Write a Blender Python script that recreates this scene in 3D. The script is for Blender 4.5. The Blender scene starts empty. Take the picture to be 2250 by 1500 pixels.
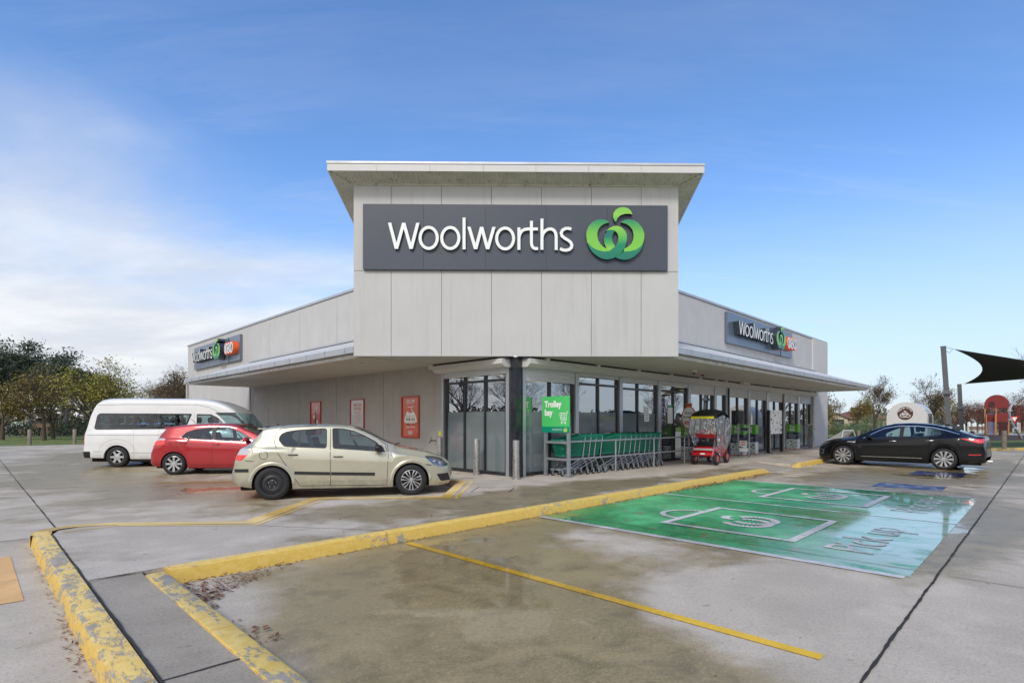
import bpy, bmesh, math, random
from math import sin, cos, pi, radians, sqrt, atan2
from mathutils import Matrix, Vector, noise as mnoise
from mathutils.bvhtree import BVHTree
SC = bpy.context.scene
COL = SC.collection
# ------------------------------------------------------------ camera, sky, sun, exposure
cd = bpy.data.cameras.new('camera'); cam = bpy.data.objects.new('camera', cd); COL.objects.link(cam)
cd.sensor_width = 36.0; cd.lens = 36.0*1187/2250
cd.shift_x = (1125-1151)/2250; cd.shift_y = (924.5-750)/2250
cd.clip_start = 0.05; cd.clip_end = 3000
cam.location = (0, 0, 1.515); cam.rotation_euler = (pi/2, 0, 0)
SC.camera = cam
SC.view_settings.view_transform = 'Standard'; SC.view_settings.look = 'None'
SC.view_settings.exposure = 0.44; SC.view_settings.gamma = 1.0

SUN_EL, SUN_AZ = radians(42), radians(-163)     # azimuth from +Y, clockwise: behind the camera, to the left
w = bpy.data.worlds.new('World'); SC.world = w; w.use_nodes = True
nt = w.node_tree; nt.nodes.clear()
def nd(nt, t, **kw):
    n = nt.nodes.new(t)
    for k, v in kw.items():
        if k.startswith('_'): n.inputs[k[1:].replace('_', ' ')].default_value = v
        else: setattr(n, k, v)
    return n
def lk(nt, a, b): nt.links.new(a, b)
def mth(nt, op, a, b=None, c=None, clamp=False):
    n = nt.nodes.new('ShaderNodeMath'); n.operation = op; n.use_clamp = clamp
    for i, v in enumerate((a, b, c)):
        if v is None: continue
        if isinstance(v, (int, float)): n.inputs[i].default_value = v
        else: nt.links.new(v, n.inputs[i])
    return n.outputs[0]
def mixc(nt, fac, a, b, mode='MIX'):
    n = nt.nodes.new('ShaderNodeMix'); n.data_type = 'RGBA'; n.blend_type = mode
    for i, v in ((0, fac), (6, a), (7, b)):
        if isinstance(v, (int, float)): n.inputs[i].default_value = v
        elif isinstance(v, (tuple, list)): n.inputs[i].default_value = tuple(v) if len(v) == 4 else tuple(v)+(1,)
        else: nt.links.new(v, n.inputs[i])
    return n.outputs[2]
def mapr(nt, v, a, b, c=0.0, d=1.0, smooth=True):
    n = nt.nodes.new('ShaderNodeMapRange'); n.interpolation_type = 'SMOOTHSTEP' if smooth else 'LINEAR'
    n.clamp = True
    nt.links.new(v, n.inputs[0])
    for i, x in enumerate((a, b, c, d)): n.inputs[i+1].default_value = x
    return n.outputs[0]
def noi(nt, vec, scale, detail=4, rough=.55, dist=0.0, out=0):
    n = nt.nodes.new('ShaderNodeTexNoise'); n.inputs['Scale'].default_value = scale
    n.inputs['Detail'].default_value = detail; n.inputs['Roughness'].default_value = rough
    n.inputs['Distortion'].default_value = dist
    if vec is not None: nt.links.new(vec, n.inputs['Vector'])
    return n.outputs[out]
def mapping(nt, vec, scale=(1, 1, 1), loc=(0, 0, 0), rot=(0, 0, 0)):
    n = nt.nodes.new('ShaderNodeMapping'); nt.links.new(vec, n.inputs[0])
    n.inputs['Scale'].default_value = scale; n.inputs['Location'].default_value = loc; n.inputs['Rotation'].default_value = rot
    return n.outputs[0]

sky = nd(nt, 'ShaderNodeTexSky', sky_type='NISHITA', sun_disc=False, sun_elevation=SUN_EL, sun_rotation=SUN_AZ,
         air_density=1.0, dust_density=0.4, ozone_density=1.6, altitude=150)
tc = nd(nt, 'ShaderNodeTexCoord'); sep = nd(nt, 'ShaderNodeSeparateXYZ'); lk(nt, tc.outputs['Generated'], sep.inputs[0])
zz = mth(nt, 'MAXIMUM', sep.outputs[2], 0.0)
den = mth(nt, 'ADD', zz, 0.16)
cmb = nd(nt, 'ShaderNodeCombineXYZ')
lk(nt, mth(nt, 'DIVIDE', sep.outputs[0], den), cmb.inputs[0]); lk(nt, mth(nt, 'DIVIDE', sep.outputs[1], den), cmb.inputs[1])
cv = mapping(nt, cmb.outputs[0], scale=(.55, .8, 1), loc=(3.1, .4, 0), rot=(0, 0, .35))
n1 = noi(nt, cv, 1.15, 9, .56, .35)
n2 = noi(nt, mapping(nt, cmb.outputs[0], scale=(.22, .3, 1), loc=(.4, 2.2, 0)), 1.0, 3, .5, .2)
back = mapr(nt, sep.outputs[1], -.12, -.6, 0, .32)  # extra cloud behind the camera, added to neutralise the blue light
side = mapr(nt, mth(nt, 'ADD', mth(nt, 'MULTIPLY', sep.outputs[0], -1.0), mth(nt, 'MULTIPLY', sep.outputs[2], -.9)), -.55, .45, -.10, .09)
low = mth(nt, 'MULTIPLY', mapr(nt, sep.outputs[2], .02, .34, .24, -.01), mapr(nt, sep.outputs[0], -.15, .45, 1.0, .30))
dens = mth(nt, 'ADD', mth(nt, 'ADD', mth(nt, 'MULTIPLY', n1, .7), mth(nt, 'MULTIPLY', n2, .45)), mth(nt, 'ADD', mth(nt, 'ADD', side, back), low))
cl = mapr(nt, dens, .56, .86)
n3 = noi(nt, mapping(nt, cmb.outputs[0], scale=(.35, 1.9, 1), loc=(1.7, .3, 0), rot=(0, 0, .25)), 1.3, 10, .68, .5)
veil = mth(nt, 'MULTIPLY', mapr(nt, n3, .46, .74, 0, .42), mapr(nt, mth(nt, 'ADD', dens, 0), .34, .62, .25, 1))
cl = mth(nt, 'MULTIPLY', mth(nt, 'MAXIMUM', cl, veil), .86)
cl = mth(nt, 'MULTIPLY', cl, mth(nt, 'MAXIMUM', mapr(nt, sep.outputs[2], .52, .20, .38, 1.0), mapr(nt, sep.outputs[1], .0, -.3, 0, 1)))
hz = mapr(nt, sep.outputs[2], -.03, .42, .85, 0.0)
shade = noi(nt, cv, 2.6, 5, .6, .2)
ccol = mixc(nt, mapr(nt, shade, .35, .7), (5.5, 5.7, 6.1), (7.2, 7.2, 7.2))
ccol = mixc(nt, mapr(nt, sep.outputs[1], .05, -.5), ccol, mixc(nt, mapr(nt, shade, .35, .7), (8.0, 7.7, 7.3), (12.0, 11.4, 10.6)))  # unseen clouds behind the camera, brightened and warmed to light the scene
skyc = mixc(nt, 1.0, sky.outputs[0], (1.02, 1.34, 1.70), 'MULTIPLY')
c1 = mixc(nt, hz, skyc, (5.1, 5.5, 6.1))
c2 = mixc(nt, cl, c1, ccol)
bg = nd(nt, 'ShaderNodeBackground'); bg.inputs[1].default_value = .10
lk(nt, c2, bg.inputs[0]); wo = nd(nt, 'ShaderNodeOutputWorld'); lk(nt, bg.outputs[0], wo.inputs[0])

sl = bpy.data.lights.new('sun', 'SUN'); sl.energy = 1.5; sl.angle = radians(14); sl.color = (1.0, .94, .86)
so = bpy.data.objects.new('sun', sl); COL.objects.link(so)
sdir = Vector((sin(SUN_AZ)*cos(SUN_EL), cos(SUN_AZ)*cos(SUN_EL), sin(SUN_EL)))
so.rotation_euler = sdir.to_track_quat('Z', 'Y').to_euler(); so.location = sdir*60

# ------------------------------------------------------------ frames
TH = 0.0141
C0 = Vector((-.19, 13.32, 0))
FR = Matrix.Translation(C0) @ Matrix.Rotation(pi/4+TH, 4, 'Z')      # x = along right facade (a), y = along left facade (b)
TW = Matrix.Translation((0, 13.28, 0)) @ Matrix.Rotation(TH, 4, 'Z') # tower face: x along face, y into the building
FRi = FR.inverted()
def W(a, b, z=0.0): return FR @ Vector((a, b, z))

# ------------------------------------------------------------ materials
MATS = {}
def base_mat(name):
    m = bpy.data.materials.new(name); m.use_nodes = True
    nt = m.node_tree; p = nt.nodes['Principled BSDF']; MATS[name] = m
    return m, nt, p
def mat(name, col, rough=.6, metal=0.0, var=.06, scale=6.0, bump=0.0, bscale=60.0, coat=0.0, spec=.5, rvar=0.0, streak=0.0, emis=None, estr=0.0):
    if name in MATS: return MATS[name]
    m, nt, p = base_mat(name)
    tcn = nd(nt, 'ShaderNodeTexCoord'); ob = tcn.outputs['Object']
    c = col
    if var:
        n = noi(nt, ob, scale, 5, .6)
        c = mixc(nt, mapr(nt, n, .3, .7, smooth=False), tuple(max(0, x*(1-var)) for x in col), tuple(min(1, x*(1+var)) for x in col))
    if streak:
        n = noi(nt, mapping(nt, ob, scale=(7, 7, .35)), 1.0, 4, .6)
        c = mixc(nt, mapr(nt, n, .5, .75, 0, streak), c, tuple(x*.45 for x in col))
    if isinstance(c, tuple): p.inputs['Base Color'].default_value = c+(1,)
    else: lk(nt, c, p.inputs['Base Color'])
    p.inputs['Roughness'].default_value = rough; p.inputs['Metallic'].default_value = metal
    if rvar: lk(nt, mapr(nt, noi(nt, ob, scale*.7, 4), .3, .7, max(0, rough-rvar), min(1, rough+rvar)), p.inputs['Roughness'])
    p.inputs['Coat Weight'].default_value = coat; p.inputs['Coat Roughness'].default_value = .04
    p.inputs['Specular IOR Level'].default_value = spec
    if bump:
        b = nd(nt, 'ShaderNodeBump'); b.inputs['Strength'].default_value = bump; b.inputs['Distance'].default_value = .01
        lk(nt, noi(nt, ob, bscale, 4, .6), b.inputs['Height']); lk(nt, b.outputs[0], p.inputs['Normal'])
    if emis: p.inputs['Emission Color'].default_value = emis+(1,); p.inputs['Emission Strength'].default_value = estr
    return m
def glass_mat(name, tint, base=.06, rough=.0, edge=.75):
    m, nt, p = base_mat(name); nt.nodes.remove(p); out = nt.nodes['Material Output']
    t = nd(nt, 'ShaderNodeBsdfTransparent'); t.inputs[0].default_value = tint+(1,)
    g = nd(nt, 'ShaderNodeBsdfGlossy'); g.inputs['Roughness'].default_value = rough; g.inputs['Color'].default_value = (.93, .96, 1, 1)
    lw = nd(nt, 'ShaderNodeLayerWeight'); lw.inputs['Blend'].default_value = .5
    fac = mapr(nt, mth(nt, 'POWER', lw.outputs['Facing'], 3.2), 0, 1, base, edge, smooth=False)
    mx = nd(nt, 'ShaderNodeMixShader'); lk(nt, fac, mx.inputs[0]); lk(nt, t.outputs[0], mx.inputs[1]); lk(nt, g.outputs[0], mx.inputs[2])
    lk(nt, mx.outputs[0], out.inputs[0]); return m

# wet concrete shared by the car park, the painted bays, the pavement and the road
WET_BLOBS = [  # a, b, ra, rb, amount
    (-6.8, -6.8, 1.3, 1.7, .16),
    (-5.9, -5.2, 2.0, 2.2, .30), (-3.8, -4.0, 2.6, .9, .22), (-1.5, -2.2, 4.5, 1.6, .28), (-4.5, -1.9, 2.5, 1.4, .10), (3.5, -3.0, 4, 1.2, .10),
    (9.5, -7.0, 4.5, 2.0, .30), (14.5, -7.6, 5.0, 1.5, .26), (4.2, -6.9, 1.7, 1.6, .26), (.2, -6.8, 1.3, 1.3, .16), (7.5, -5.2, 3.5, .8, .18),
    (-5.5, 3.8, 2.6, 2.6, .28), (-7.2, 8.5, 2.5, 3.5, .24), (1.2, -8.0, 4.2, 1.7, .34), (-7, 14, 3, 4, .22), (-5, 20, 3, 5, .24), (-3.5, -6.9, 1.0, .8, .12), (-2.2, -5.9, 1.4, .7, .14)]
DRY_BLOBS = [(-7.4, -1.4, 1.0, 1.6, .30), (-8.5, -4.6, .8, 2.5, .10), (-4.6, -7.6, 1.6, .9, .22), (3, -1.0, 9, 1.5, .24), (-4.9, -9.6, 6, .9, .20), (-9.5, -1.5, .6, 5, .14)]
def wet_nodes(nt):
    tcn = nd(nt, 'ShaderNodeTexCoord'); ob = tcn.outputs['Object']
    v = mapping(nt, ob, scale=(1, 1, 0))
    acc = mth(nt, 'ADD', mth(nt, 'MULTIPLY', noi(nt, v, .42, 6, .6, .6), .65), mth(nt, 'MULTIPLY', noi(nt, v, 2.2, 6, .65, .3), .35))
    for lst, sg in ((WET_BLOBS, 1), (DRY_BLOBS, -1)):
        for (a, b, ra, rb, am) in lst:
            m = nt.nodes.new('ShaderNodeMapping'); m.vector_type = 'TEXTURE'; lk(nt, v, m.inputs[0])
            m.inputs['Location'].default_value = (a, b, 0); m.inputs['Scale'].default_value = (ra, rb, 1)
            ln = nt.nodes.new('ShaderNodeVectorMath'); ln.operation = 'LENGTH'; lk(nt, m.outputs[0], ln.inputs[0])
            acc = mth(nt, 'ADD', acc, mapr(nt, ln.outputs['Value'], .15, 1.25, sg*am, 0.0))
    return ob, v, acc
def wet_mat(name, dry, wet, spots=0.0, thr=(.47, .62), pud=(.80, .86), grit=1.0, worn=None, stain=0.12, dryrough=.72, sky_sheen=None):
    m, nt, p = base_mat(name)
    ob, v, acc = wet_nodes(nt)
    wetm = mapr(nt, acc, thr[0], thr[1]); pudm = mapr(nt, acc, pud[0], pud[1])
    big = noi(nt, v, .9, 6, .65, .4); fine = noi(nt, v, 26, 6, .7); vf = noi(nt, v, 170, 3, .6)
    d = mixc(nt, mapr(nt, big, .3, .7), tuple(x*(1-stain) for x in dry), tuple(min(1, x*(1+stain*.7)) for x in dry))
    d = mixc(nt, mapr(nt, fine, .35, .7, 0, .30), d, tuple(x*.62 for x in dry))
    wt = mixc(nt, mapr(nt, fine, .3, .7), tuple(x*.80 for x in wet), tuple(x*1.15 for x in wet))
    d = mixc(nt, mth(nt, 'MULTIPLY', mapr(nt, acc, thr[0]-.13, thr[0]-.03, 0, .45), mapr(nt, noi(nt, v, 1.7, 5, .6), .4, .65)), d, tuple(min(1, x*1.28) for x in dry))
    wt = mixc(nt, mapr(nt, noi(nt, v, 2.6, 8, .7, .5), .46, .64, 0, .65), wt, tuple(x*.55 for x in wet)); wt = mixc(nt, mapr(nt, noi(nt, v, 1.1, 5, .6, .8), .50, .66, 0, .55), wt, tuple(x*1.35 for x in wet))
    c = mixc(nt, wetm, d, wt)
    agg = noi(nt, v, 48, 4, .75); c = mixc(nt, mapr(nt, agg, .50, .66, 0, .34*grit), c, tuple(x*.5 for x in wet)); c = mixc(nt, mapr(nt, agg, .44, .34, 0, .28*grit), c, tuple(min(1, x*1.3) for x in dry))
    c = mixc(nt, mapr(nt, vf, .56, .70, 0, .55*grit), c, tuple(x*.45 for x in wet))
    c = mixc(nt, mapr(nt, noi(nt, v, 95, 3, .7), .58, .70, 0, .35*grit), c, tuple(min(1, x*1.25) for x in dry))
    # dark blotches and a few oil spots
    sp = noi(nt, v, 5.5, 2, .5, .2); c = mixc(nt, mapr(nt, sp, .70, .76, 0, .35), c, tuple(x*.4 for x in wet))
    if worn:
        wn = noi(nt, v, 3.2, 8, .72, .3); c = mixc(nt, mapr(nt, wn, worn[0], worn[0]+.07, 0, .8), c, worn[1])
    if sky_sheen:  # pale sky reflection on the wet paint, put into the colour toward one end
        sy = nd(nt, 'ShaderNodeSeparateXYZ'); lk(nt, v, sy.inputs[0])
        ff = mth(nt, 'MULTIPLY', mapr(nt, sy.outputs[1], sky_sheen[0], sky_sheen[1], 0, .8), mapr(nt, noi(nt, mapping(nt, v, scale=(1, .45, 1)), 2.4, 7, .7, .5), .34, .56))
        c = mixc(nt, ff, c, sky_sheen[2])
    lk(nt, c, p.inputs['Base Color'])
    r = mixc(nt, wetm, (dryrough,)*3, (.33,)*3)
    r = mixc(nt, mapr(nt, fine, .35, .65, 0, .3), r, (.5,)*3); r = mixc(nt, pudm, r, (.05,)*3)
    lk(nt, r, p.inputs['Roughness'])
    lk(nt, mapr(nt, acc, thr[0], thr[1]+.1, .12, .5), p.inputs['Specular IOR Level'])
    b = nd(nt, 'ShaderNodeBump'); b.inputs['Distance'].default_value = .006
    lk(nt, mapr(nt, acc, pud[0]-.05, pud[1], .38*grit, .0), b.inputs['Strength'])
    lk(nt, mth(nt, 'ADD', mth(nt, 'ADD', fine, agg), mth(nt, 'MULTIPLY', vf, .8)), b.inputs['Height']); lk(nt, b.outputs[0], p.inputs['Normal'])
    return m
wet_mat('concrete', (.56, .49, .395), (.32, .245, .12), thr=(.455, .66))
wet_mat('pavement_concrete', (.55, .485, .40), (.28, .22, .125), thr=(.475, .66))
wet_mat('strip_concrete', (.40, .35, .28), (.22, .185, .12), stain=.2, thr=(.56, .70))
wet_mat('green_paint', (.12, .50, .21), (.03, .30, .095), sky_sheen=(-6.0, -8.3, (.46, .58, .52)), worn=(.565, (.25, .21, .14)), stain=.45, thr=(.44, .60), pud=(.58,.74), grit=.7, dryrough=.42)
wet_mat('white_paint', (.74, .73, .71), (.50, .49, .47), worn=(.67, (.40, .39, .35)), grit=.3)
wet_mat('yellow_line', (.80, .50, .06), (.62, .36, .03), worn=(.64, (.36, .31, .22)), grit=.5)
wet_mat('edge_line', (.78, .57, .25), (.62, .38, .06), worn=(.63, (.42, .37, .28)), grit=.5, thr=(.42,.56))
wet_mat('blue_paint', (.05, .07, .22), (.025, .035, .14), worn=(.50, (.3, .29, .27)), grit=.5)
wet_mat('orange_paint', (.75, .46, .20), (.55, .30, .12), worn=(.66, (.4, .36, .3)), grit=.3)
wet_mat('faint_yellow', (.62, .46, .20), (.42, .29, .10), worn=(.50, (.33, .30, .25)), grit=.5)
wet_mat('stencil_paint', (.66, .64, .60), (.50, .49, .45), worn=(.56, (.30, .40, .32)), grit=.8)

def kerb_mat(name, wear, sc_=(1,1,1.4), grey=(.36, .325, .27)):
    m, nt, p = base_mat(name); tcn = nd(nt, 'ShaderNodeTexCoord'); ob = tcn.outputs['Object']
    v = mapping(nt, ob, scale=(1, 1, 1.4))
    n = noi(nt, mapping(nt, ob, scale=sc_), 6.5, 12, .84, .08)
    n2 = noi(nt, v, .9, 3, .5); k = mth(nt, 'ADD', n, mth(nt, 'MULTIPLY', n2, .35))
    geo = nd(nt, 'ShaderNodeNewGeometry'); sp = nd(nt, 'ShaderNodeSeparateXYZ'); lk(nt, geo.outputs['Normal'], sp.inputs[0])
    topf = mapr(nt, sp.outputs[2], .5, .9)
    k = mth(nt, 'ADD', k, mth(nt, 'MULTIPLY', topf, .022))
    msk = mapr(nt, k, wear, wear+.018)
    tn = noi(nt, v, 14, 4, .6)
    yel = mixc(nt, mapr(nt, tn, .3, .7), (.76, .495, .085), (.85, .61, .17))
    yel = mixc(nt, topf, mixc(nt, .35, yel, (.60,.36,.03)), yel)  # tops paler than faces: sky sheen and bleaching put into the yellow
    g = mixc(nt, mapr(nt, tn, .3, .7), tuple(x*.8 for x in grey), tuple(x*1.15 for x in grey))
    c = mixc(nt, msk, yel, g)
    dirt = mapr(nt, mth(nt, 'ADD', mth(nt, 'MULTIPLY', sp.outputs[2], 0), noi(nt, v, 30, 5, .7)), .60, .75, 0, .5)
    c = mixc(nt, dirt, c, (.16, .12, .06))
    lk(nt, c, p.inputs['Base Color']); lk(nt, mapr(nt, msk, 0, 1, .42, .8), p.inputs['Roughness'])
    b = nd(nt, 'ShaderNodeBump'); b.inputs['Strength'].default_value = .5; b.inputs['Distance'].default_value = .002
    lk(nt, mth(nt, 'SUBTRACT', noi(nt, v, 60, 5), mth(nt, 'MULTIPLY', msk, .7)), b.inputs['Height']); lk(nt, b.outputs[0], p.inputs['Normal'])
kerb_mat('kerb_yellow', .765); kerb_mat('kerb_worn', .70, (1.7,.55,1.5))

mat('black_joint', (.035, .032, .028), .9, var=.3, scale=20)
mat('moss_joint', (.05, .055, .025), .95, var=.5, scale=9)
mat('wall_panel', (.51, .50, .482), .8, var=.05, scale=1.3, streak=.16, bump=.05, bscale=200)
mat('wall_canopy_shade', (.40, .38, .35), .8, var=.08, scale=1.1, streak=.25, bump=.05, bscale=200)  # wall panel colour darkened for the canopy's shade, with stronger streaks
mat('wall_pale', (.58, .57, .55), .8, var=.03, scale=1.3, bump=.05, bscale=200)
mat('tower_panel', (.50, .495, .485), .78, var=.04, scale=.9, streak=.16, bump=.04, bscale=200)
mat('gap_dark', (.26, .255, .245), .9, var=0)
mat('fascia', (.60, .59, .57), .55, var=.03)
mat('zinc', (.50, .51, .52), .5, metal=.45, var=.08, scale=2.0, rvar=.1)
mat('roof_sheet', (.60, .60, .59), .6, metal=.1, var=.06, scale=3, streak=.15)
mat('soffit', (.50, .49, .435), .8, var=.05, scale=1.0)
def soffit_iron():
    m, nt, p = base_mat('soffit_iron'); tcn = nd(nt, 'ShaderNodeTexCoord'); ob = tcn.outputs['Object']
    n = noi(nt, ob, 16, 2, .5); c = mixc(nt, mapr(nt, noi(nt, ob, 3, 4), .3, .7), (.47, .46, .37), (.56, .55, .46))
    c = mixc(nt, mapr(nt, n, .66, .70), c, (.10, .09, .06)); lk(nt, c, p.inputs['Base Color']); p.inputs['Roughness'].default_value = .6
soffit_iron()
mat('stained_trim', (.60, .59, .56), .7, var=.12, scale=3, streak=.55)
mat('sign_slate', (.052, .062, .085), .42, var=.05, scale=2)
mat('sign_edge', (.02, .022, .03), .5, var=0)
mat('sign_zinc', (.16, .20, .26), .30, metal=.35, var=.04, scale=2)
mat('letter_white', (.82, .84, .82), .35, var=.02)
mat('letter_return', (.035, .045, .055), .4, var=0)
mat('black_frame', (.014, .015, .019), .35, var=0, coat=.3)
mat('column_black', (.012, .013, .02), .18, var=0, coat=.6)
mat('alu', (.50, .52, .54), .38, metal=.75, var=.04)
mat('alu_white', (.64, .66, .68), .42, metal=.15, var=.03)
mat('box_beige', (.56, .555, .52), .5, var=.03)
mat('galv', (.42, .44, .46), .42, metal=.7, var=.14, scale=18, rvar=.1)
mat('steel', (.52, .51, .50), .30, metal=.85, var=.07, scale=9, rvar=.08, streak=.2)
mat('chrome', (.85, .85, .85), .32, metal=1, var=0)
mat('pvc', (.42, .40, .37), .6, var=.08)
mat('plastic_black', (.018, .018, .02), .45, var=0)
mat('rubber', (.017, .017, .018), .75, var=.2, scale=20, bump=.2)
mat('cream_plastic', (.62, .60, .50), .5, var=0)
mat('dark_dome', (.02, .02, .03), .1, var=0, coat=1)
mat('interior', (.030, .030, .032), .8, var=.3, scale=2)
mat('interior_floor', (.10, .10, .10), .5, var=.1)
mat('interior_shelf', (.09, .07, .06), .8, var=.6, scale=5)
mat('ceiling_lamp', (.9, .85, .7), .5, var=0, emis=(1, .82, .5), estr=.8)
glass_mat('shop_glass', (.30, .35, .37), .42, 0.0, .92)
def frosted():
    m, nt, p = base_mat('frosted'); tcn = nd(nt, 'ShaderNodeTexCoord')
    n = noi(nt, tcn.outputs['Object'], .8, 3); lk(nt, mixc(nt, n, (.115, .14, .15), (.18, .215, .22)), p.inputs['Base Color'])
    p.inputs['Roughness'].default_value = .09; p.inputs['Specular IOR Level'].default_value = .9; p.inputs['Coat Weight'].default_value = .5; p.inputs['Coat Roughness'].default_value = .02
frosted()
mat('orange_red', (.62, .11, .045), .35, var=.04, coat=.5)
mat('frame_red', (.42, .055, .025), .4, var=.06)
mat('poster_red', (.55, .085, .06), .25, var=.08, scale=3, coat=.6)
mat('poster_white', (.62, .62, .64), .3, var=.03, coat=.5)
mat('print_white', (.85, .84, .80), .5, var=0)
mat('print_pink', (.60, .42, .38), .5, var=0)
mat('print_orange', (.60, .20, .09), .5, var=0)
mat('print_black', (.02, .02, .025), .5, var=0)
mat('print_navy', (.025, .035, .08), .4, var=.1)
mat('print_olive', (.22, .25, .05), .4, var=.3)
mat('bright_green', (.075, .56, .14), .35, var=.03, coat=.4)
mat('dark_green_band', (.0, .26, .15), .35, var=.02)
mat('lime', (.55, .75, .10), .4, var=0)
mat('display_green', (.10, .36, .04), .4, var=.05)
mat('display_pale', (.62, .66, .68), .35, var=.3, scale=14)
mat('bws_orange', (.85, .12, .02), .35, var=0)
def emblem_mat(name, z0, z1, stops):
    m, nt, p = base_mat(name); tcn = nd(nt, 'ShaderNodeTexCoord'); sp = nd(nt, 'ShaderNodeSeparateXYZ'); lk(nt, tcn.outputs['Object'], sp.inputs[0])
    t = mapr(nt, sp.outputs[2], z0, z1, smooth=False); r = nd(nt, 'ShaderNodeValToRGB'); lk(nt, t, r.inputs[0])
    el = r.color_ramp.elements
    while len(el) < len(stops): el.new(.5)
    for e, (ps, c) in zip(el, stops): e.position = ps; e.color = c+(1,)
    lk(nt, r.outputs[0], p.inputs['Base Color']); p.inputs['Roughness'].default_value = .35; return m
mat('grass_plain', (.10, .16, .035), .9)
def grass_mat():
    m, nt, p = base_mat('grass'); tcn = nd(nt, 'ShaderNodeTexCoord'); ob = tcn.outputs['Object']
    n = noi(nt, ob, .5, 6, .7); n2 = noi(nt, ob, 22, 5, .75); n3 = noi(nt, ob, 4, 5, .7)
    c = mixc(nt, mapr(nt, n, .35, .65), (.17, .22, .04), (.30, .32, .08))
    c = mixc(nt, mapr(nt, n2, .40, .62), c, (.07, .105, .02)); c = mixc(nt, mapr(nt, n3, .58, .70, 0, .7), c, (.22, .18, .07))
    lk(nt, c, p.inputs['Base Color']); p.inputs['Roughness'].default_value = .9
    b = nd(nt, 'ShaderNodeBump'); b.inputs['Strength'].default_value = 1; b.inputs['Distance'].default_value = .06
    lk(nt, n2, b.inputs['Height']); lk(nt, b.outputs[0], p.inputs['Normal'])
grass_mat()
mat('mulch', (.055, .032, .022), .95, var=.5, scale=12, bump=1, bscale=12)
mat('path', (.42, .40, .37), .85, var=.1)
mat('bark', (.075, .055, .038), .9, var=.3, scale=14, bump=.5, bscale=20)
mat('bark_grey', (.30, .27, .23), .85, var=.35, scale=7, bump=.3, bscale=10)
mat('twig', (.10, .065, .05), .9, var=.2)
mat('timber', (.26, .215, .16), .85, var=.2, scale=4, bump=.4, bscale=30, streak=.3)
mat('stone', (.16, .11, .07), .9, var=.5, scale=3, bump=.8, bscale=6)
def leaf_mat(name, c1, c2):
    m, nt, p = base_mat(name); oi = nd(nt, 'ShaderNodeNewGeometry')
    c = mixc(nt, oi.outputs['Random Per Island'], c1, c2); lk(nt, c, p.inputs['Base Color']); p.inputs['Roughness'].default_value = .6
    p.inputs['Subsurface Weight'].default_value = 0
for n, a, b in (('leaf_gum', (.022, .040, .020), (.075, .095, .048)), ('leaf_dark', (.018, .030, .014), (.05, .065, .03)),
                ('leaf_autumn', (.11, .065, .02), (.26, .22, .035)), ('leaf_green', (.13, .14, .02), (.36, .32, .045)),
                ('leaf_brown', (.09, .055, .025), (.30, .20, .06)), ('leaf_red', (.10, .035, .025), (.22, .085, .06)),
                ('leaf_shrub', (.07, .11, .035), (.17, .22, .08)), ('leaf_far', (.06, .055, .035), (.14, .11, .06)), ('litter', (.07, .030, .012), (.26, .10, .035))):
    leaf_mat(n, a, b)
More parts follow.
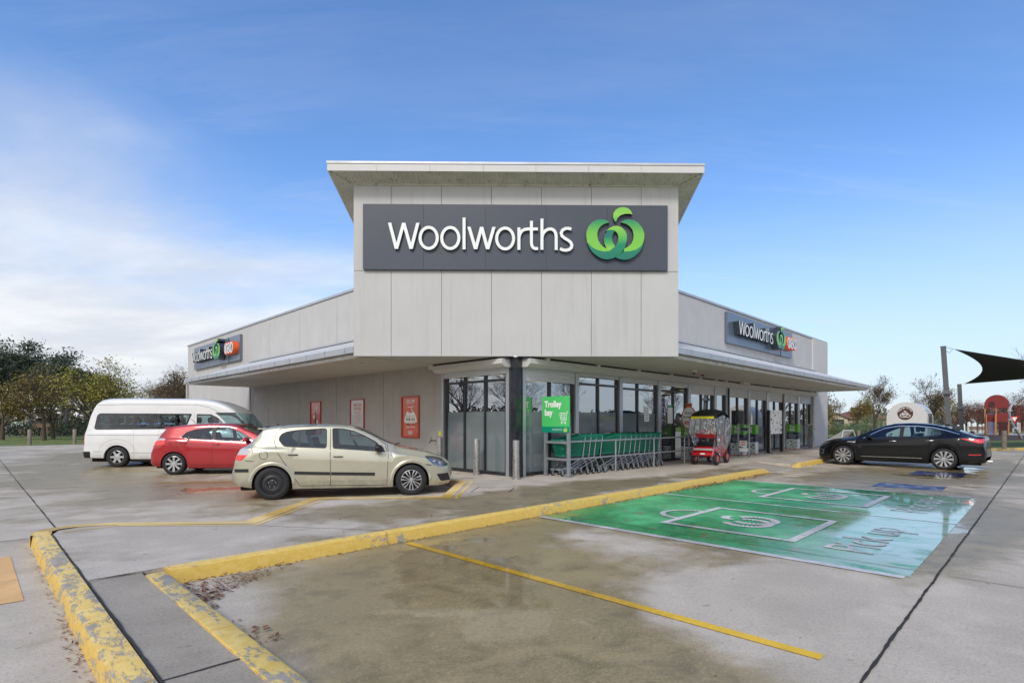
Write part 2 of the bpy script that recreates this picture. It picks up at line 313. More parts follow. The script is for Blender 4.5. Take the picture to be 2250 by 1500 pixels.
# ------------------------------------------------------------ mesh builder
class MB:
    def __init__(s, M=None): s.v = []; s.f = []; s.mi = []; s.M = M or Matrix(); s.m = 0
    def add(s, vs, fs, m=None):
        o = len(s.v); s.v += [s.M @ Vector(p) for p in vs]
        for f in fs: s.f.append([i+o for i in f]); s.mi.append(s.m if m is None else m)
    def box(s, x0, x1, y0, y1, z0, z1, m=None):
        if x0 > x1: x0, x1 = x1, x0
        if y0 > y1: y0, y1 = y1, y0
        if z0 > z1: z0, z1 = z1, z0
        v = [(x0,y0,z0),(x1,y0,z0),(x1,y1,z0),(x0,y1,z0),(x0,y0,z1),(x1,y0,z1),(x1,y1,z1),(x0,y1,z1)]
        s.add(v, [(0,3,2,1),(4,5,6,7),(0,1,5,4),(1,2,6,5),(2,3,7,6),(3,0,4,7)], m)
    def hexa(s, b, t, m=None):   # bottom 4 + top 4 points, counter-clockwise from above
        s.add(list(b)+list(t), [(0,3,2,1),(4,5,6,7),(0,1,5,4),(1,2,6,5),(2,3,7,6),(3,0,4,7)], m)
    def prism(s, pts, fn, d0, d1, m=None, mside=None):  # pts 2D; fn(u,v,d)->3D
        n = len(pts); a = sum(pts[i][0]*pts[(i+1)%n][1]-pts[(i+1)%n][0]*pts[i][1] for i in range(n))
        if a < 0: pts = pts[::-1]
        v = [fn(u, w_, d0) for u, w_ in pts]+[fn(u, w_, d1) for u, w_ in pts]
        s.add(v, [tuple(range(n)), tuple(range(2*n-1, n-1, -1))], m)
        s.add(v, [(i, i+n, (i+1)%n+n, (i+1)%n) for i in range(n)], mside if mside is not None else m)
    def tube(s, pts, r, n=8, m=None, closed=False, caps=True):
        pts = [Vector(p) for p in pts]; k = len(pts); rr = r if isinstance(r, (list, tuple)) else [r]*k
        vs = []; up = None
        for i, p in enumerate(pts):
            if closed: t = pts[(i+1) % k]-pts[i-1]
            else: t = pts[min(i+1, k-1)]-pts[max(i-1, 0)]
            t = t.normalized() if t.length > 1e-9 else Vector((0, 0, 1))
            if up is None: up = Vector((0, 0, 1)) if abs(t.z) < .9 else Vector((1, 0, 0))
            x = t.cross(up)
            if x.length < 1e-4: x = t.orthogonal()
            x.normalize(); y = x.cross(t).normalized(); up = y
            for j in range(n): a = 2*pi*j/n; vs.append(p+(x*cos(a)+y*sin(a))*rr[i])
        fs = []
        for i in range(k if closed else k-1):
            for j in range(n):
                a0 = i*n+j; a1 = i*n+(j+1) % n; b0 = ((i+1) % k)*n+j; b1 = ((i+1) % k)*n+(j+1) % n
                fs.append((a0, a1, b1, b0))
        if caps and not closed: fs.append(tuple(range(n-1, -1, -1))); fs.append(tuple(range((k-1)*n, k*n)))
        s.add(vs, fs, m)
    def lathe(s, prof, n=24, axis='z', c=(0,0,0), m=None, mats=None):   # prof: (r, h)
        c = Vector(c); vs = []; k = len(prof)
        for r, h in prof:
            for j in range(n):
                a = 2*pi*j/n; x, y = r*cos(a), r*sin(a)
                p = {'z': (x, y, h), 'y': (x, h, y), 'x': (h, x, y)}[axis]; vs.append(c+Vector(p))
        for i in range(k-1):
            fs = [(i*n+j, i*n+(j+1) % n, (i+1)*n+(j+1) % n, (i+1)*n+j) for j in range(n)]
            if axis == 'y': fs = [f[::-1] for f in fs]
            s.add([], [], None)
            o = len(s.v)
            if i == 0: base = o; s.v += [s.M @ p for p in vs]
            for f in fs: s.f.append([q+base for q in f]); s.mi.append((mats[i] if mats else (s.m if m is None else m)))
    def stroke(s, pts, wd, fn, d0, d1, closed=False, m=None, mside=None):
        pts = [Vector(p) for p in pts]; k = len(pts); L = []; R = []
        for i in range(k):
            if closed: a, b = pts[i-1], pts[(i+1) % k]
            else: a, b = pts[max(i-1, 0)], pts[min(i+1, k-1)]
            t = (b-a).normalized(); nn = Vector((-t.y, t.x)); q = 1.0
            if 0 < i < k-1 or closed:
                t1 = (pts[i]-pts[i-1]).normalized(); q = 1/max(.35, abs(Vector((-t1.y, t1.x)).dot(nn)))
            L.append(pts[i]+nn*wd/2*q); R.append(pts[i]-nn*wd/2*q)
        for i in range(k if closed else k-1):
            j = (i+1) % k; q = [L[i], R[i], R[j], L[j]]
            v = [fn(p.x, p.y, d) for d in (d0, d1) for p in q]
            s.add(v, [(0,1,2,3), (7,6,5,4)], m)
            sd = [(0,3,7,4), (1,5,6,2)]
            if not closed and i == 0: sd.append((0,4,5,1))
            if not closed and i == k-2: sd.append((3,2,6,7))
            s.add(v, sd, mside if mside is not None else m)
    def text(s, txt, fn, size, x, y, depth=.002, d=0.0, m=None, align='CENTER', sx=1.0, bold=0.0):
        cu = bpy.data.curves.new('t', 'FONT'); cu.body = txt; cu.size = size; cu.align_x = align; cu.offset = bold; cu.resolution_u = 3
        o = bpy.data.objects.new('t', cu); me = o.to_mesh(); o2 = len(s.v)
        vs = [(v.co.x*sx+x, v.co.y+y) for v in me.vertices]
        fs = [tuple(p.vertices) for p in me.polygons]
        s.add([fn(a, b, d+depth) for a, b in vs], fs, m)
        o.to_mesh_clear(); bpy.data.objects.remove(o); bpy.data.curves.remove(cu)
    def build(s, name, mats, parent=None, smooth=False, angle=35, mw=None, fixn=True):
        me = bpy.data.meshes.new(name); me.from_pydata([tuple(v) for v in s.v], [], s.f)
        if isinstance(mats, str): mats = [mats]
        for m in mats: me.materials.append(MATS[m])
        me.polygons.foreach_set('material_index', s.mi)
        if fixn:
            bm = bmesh.new(); bm.from_mesh(me); bmesh.ops.recalc_face_normals(bm, faces=bm.faces); bm.to_mesh(me); bm.free()
        if smooth:
            me.polygons.foreach_set('use_smooth', [True]*len(me.polygons)); me.set_sharp_from_angle(angle=radians(angle))
        o = bpy.data.objects.new(name, me); COL.objects.link(o)
        if parent: o.parent = parent
        if mw is not None: o.matrix_world = mw
        return o
def empty(name, M, label=None, cat=None, group=None, kind=None):
    o = bpy.data.objects.new(name, None); COL.objects.link(o); o.matrix_world = M; o.empty_display_size = .2
    return tag(o, label, cat, group, kind)
def tag(o, label=None, cat=None, group=None, kind=None):
    if label: o['label'] = label
    if cat: o['category'] = cat
    if group: o['group'] = group
    if kind: o['kind'] = kind
    return o
def struct(o): o['kind'] = 'structure'; return o
CHILD = {}
def copy_tree(o, M=None, parent=None):
    c = o.copy(); COL.objects.link(c)
    for k in list(c.keys()):
        if parent is None and k in ('label',): del c[k]
    if parent: c.parent = parent; c.matrix_parent_inverse = o.matrix_parent_inverse
    if M is not None: c.matrix_world = M
    for ch in [x for x in bpy.data.objects if x.parent == o and x != c]: copy_tree(ch, None, c)
    return c
def TR(x, y, z=0, rz=0): return Matrix.Translation((x, y, z)) @ Matrix.Rotation(rz, 4, 'Z')
def FRM(a, b, z=0, rz=0): return FR @ TR(a, b, z, rz)
def arc(cx, cy, r, a0, a1, n, ry=None):
    ry = r if ry is None else ry
    return [(cx+r*cos(radians(a0+(a1-a0)*i/n)), cy+ry*sin(radians(a0+(a1-a0)*i/n))) for i in range(n+1)]

# ------------------------------------------------------------ ground
PZ = .13
def sheet(name, poly, z, m, kind='structure'):
    b = MB(); b.add([(p[0], p[1], z) for p in poly], [tuple(range(len(poly)))])
    o = b.build(name, m, mw=FR); 
    if o.data.polygons[0].normal.z < 0: o.data.flip_normals()
    if kind: o['kind'] = kind
    return o
sheet('grass', [(-1500,-1500),(1500,-1500),(1500,1500),(-1500,1500)], -.03, 'grass')
sheet('car_park', [(-46,-46),(60,-46),(60,-26.5),(21.2,-3.5),(28,-3.5),(28,30),(-2,30),(-2,35.6),(-46,35.6)], 0, 'concrete')
# raised pavement and island
isl = [(-8.71,-3.45),(-8.71,-.75),(-8.62,-.42),(-8.4,-.34),(-8.09,-.48),(-6.76,-1.7),(-5.08,-.12),(-3.36,-1.68),(-1.43,.2),(-1.6,.55),(-1.6,28.6),(25.9,28.6),(25.9,-1),(28,-1),(28,-3.4),(9.2,-3.4),(9.1,-2.3),(7.2,-2.3),(7.1,-3.4),(-8.14,-3.4)]
b = MB()
b.prism(isl, lambda u, v, d: (u, v, d), -.05, PZ)
o = b.build('pavement', 'pavement_concrete', mw=FR); struct(o)
b = MB(); b.hexa([(7.1,-3.5,-.04),(9.2,-3.5,-.04),(9.1,-2.3,-.04),(7.2,-2.3,-.04)], [(7.1,-3.5,.008),(9.2,-3.5,.008),(9.1,-2.3,PZ-.001),(7.2,-2.3,PZ-.001)])
struct(b.build('kerb_ramp', 'strip_concrete', mw=FR))
b = MB(); b.box(-8.70,-8.31,-14,-3.46,-.05,PZ-.008); struct(b.build('pavement_strip', 'strip_concrete', mw=FR))
# kerbs: rounded-top profile swept along a line, in segments with joints
def kerb(name, p0, p1, wd, m, label=None, seg=2.4, h=PZ+.008, taper0=False, taper1=False, lean=.035, flip=False, seed=1):
    rnd = random.Random(seed); p0 = Vector(p0+(0,)); p1 = Vector(p1+(0,)); L = (p1-p0).length; t = (p1-p0)/L; n = Vector((-t.y, t.x, 0))*(-1 if flip else 1)
    b = MB(); x = 0
    prof = [(-lean,-.03),(-lean,.0),(0.004,h-.035),(.012,h-.012),(.035,h),(wd-.006,h),(wd,h-.01),(wd,-.03)]
    while x < L-.01:
        x1 = min(L, x+seg*rnd.uniform(.9,1.15))
        if L-x1 < .4: x1 = L
        ns = max(2, int((x1-x)/.12)); rings = []
        for i in range(ns+1):
            d = x+.004+(x1-x-.008)*i/ns; k = 1
            if taper0 and d < .5: k = max(.08, d/.5)
            if taper1 and d > L-.5: k = max(.08, (L-d)/.5)
            jit = rnd.uniform(-.0008,.0008)
            rings.append([p0+t*d+n*(q+(jit if j < 4 else 0))+Vector((0,0,max(-.03, z*k) if z > 0 else z)) for j, (q, z) in enumerate(prof)])
        m_ = len(prof); vs = [p for r in rings for p in r]
        fs = [(i*m_+j, i*m_+(j+1) % m_, (i+1)*m_+(j+1) % m_, (i+1)*m_+j) for i in range(ns) for j in range(m_)]
        fs += [tuple(range(m_)), tuple(range(ns*m_, ns*m_+m_))[::-1]]
        b.add(vs, fs); x = x1
    return struct(b.build(name, m, mw=FR, smooth=True, angle=40))
# outer side first: offset q=0 is the exposed face
kerb('kerb', (-8.12,-3.57), (7.05,-3.57), .17, 'kerb_yellow', taper1=True, seed=3)
kerb('kerb', (9.25,-3.57), (28,-3.57), .17, 'kerb_yellow', taper0=True, seed=4)
kerb('kerb', (-8.885,-13), (-8.885,-.42), .17, 'kerb_worn', flip=True, seed=5, seg=1.4, lean=.012)
kerb('kerb', (-8.14,-13), (-8.14,-3.60), .17, 'kerb_worn', seed=6, seg=2.5)
# curved nose + painted back edges of the island
def ribbon(b, pts, wd, z, m=0, side=0.0):
    pts = [Vector(p) for p in pts]; k = len(pts); L = []; R = []
    for i in range(k):
        a, c = pts[max(i-1,0)], pts[min(i+1,k-1)]; t = (c-a).normalized(); n = Vector((-t.y, t.x)); q = 1
        if 0 < i < k-1:
            t1 = (pts[i]-pts[i-1]).normalized(); q = 1/max(.5, abs(Vector((-t1.y, t1.x)).dot(n)))
        L.append(pts[i]+n*(side+wd/2)*q); R.append(pts[i]+n*(side-wd/2)*q)
    for i in range(k-1): b.add([(p.x, p.y, z) for p in (L[i], R[i], R[i+1], L[i+1])], [(0,1,2,3)], m)
edge = [(-8.8,-.66),(-8.78,-.42),(-8.66,-.27),(-8.45,-.22),(-8.09,-.38),(-6.74,-1.60),(-5.08,-.02),(-3.36,-1.57),(-1.43,.29)]
b = MB(); ribbon(b, edge, .19, PZ+.005, 0, -.0)
fl = [(p[0], p[1], z) for z in (PZ+.005, 0) for p in [(-8.9,-.66),(-8.87,-.38),(-8.73,-.19),(-8.44,-.12),(-8.04,-.29),(-6.74,-1.48),(-5.08,.09),(-3.36,-1.45),(-1.5,.36)]]
b.add(fl, [(i, i+1, i+10, i+9) for i in range(8)])
struct(b.build('kerb_edge', 'edge_line', mw=FR))
b = MB(); ribbon(b, [(-8.60,-.62),(-8.02,-.60),(-6.76,-1.85),(-5.07,-.29),(-3.36,-1.84),(-1.30,.12)], .055, PZ+.004); struct(b.build('painted_line', 'edge_line', mw=FR))
b = MB(); ribbon(b, [(-1.5,.42),(-1.6,.9),(-1.6,28.6)], .16, PZ+.004); struct(b.build('kerb_edge', 'yellow_line', mw=FR))
# joints
rnd = random.Random(5)
def joint(b, p0, p1, wd, z, jit=.006, step=.25):
    p0 = Vector(p0); p1 = Vector(p1); L = (p1-p0).length; n = max(2, int(L/step)); t = (p1-p0)/L; nn = Vector((-t.y, t.x)); pr = None
    for i in range(n+1):
        c = p0+t*(L*i/n)+nn*jit*1.6*mnoise.noise(Vector((p0.x+i*step*2.2, p0.y, 3.3))); w_ = wd*rnd.uniform(.6, 1.3)/2; cur = (c+nn*w_, c-nn*w_)
        if pr: b.add([(p.x, p.y, z) for p in (pr[0], pr[1], cur[1], cur[0])], [(0,1,2,3)])
        pr = cur
b = MB()
joint(b, (-46,-8.64), (-14,-8.64), .02, .0065, .004); joint(b, (-14,-8.64), (60,-8.64), .022, .0065, .005, .07); joint(b, (-8.56,.0), (-8.56,35.6), .018, .0065, .005)
struct(b.build('joint', 'black_joint', mw=FR))
b = MB()
for a in (-26.5,-18.6,-10.6,-2.75,4.75,12.6,20.5,28.4): joint(b, (a,-8.7), (a,-30), .010, .006, .003); 
for a in (-2.75,4.75,12.6): joint(b, (a,-3.62), (a,-8.62), .010, .0105, .003)
for bb in (.0,5.27,7.7,13.2,18.6,24.5,30): joint(b, (-8.56 if bb > 0 else -8.9,bb), (-30,bb), .012, .006, .004)
for bb in (5.27,9.6,14.1,18.6,24.5,30): joint(b, (-8.5,bb), (-1.75,bb), .012, .006, .004)
joint(b, (-8.9,-6.2), (-30,-6.2), .010, .006, .004)
struct(b.build('joint', 'moss_joint', mw=FR))
b = MB()
joint(b, (-8.69,-3.44), (-8.14,-3.44), .016, PZ+.0045); joint(b, (-8.70,-6.02), (-8.31,-6.02), .014, PZ-.003)
joint(b, (-8.30,-14), (-8.30,-3.46), .018, PZ+.0005, .004, .08); joint(b, (-8.705,-14), (-8.705,-.75), .016, PZ+.0048, .004, .08)
joint(b, (-6.75,-1.9), (-5.75,-3.4), .008, PZ+.004); joint(b, (-3.3,-1.9), (-1.9,-3.4), .010, PZ+.004); joint(b, (-1.3,.1), (1.2,-3.4), .006, PZ+.004)
joint(b, (-8.1,-3.397), (7.0,-3.397), .012, PZ+.0012, .003)
for a in (4.2,9.6,14.5,19.5,24.5): joint(b, (a,-.3), (a,-3.35), .008, PZ+.004)
struct(b.build('joint', 'black_joint', mw=FR))
b = MB()
for q in [(-2.35,-1.05),(-1.75,-1.05),(-1.75,-1.65),(-2.35,-1.65)]: pass
for p, q in (((-2.6,-1.35),(-1.95,-.85)),((-1.95,-.85),(-1.5,-1.45)),((-1.5,-1.45),(-2.15,-1.95)),((-2.15,-1.95),(-2.6,-1.35))): joint(b, p, q, .014, PZ+.005, .002, .1)
struct(b.build('pit_cover', 'black_joint', mw=FR))
# painted markings
def rect(b, a0, a1, b0, b1, z, m=0): b.add([(a0,b0,z),(a1,b0,z),(a1,b1,z),(a0,b1,z)], [(0,1,2,3)], m)
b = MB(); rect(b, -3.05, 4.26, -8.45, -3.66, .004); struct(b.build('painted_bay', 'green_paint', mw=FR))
b = MB()
rect(b, -3.17,-3.05,-8.42,-3.66,.008); rect(b, .64,.72,-8.45,-3.66,.008); rect(b, 4.26,4.33,-8.4,-3.8,.008)
struct(b.build('painted_line', 'white_paint', mw=FR))
b = MB(); rect(b, -5.66,-5.56,-8.38,-3.72,.006); struct(b.build('painted_line', 'yellow_line', mw=FR))
b = MB(); rect(b, -9.62,-9.09,-3.22,-1.10,.005); struct(b.build('painted_line', 'orange_paint', mw=FR))
b = MB()
for i in range(7):
    a = 6.9+i*.62; b.add([(a, -3.8-max(0,i-5)*.3, .005),(a+.12,-3.8-max(0,i-5)*.3,.005),(a-1.9+.12+i*.1,-8.3,.005),(a-1.9+i*.1,-8.3,.005)], [(0,1,2,3)])
rect(b, 11.6,11.7,-8.4,-4,.0055); rect(b, 14.9,15.0,-8.4,-3.7,.0055); rect(b, 18.2,18.3,-8.4,-3.7,.0055); rect(b, 6.7,6.78,-8.4,-3.7,.0055)
struct(b.build('painted_line', 'faint_yellow', mw=FR))
b = MB(); rect(b, 9.1,10.7,-7.75,-6.55,.006); rect(b, 5.2,6.2,-7.75,-6.45,.006); struct(b.build('painted_symbol', 'blue_paint', mw=FR))
# left bay lines run along the parked cars' heading
b = MB()
for (x, y, ln) in ((-8.9,13.2,5.6),(-12.3,16.3,5.8),(-16,20.0,6),(-7.0,11.35,2.6)):
    p = FRi @ Vector((x, y, 0)); dr = radians(9)-pi/4-TH; t = Vector((cos(dr), sin(dr))); n = Vector((-t.y, t.x))*.045
    q = Vector((p.x, p.y)); b.add([(v.x, v.y, .005) for v in (q+n, q-n, q-n+t*ln, q+n+t*ln)], [(0,1,2,3)])
struct(b.build('painted_line', 'yellow_line', mw=FR))
# shop emblem outlines (units: zoomed pixels, origin at the word's baseline start)
EMB = dict(
 lobe=[(932,770),(912,755),(890,745),(840,734),(790,742),(740,770),(700,815),(682,860),(676,915),(685,985),(740,1040),(800,1072),(870,1087),(930,1080),(990,1035),(990,1028),(972,1000),(962,970),(957,930),(962,900),(972,875),(945,850),(905,868),(882,900),(868,945),(875,1000),(898,1055),(860,1035),(830,1005),(808,965),(797,920),(797,880),(812,840),(840,805),(880,783)],
 strand=[(905,868),(945,850),(988,862),(968,892),(957,935),(963,980),(990,1028),(975,1045),(950,1062),(925,1068),(898,1055),(875,1000),(868,945),(882,900)],
 lobeonly=[(932,770),(912,755),(890,745),(840,734),(790,742),(740,770),(700,815),(682,860),(676,915),(685,985),(740,1040),(800,1072),(870,1087),(930,1080),(965,1060),(925,1064),(898,1055),(860,1035),(830,1005),(808,965),(797,920),(797,880),(812,840),(840,805),(880,783)],
 ring=[(685,985),(710,1045),(750,1100),(800,1140),(850,1165),(905,1173),(960,1163),(1010,1140),(1060,1100),(1100,1035),(1120,960),(1118,900),(1100,860),(1065,825),(1020,808),(975,810),(930,830),(892,868),(915,858),(945,850),(985,858),(1015,885),(1028,930),(1022,980),(990,1035),(930,1080),(870,1087),(800,1072),(740,1040)],
 right=[(1055,770),(1075,753),(1100,742),(1140,735),(1190,742),(1240,770),(1285,825),(1308,880),(1310,930),(1300,980),(1270,1030),(1220,1065),(1150,1083),(1085,1085),(1090,1055),(1130,1035),(1170,1000),(1190,950),(1193,900),(1180,850),(1150,810),(1110,785)],
 lower=[(1300,980),(1290,1030),(1255,1090),(1200,1140),(1150,1168),(1090,1177),(1040,1168),(995,1150),(1040,1120),(1085,1085),(1150,1083),(1220,1065),(1270,1030)],
 leaf=[(1000,768),(980,745),(968,715),(972,670),(1000,630),(1040,608),(1080,604),(1125,612),(1160,640),(1180,682),(1140,675),(1095,677),(1050,692),(1015,725)])
EC = (993, 900)
def emblem(b, fn, sc, d0, d1, ms, mside, keys=('lobeonly','strand','ring','right','lower','leaf')):
    for i, k in enumerate(keys):
        pts = [((x-EC[0])*sc, (EC[1]-y)*sc) for x, y in EMB[k]]
        b.prism(pts, fn, d0, d1+i*.0009*(1 if d1 > d0 else -1), ms[i % len(ms)], mside)
# bag stencils with the emblem and the words on the green bays
for k, off in enumerate((0, 3.78)):
    b = MB(); z = .012; fn = lambda u, v, d, o=off: (u+o, v, z)
    c = [(-2.2,-5.32),(-.33,-5.32),(-.33,-7.10),(-2.2,-7.10)]
    def fl(pts, wd, closed=False):
        pts = [Vector(p) for p in pts]
        q = len(pts)
        for i in range(q if closed else q-1):
            a_, c_ = pts[i], pts[(i+1) % q]; t = (c_-a_).normalized(); n = Vector((-t.y, t.x))*wd/2
            e = t*(wd*.49 if closed else .004)
            b.add([fn(p.x, p.y, 0) for p in (a_+n-e, a_-n-e, c_-n+e-t*(wd if closed else 0), c_+n+e-t*(wd if closed else 0))], [(0,1,2,3)])
    fl(c, .11, True)
    fl(arc(-1.3, -5.26, .42, 180, 0, 18, .42), .09)
    sc = .00165
    for kk in ('leaf',): b.add([fn(-1.25+(x-EC[0])*sc, -6.2+(EC[1]-y)*sc, 0) for x, y in EMB[kk]], [tuple(range(len(EMB[kk])))])
    for (cx, rr, ry) in ((-1.25-.12, .30, .30), (-1.25+.12, .30, .30)):
        pts = arc(cx, -6.22, rr, 60 if cx > -1.25 else 120, -215 if cx > -1.25 else 395, 22, ry)
        zz = z; fl(pts, .13)
        z += .0016
    if k == 1:
        pass
    b.text('Pick up', lambda u, v, d: (u+off, v, .012), .76, -1.32, -8.0, depth=0, sx=.92)
    o = b.build('painted_symbol', 'stencil_paint', mw=FR); struct(o)
# grass verges and mulch
b = MB(); b.prism([(21.3,-3.75),(28.3,-3.72),(28.3,-1),(90,-1),(90,-46),(60,-46),(60,-26.9)], lambda u, v, d: (u, v, d), -.05, .10); struct(b.build('grass', 'grass', mw=FR))
def kerb2(p0, p1): kerb('kerb', p0, p1, .2, 'kerb_worn', h=.125, seed=9, seg=3)
kerb2((60,-27.0), (21.2,-3.62))
b = MB(); b.prism([(36,-3.5),(60,-16),(72,-12),(66,6),(40,4)], lambda u, v, d: (u, v, d), .09, .125); struct(b.build('mulch', 'mulch', mw=FR))
b = MB(); rect(b, -46,40,63,65.5,-.02); b.add([(62,-14,.13),(74,-10,.13),(66,20,.13),(64.5,20,.13)], [(0,1,2,3)]); struct(b.build('path', 'path', mw=FR))
# leaf litter
b = MB(); rnd = random.Random(12)
def litter(n, a0, a1, b0, b1, s=.022, z=.004, pile=0):
    for _ in range(n):
        a = rnd.uniform(a0, a1); c = b0+(b1-b0)*(rnd.random()**1.8); q = s*rnd.uniform(.4, 1.5); an = rnd.uniform(0, 6.3); h = z+rnd.random()**2*pile
        d1 = Vector((cos(an), sin(an), rnd.uniform(-.3,.3)))*q; d2 = Vector((-sin(an), cos(an), rnd.uniform(-.4,.4)))*q*rnd.uniform(.25,.6)
        p = Vector((a, c, h+.006)); b.add([p+d1, p+d2, p-d1, p-d2], [(0,1,2,3)])
for k in range(7): litter(90, -8.10, -8.02+.14*(7-k), -3.62-.1*k, -3.72-.11*k, .017, .004, .03)
litter(140, -8.12,-8.00,-4.6,-3.65,.016,.004,.02); litter(200, -8.12,-8.06,-13,-4.2,.015); litter(60, -8.12,-7.9,-5.6,-5.0,.018,.004,.02)
litter(700, -7.2, 7, -3.615, -3.68, .014); litter(260, 1.4, 3.3, -3.61, -3.86, .026, .004, .05); litter(240, 3.9, 6.9, -3.61, -3.85, .026, .004, .04); litter(120, -1, 1.4, -3.61, -3.72, .02)
litter(500, -8.95,-8.895,-12,-.7,.011); litter(160, -8.98,-8.895,-7,-4,.015)
litter(120, 9.3, 20, -3.61,-3.78,.022); litter(60, -8,-2,-8.4,-3.7,.009); litter(30, -14,-9,-8,4,.010); litter(40, -8,-4,-3.2,-.8,.012,PZ+.004); litter(40, 22,27,-4.4,-6.9,.03)
litter(25, -.3,.9,-.1,-.3,.03,PZ+.004)
tag(b.build('leaf_litter', 'litter', mw=FR), 'brown dead leaves and bark bits lying along the yellow kerbs', 'leaf litter', kind='stuff')
# ------------------------------------------------------------ supermarket building
BLD = empty('supermarket_building', FR.copy(), 'grey panelled supermarket with a tall corner tower and canopies along both fronts', 'building')
def part(b, name, mats, parent=None, **kw): return b.build(name, mats, parent or BLD, **kw)
def fR(u, v, d): return (u, -d, v)        # on the right facade: u along a, d outwards (towards -b)
def fL(u, v, d): return (-d, u, v)        # on the left facade: u along b, d outwards (towards -a)
def boxR(b, a0, a1, d0, d1, z0, z1, m=None): b.box(a0, a1, -d0, -d1, z0, z1, m)
def boxL(b, b0, b1, d0, d1, z0, z1, m=None): b.box(-d0, -d1, b0, b1, z0, z1, m)
ZP = 6.05; SOF = 3.105
# right upper wall
def panels(bx, js, z0, z1, th=.12, mat_=0, gap=.014, d=0.0):
    b = MB()
    for i in range(len(js)-1): bx(b, js[i]+gap/2, js[i+1]-gap/2, d-th, d, z0, z1, mat_)
    bx(b, js[0], js[-1], d-th-.05, d-th*.85, z0+.02, z1-.02, 1)
    return b
jR = [.1,1.37,2.6,3.83,5.07,6.3,7.53,8.76,9.99,11.24,12.5,13.75,15,16.25,17.5,18.75,20,21.22,22.48,23.16]
part(panels(boxR, jR, SOF+.01, ZP), 'wall', ['wall_panel','gap_dark'])
b = MB(); boxR(b, 23.165, 25.91, -.3, .06, PZ-.1, ZP+.02); part(b, 'end_wall', 'wall_pale')
jL = [.1,2.9,6.1,9.28,12.47,15.67,18.83,22.02,25.31,28.53]
part(panels(boxL, jL, SOF+.01, ZP, gap=.02), 'wall', ['wall_panel','gap_dark'])
part(panels(boxL, [2.95,6.11,9.32,12.55,15.78,17.6], PZ-.05, SOF+.01, gap=.02, th=.10), 'wall', ['wall_canopy_shade','gap_dark'])
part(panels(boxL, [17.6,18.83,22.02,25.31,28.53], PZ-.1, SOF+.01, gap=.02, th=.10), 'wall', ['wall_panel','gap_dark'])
# back walls and flat roof, interior
b = MB(); b.box(25.6,25.905,.31,28.5,PZ-.1,ZP); b.box(.13,25.6,28.2,28.5,PZ-.1,ZP); part(b, 'back_wall', 'wall_pale')
b = MB(); b.box(.2,25.6,.2,28.2,ZP-.45,ZP-.35); part(b, 'roof', 'roof_sheet')
for nm, bx, L in (('r', boxR, 25.95), ('l', boxL, 28.56)):
    b = MB(); n = int(L/5.8)
    for i in range(n+1):
        u0 = .05+i*L/(n+1); u1 = .05+(i+1)*L/(n+1)-.006
        bx(b, u0, min(u1, L), -.22, .035, ZP+.022 if nm == 'l' else ZP+.022, ZP+.105)
    part(b, 'parapet_flashing', 'zinc')
# shop interior seen through the glass
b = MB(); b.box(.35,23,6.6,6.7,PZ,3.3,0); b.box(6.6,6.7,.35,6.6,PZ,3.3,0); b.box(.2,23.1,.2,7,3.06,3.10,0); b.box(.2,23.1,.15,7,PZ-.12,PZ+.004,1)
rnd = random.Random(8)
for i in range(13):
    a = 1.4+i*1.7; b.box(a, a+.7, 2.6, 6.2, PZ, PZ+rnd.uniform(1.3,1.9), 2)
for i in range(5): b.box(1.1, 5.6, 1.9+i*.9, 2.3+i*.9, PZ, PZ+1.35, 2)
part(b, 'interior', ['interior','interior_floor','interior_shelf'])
for i in range(5):
    b = MB()
    for k in range(3): b.box(.9+k*7, 6.8+k*7, 1.3+i*1.1, 1.38+i*1.1, 3.0, 3.03)
    part(b, 'ceiling_lamp', 'ceiling_lamp')
# column on the corner
b = MB(); b.box(-.07,.12,-.07,.12,PZ,SOF-.01); part(b, 'column', 'column_black')

# ---- glazing
def glaze(fn, bx, u0, u1, ztr, zf, nm, mull=1, ztop=2.85, frost=True, left_alu=True, fix=None):
    f = MB(); w_ = .06
    us = [u0]+[u0+(u1-u0)*(i+1)/(mull+1) for i in range(mull)]+[u1]
    if fix: us = fix
    for i, u in enumerate(us):
        lo = u-w_*.5 if 0 < i < len(us)-1 else (u if i == 0 else u-w_); bx(f, lo, lo+w_, -.10, .0, PZ, ztop)
    bx(f, u0+w_, u1-w_, -.098, -.004, PZ, PZ+.09); bx(f, u0+w_, u1-w_, -.098, -.004, ztop-.06, ztop)
    if ztr: bx(f, u0+w_, u1-w_, -.099, -.002, ztr-.03, ztr+.03)
    fo = part(f, 'window', 'black_frame')
    for i in range(len(us)-1):
        g = MB(); g.add([fn(us[i]+.02, PZ+.05, -.05), fn(us[i+1]-.02, PZ+.05, -.05), fn(us[i+1]-.02, ztop, -.05), fn(us[i]+.02, ztop, -.05)], [(0,1,2,3)]); part(g, 'pane', 'shop_glass', fo, fixn=False)
        if frost:
            g = MB(); bx(g, us[i]+.03, us[i+1]-.03, -.046, -.043, PZ+.09, zf); part(g, 'frosted_film', 'frosted', fo)
    return fo
def shutter(bx, fn, u0, u1, zb, zt=2.87):
    b = MB(); n = max(2, int((zt-zb)/.055)); pts = []
    h = (zt-zb)/n
    for i in range(n):
        z = zb+i*h
        b.prism([(0,z+.002),(.012,z+.006),(.018,z+h*.5),(.010,z+h-.004),(0,z+h-.001)], lambda d, zz_, u: fn(u, zz_, .02+d), u0, u1)
    part(b, 'roller_shutter', 'alu_white')
def jamb(bx, u0, u1, ztop=2.9):
    b = MB(); bx(b, u0, u1, -.02, .055, PZ, ztop); part(b, 'shutter_rail', 'alu')
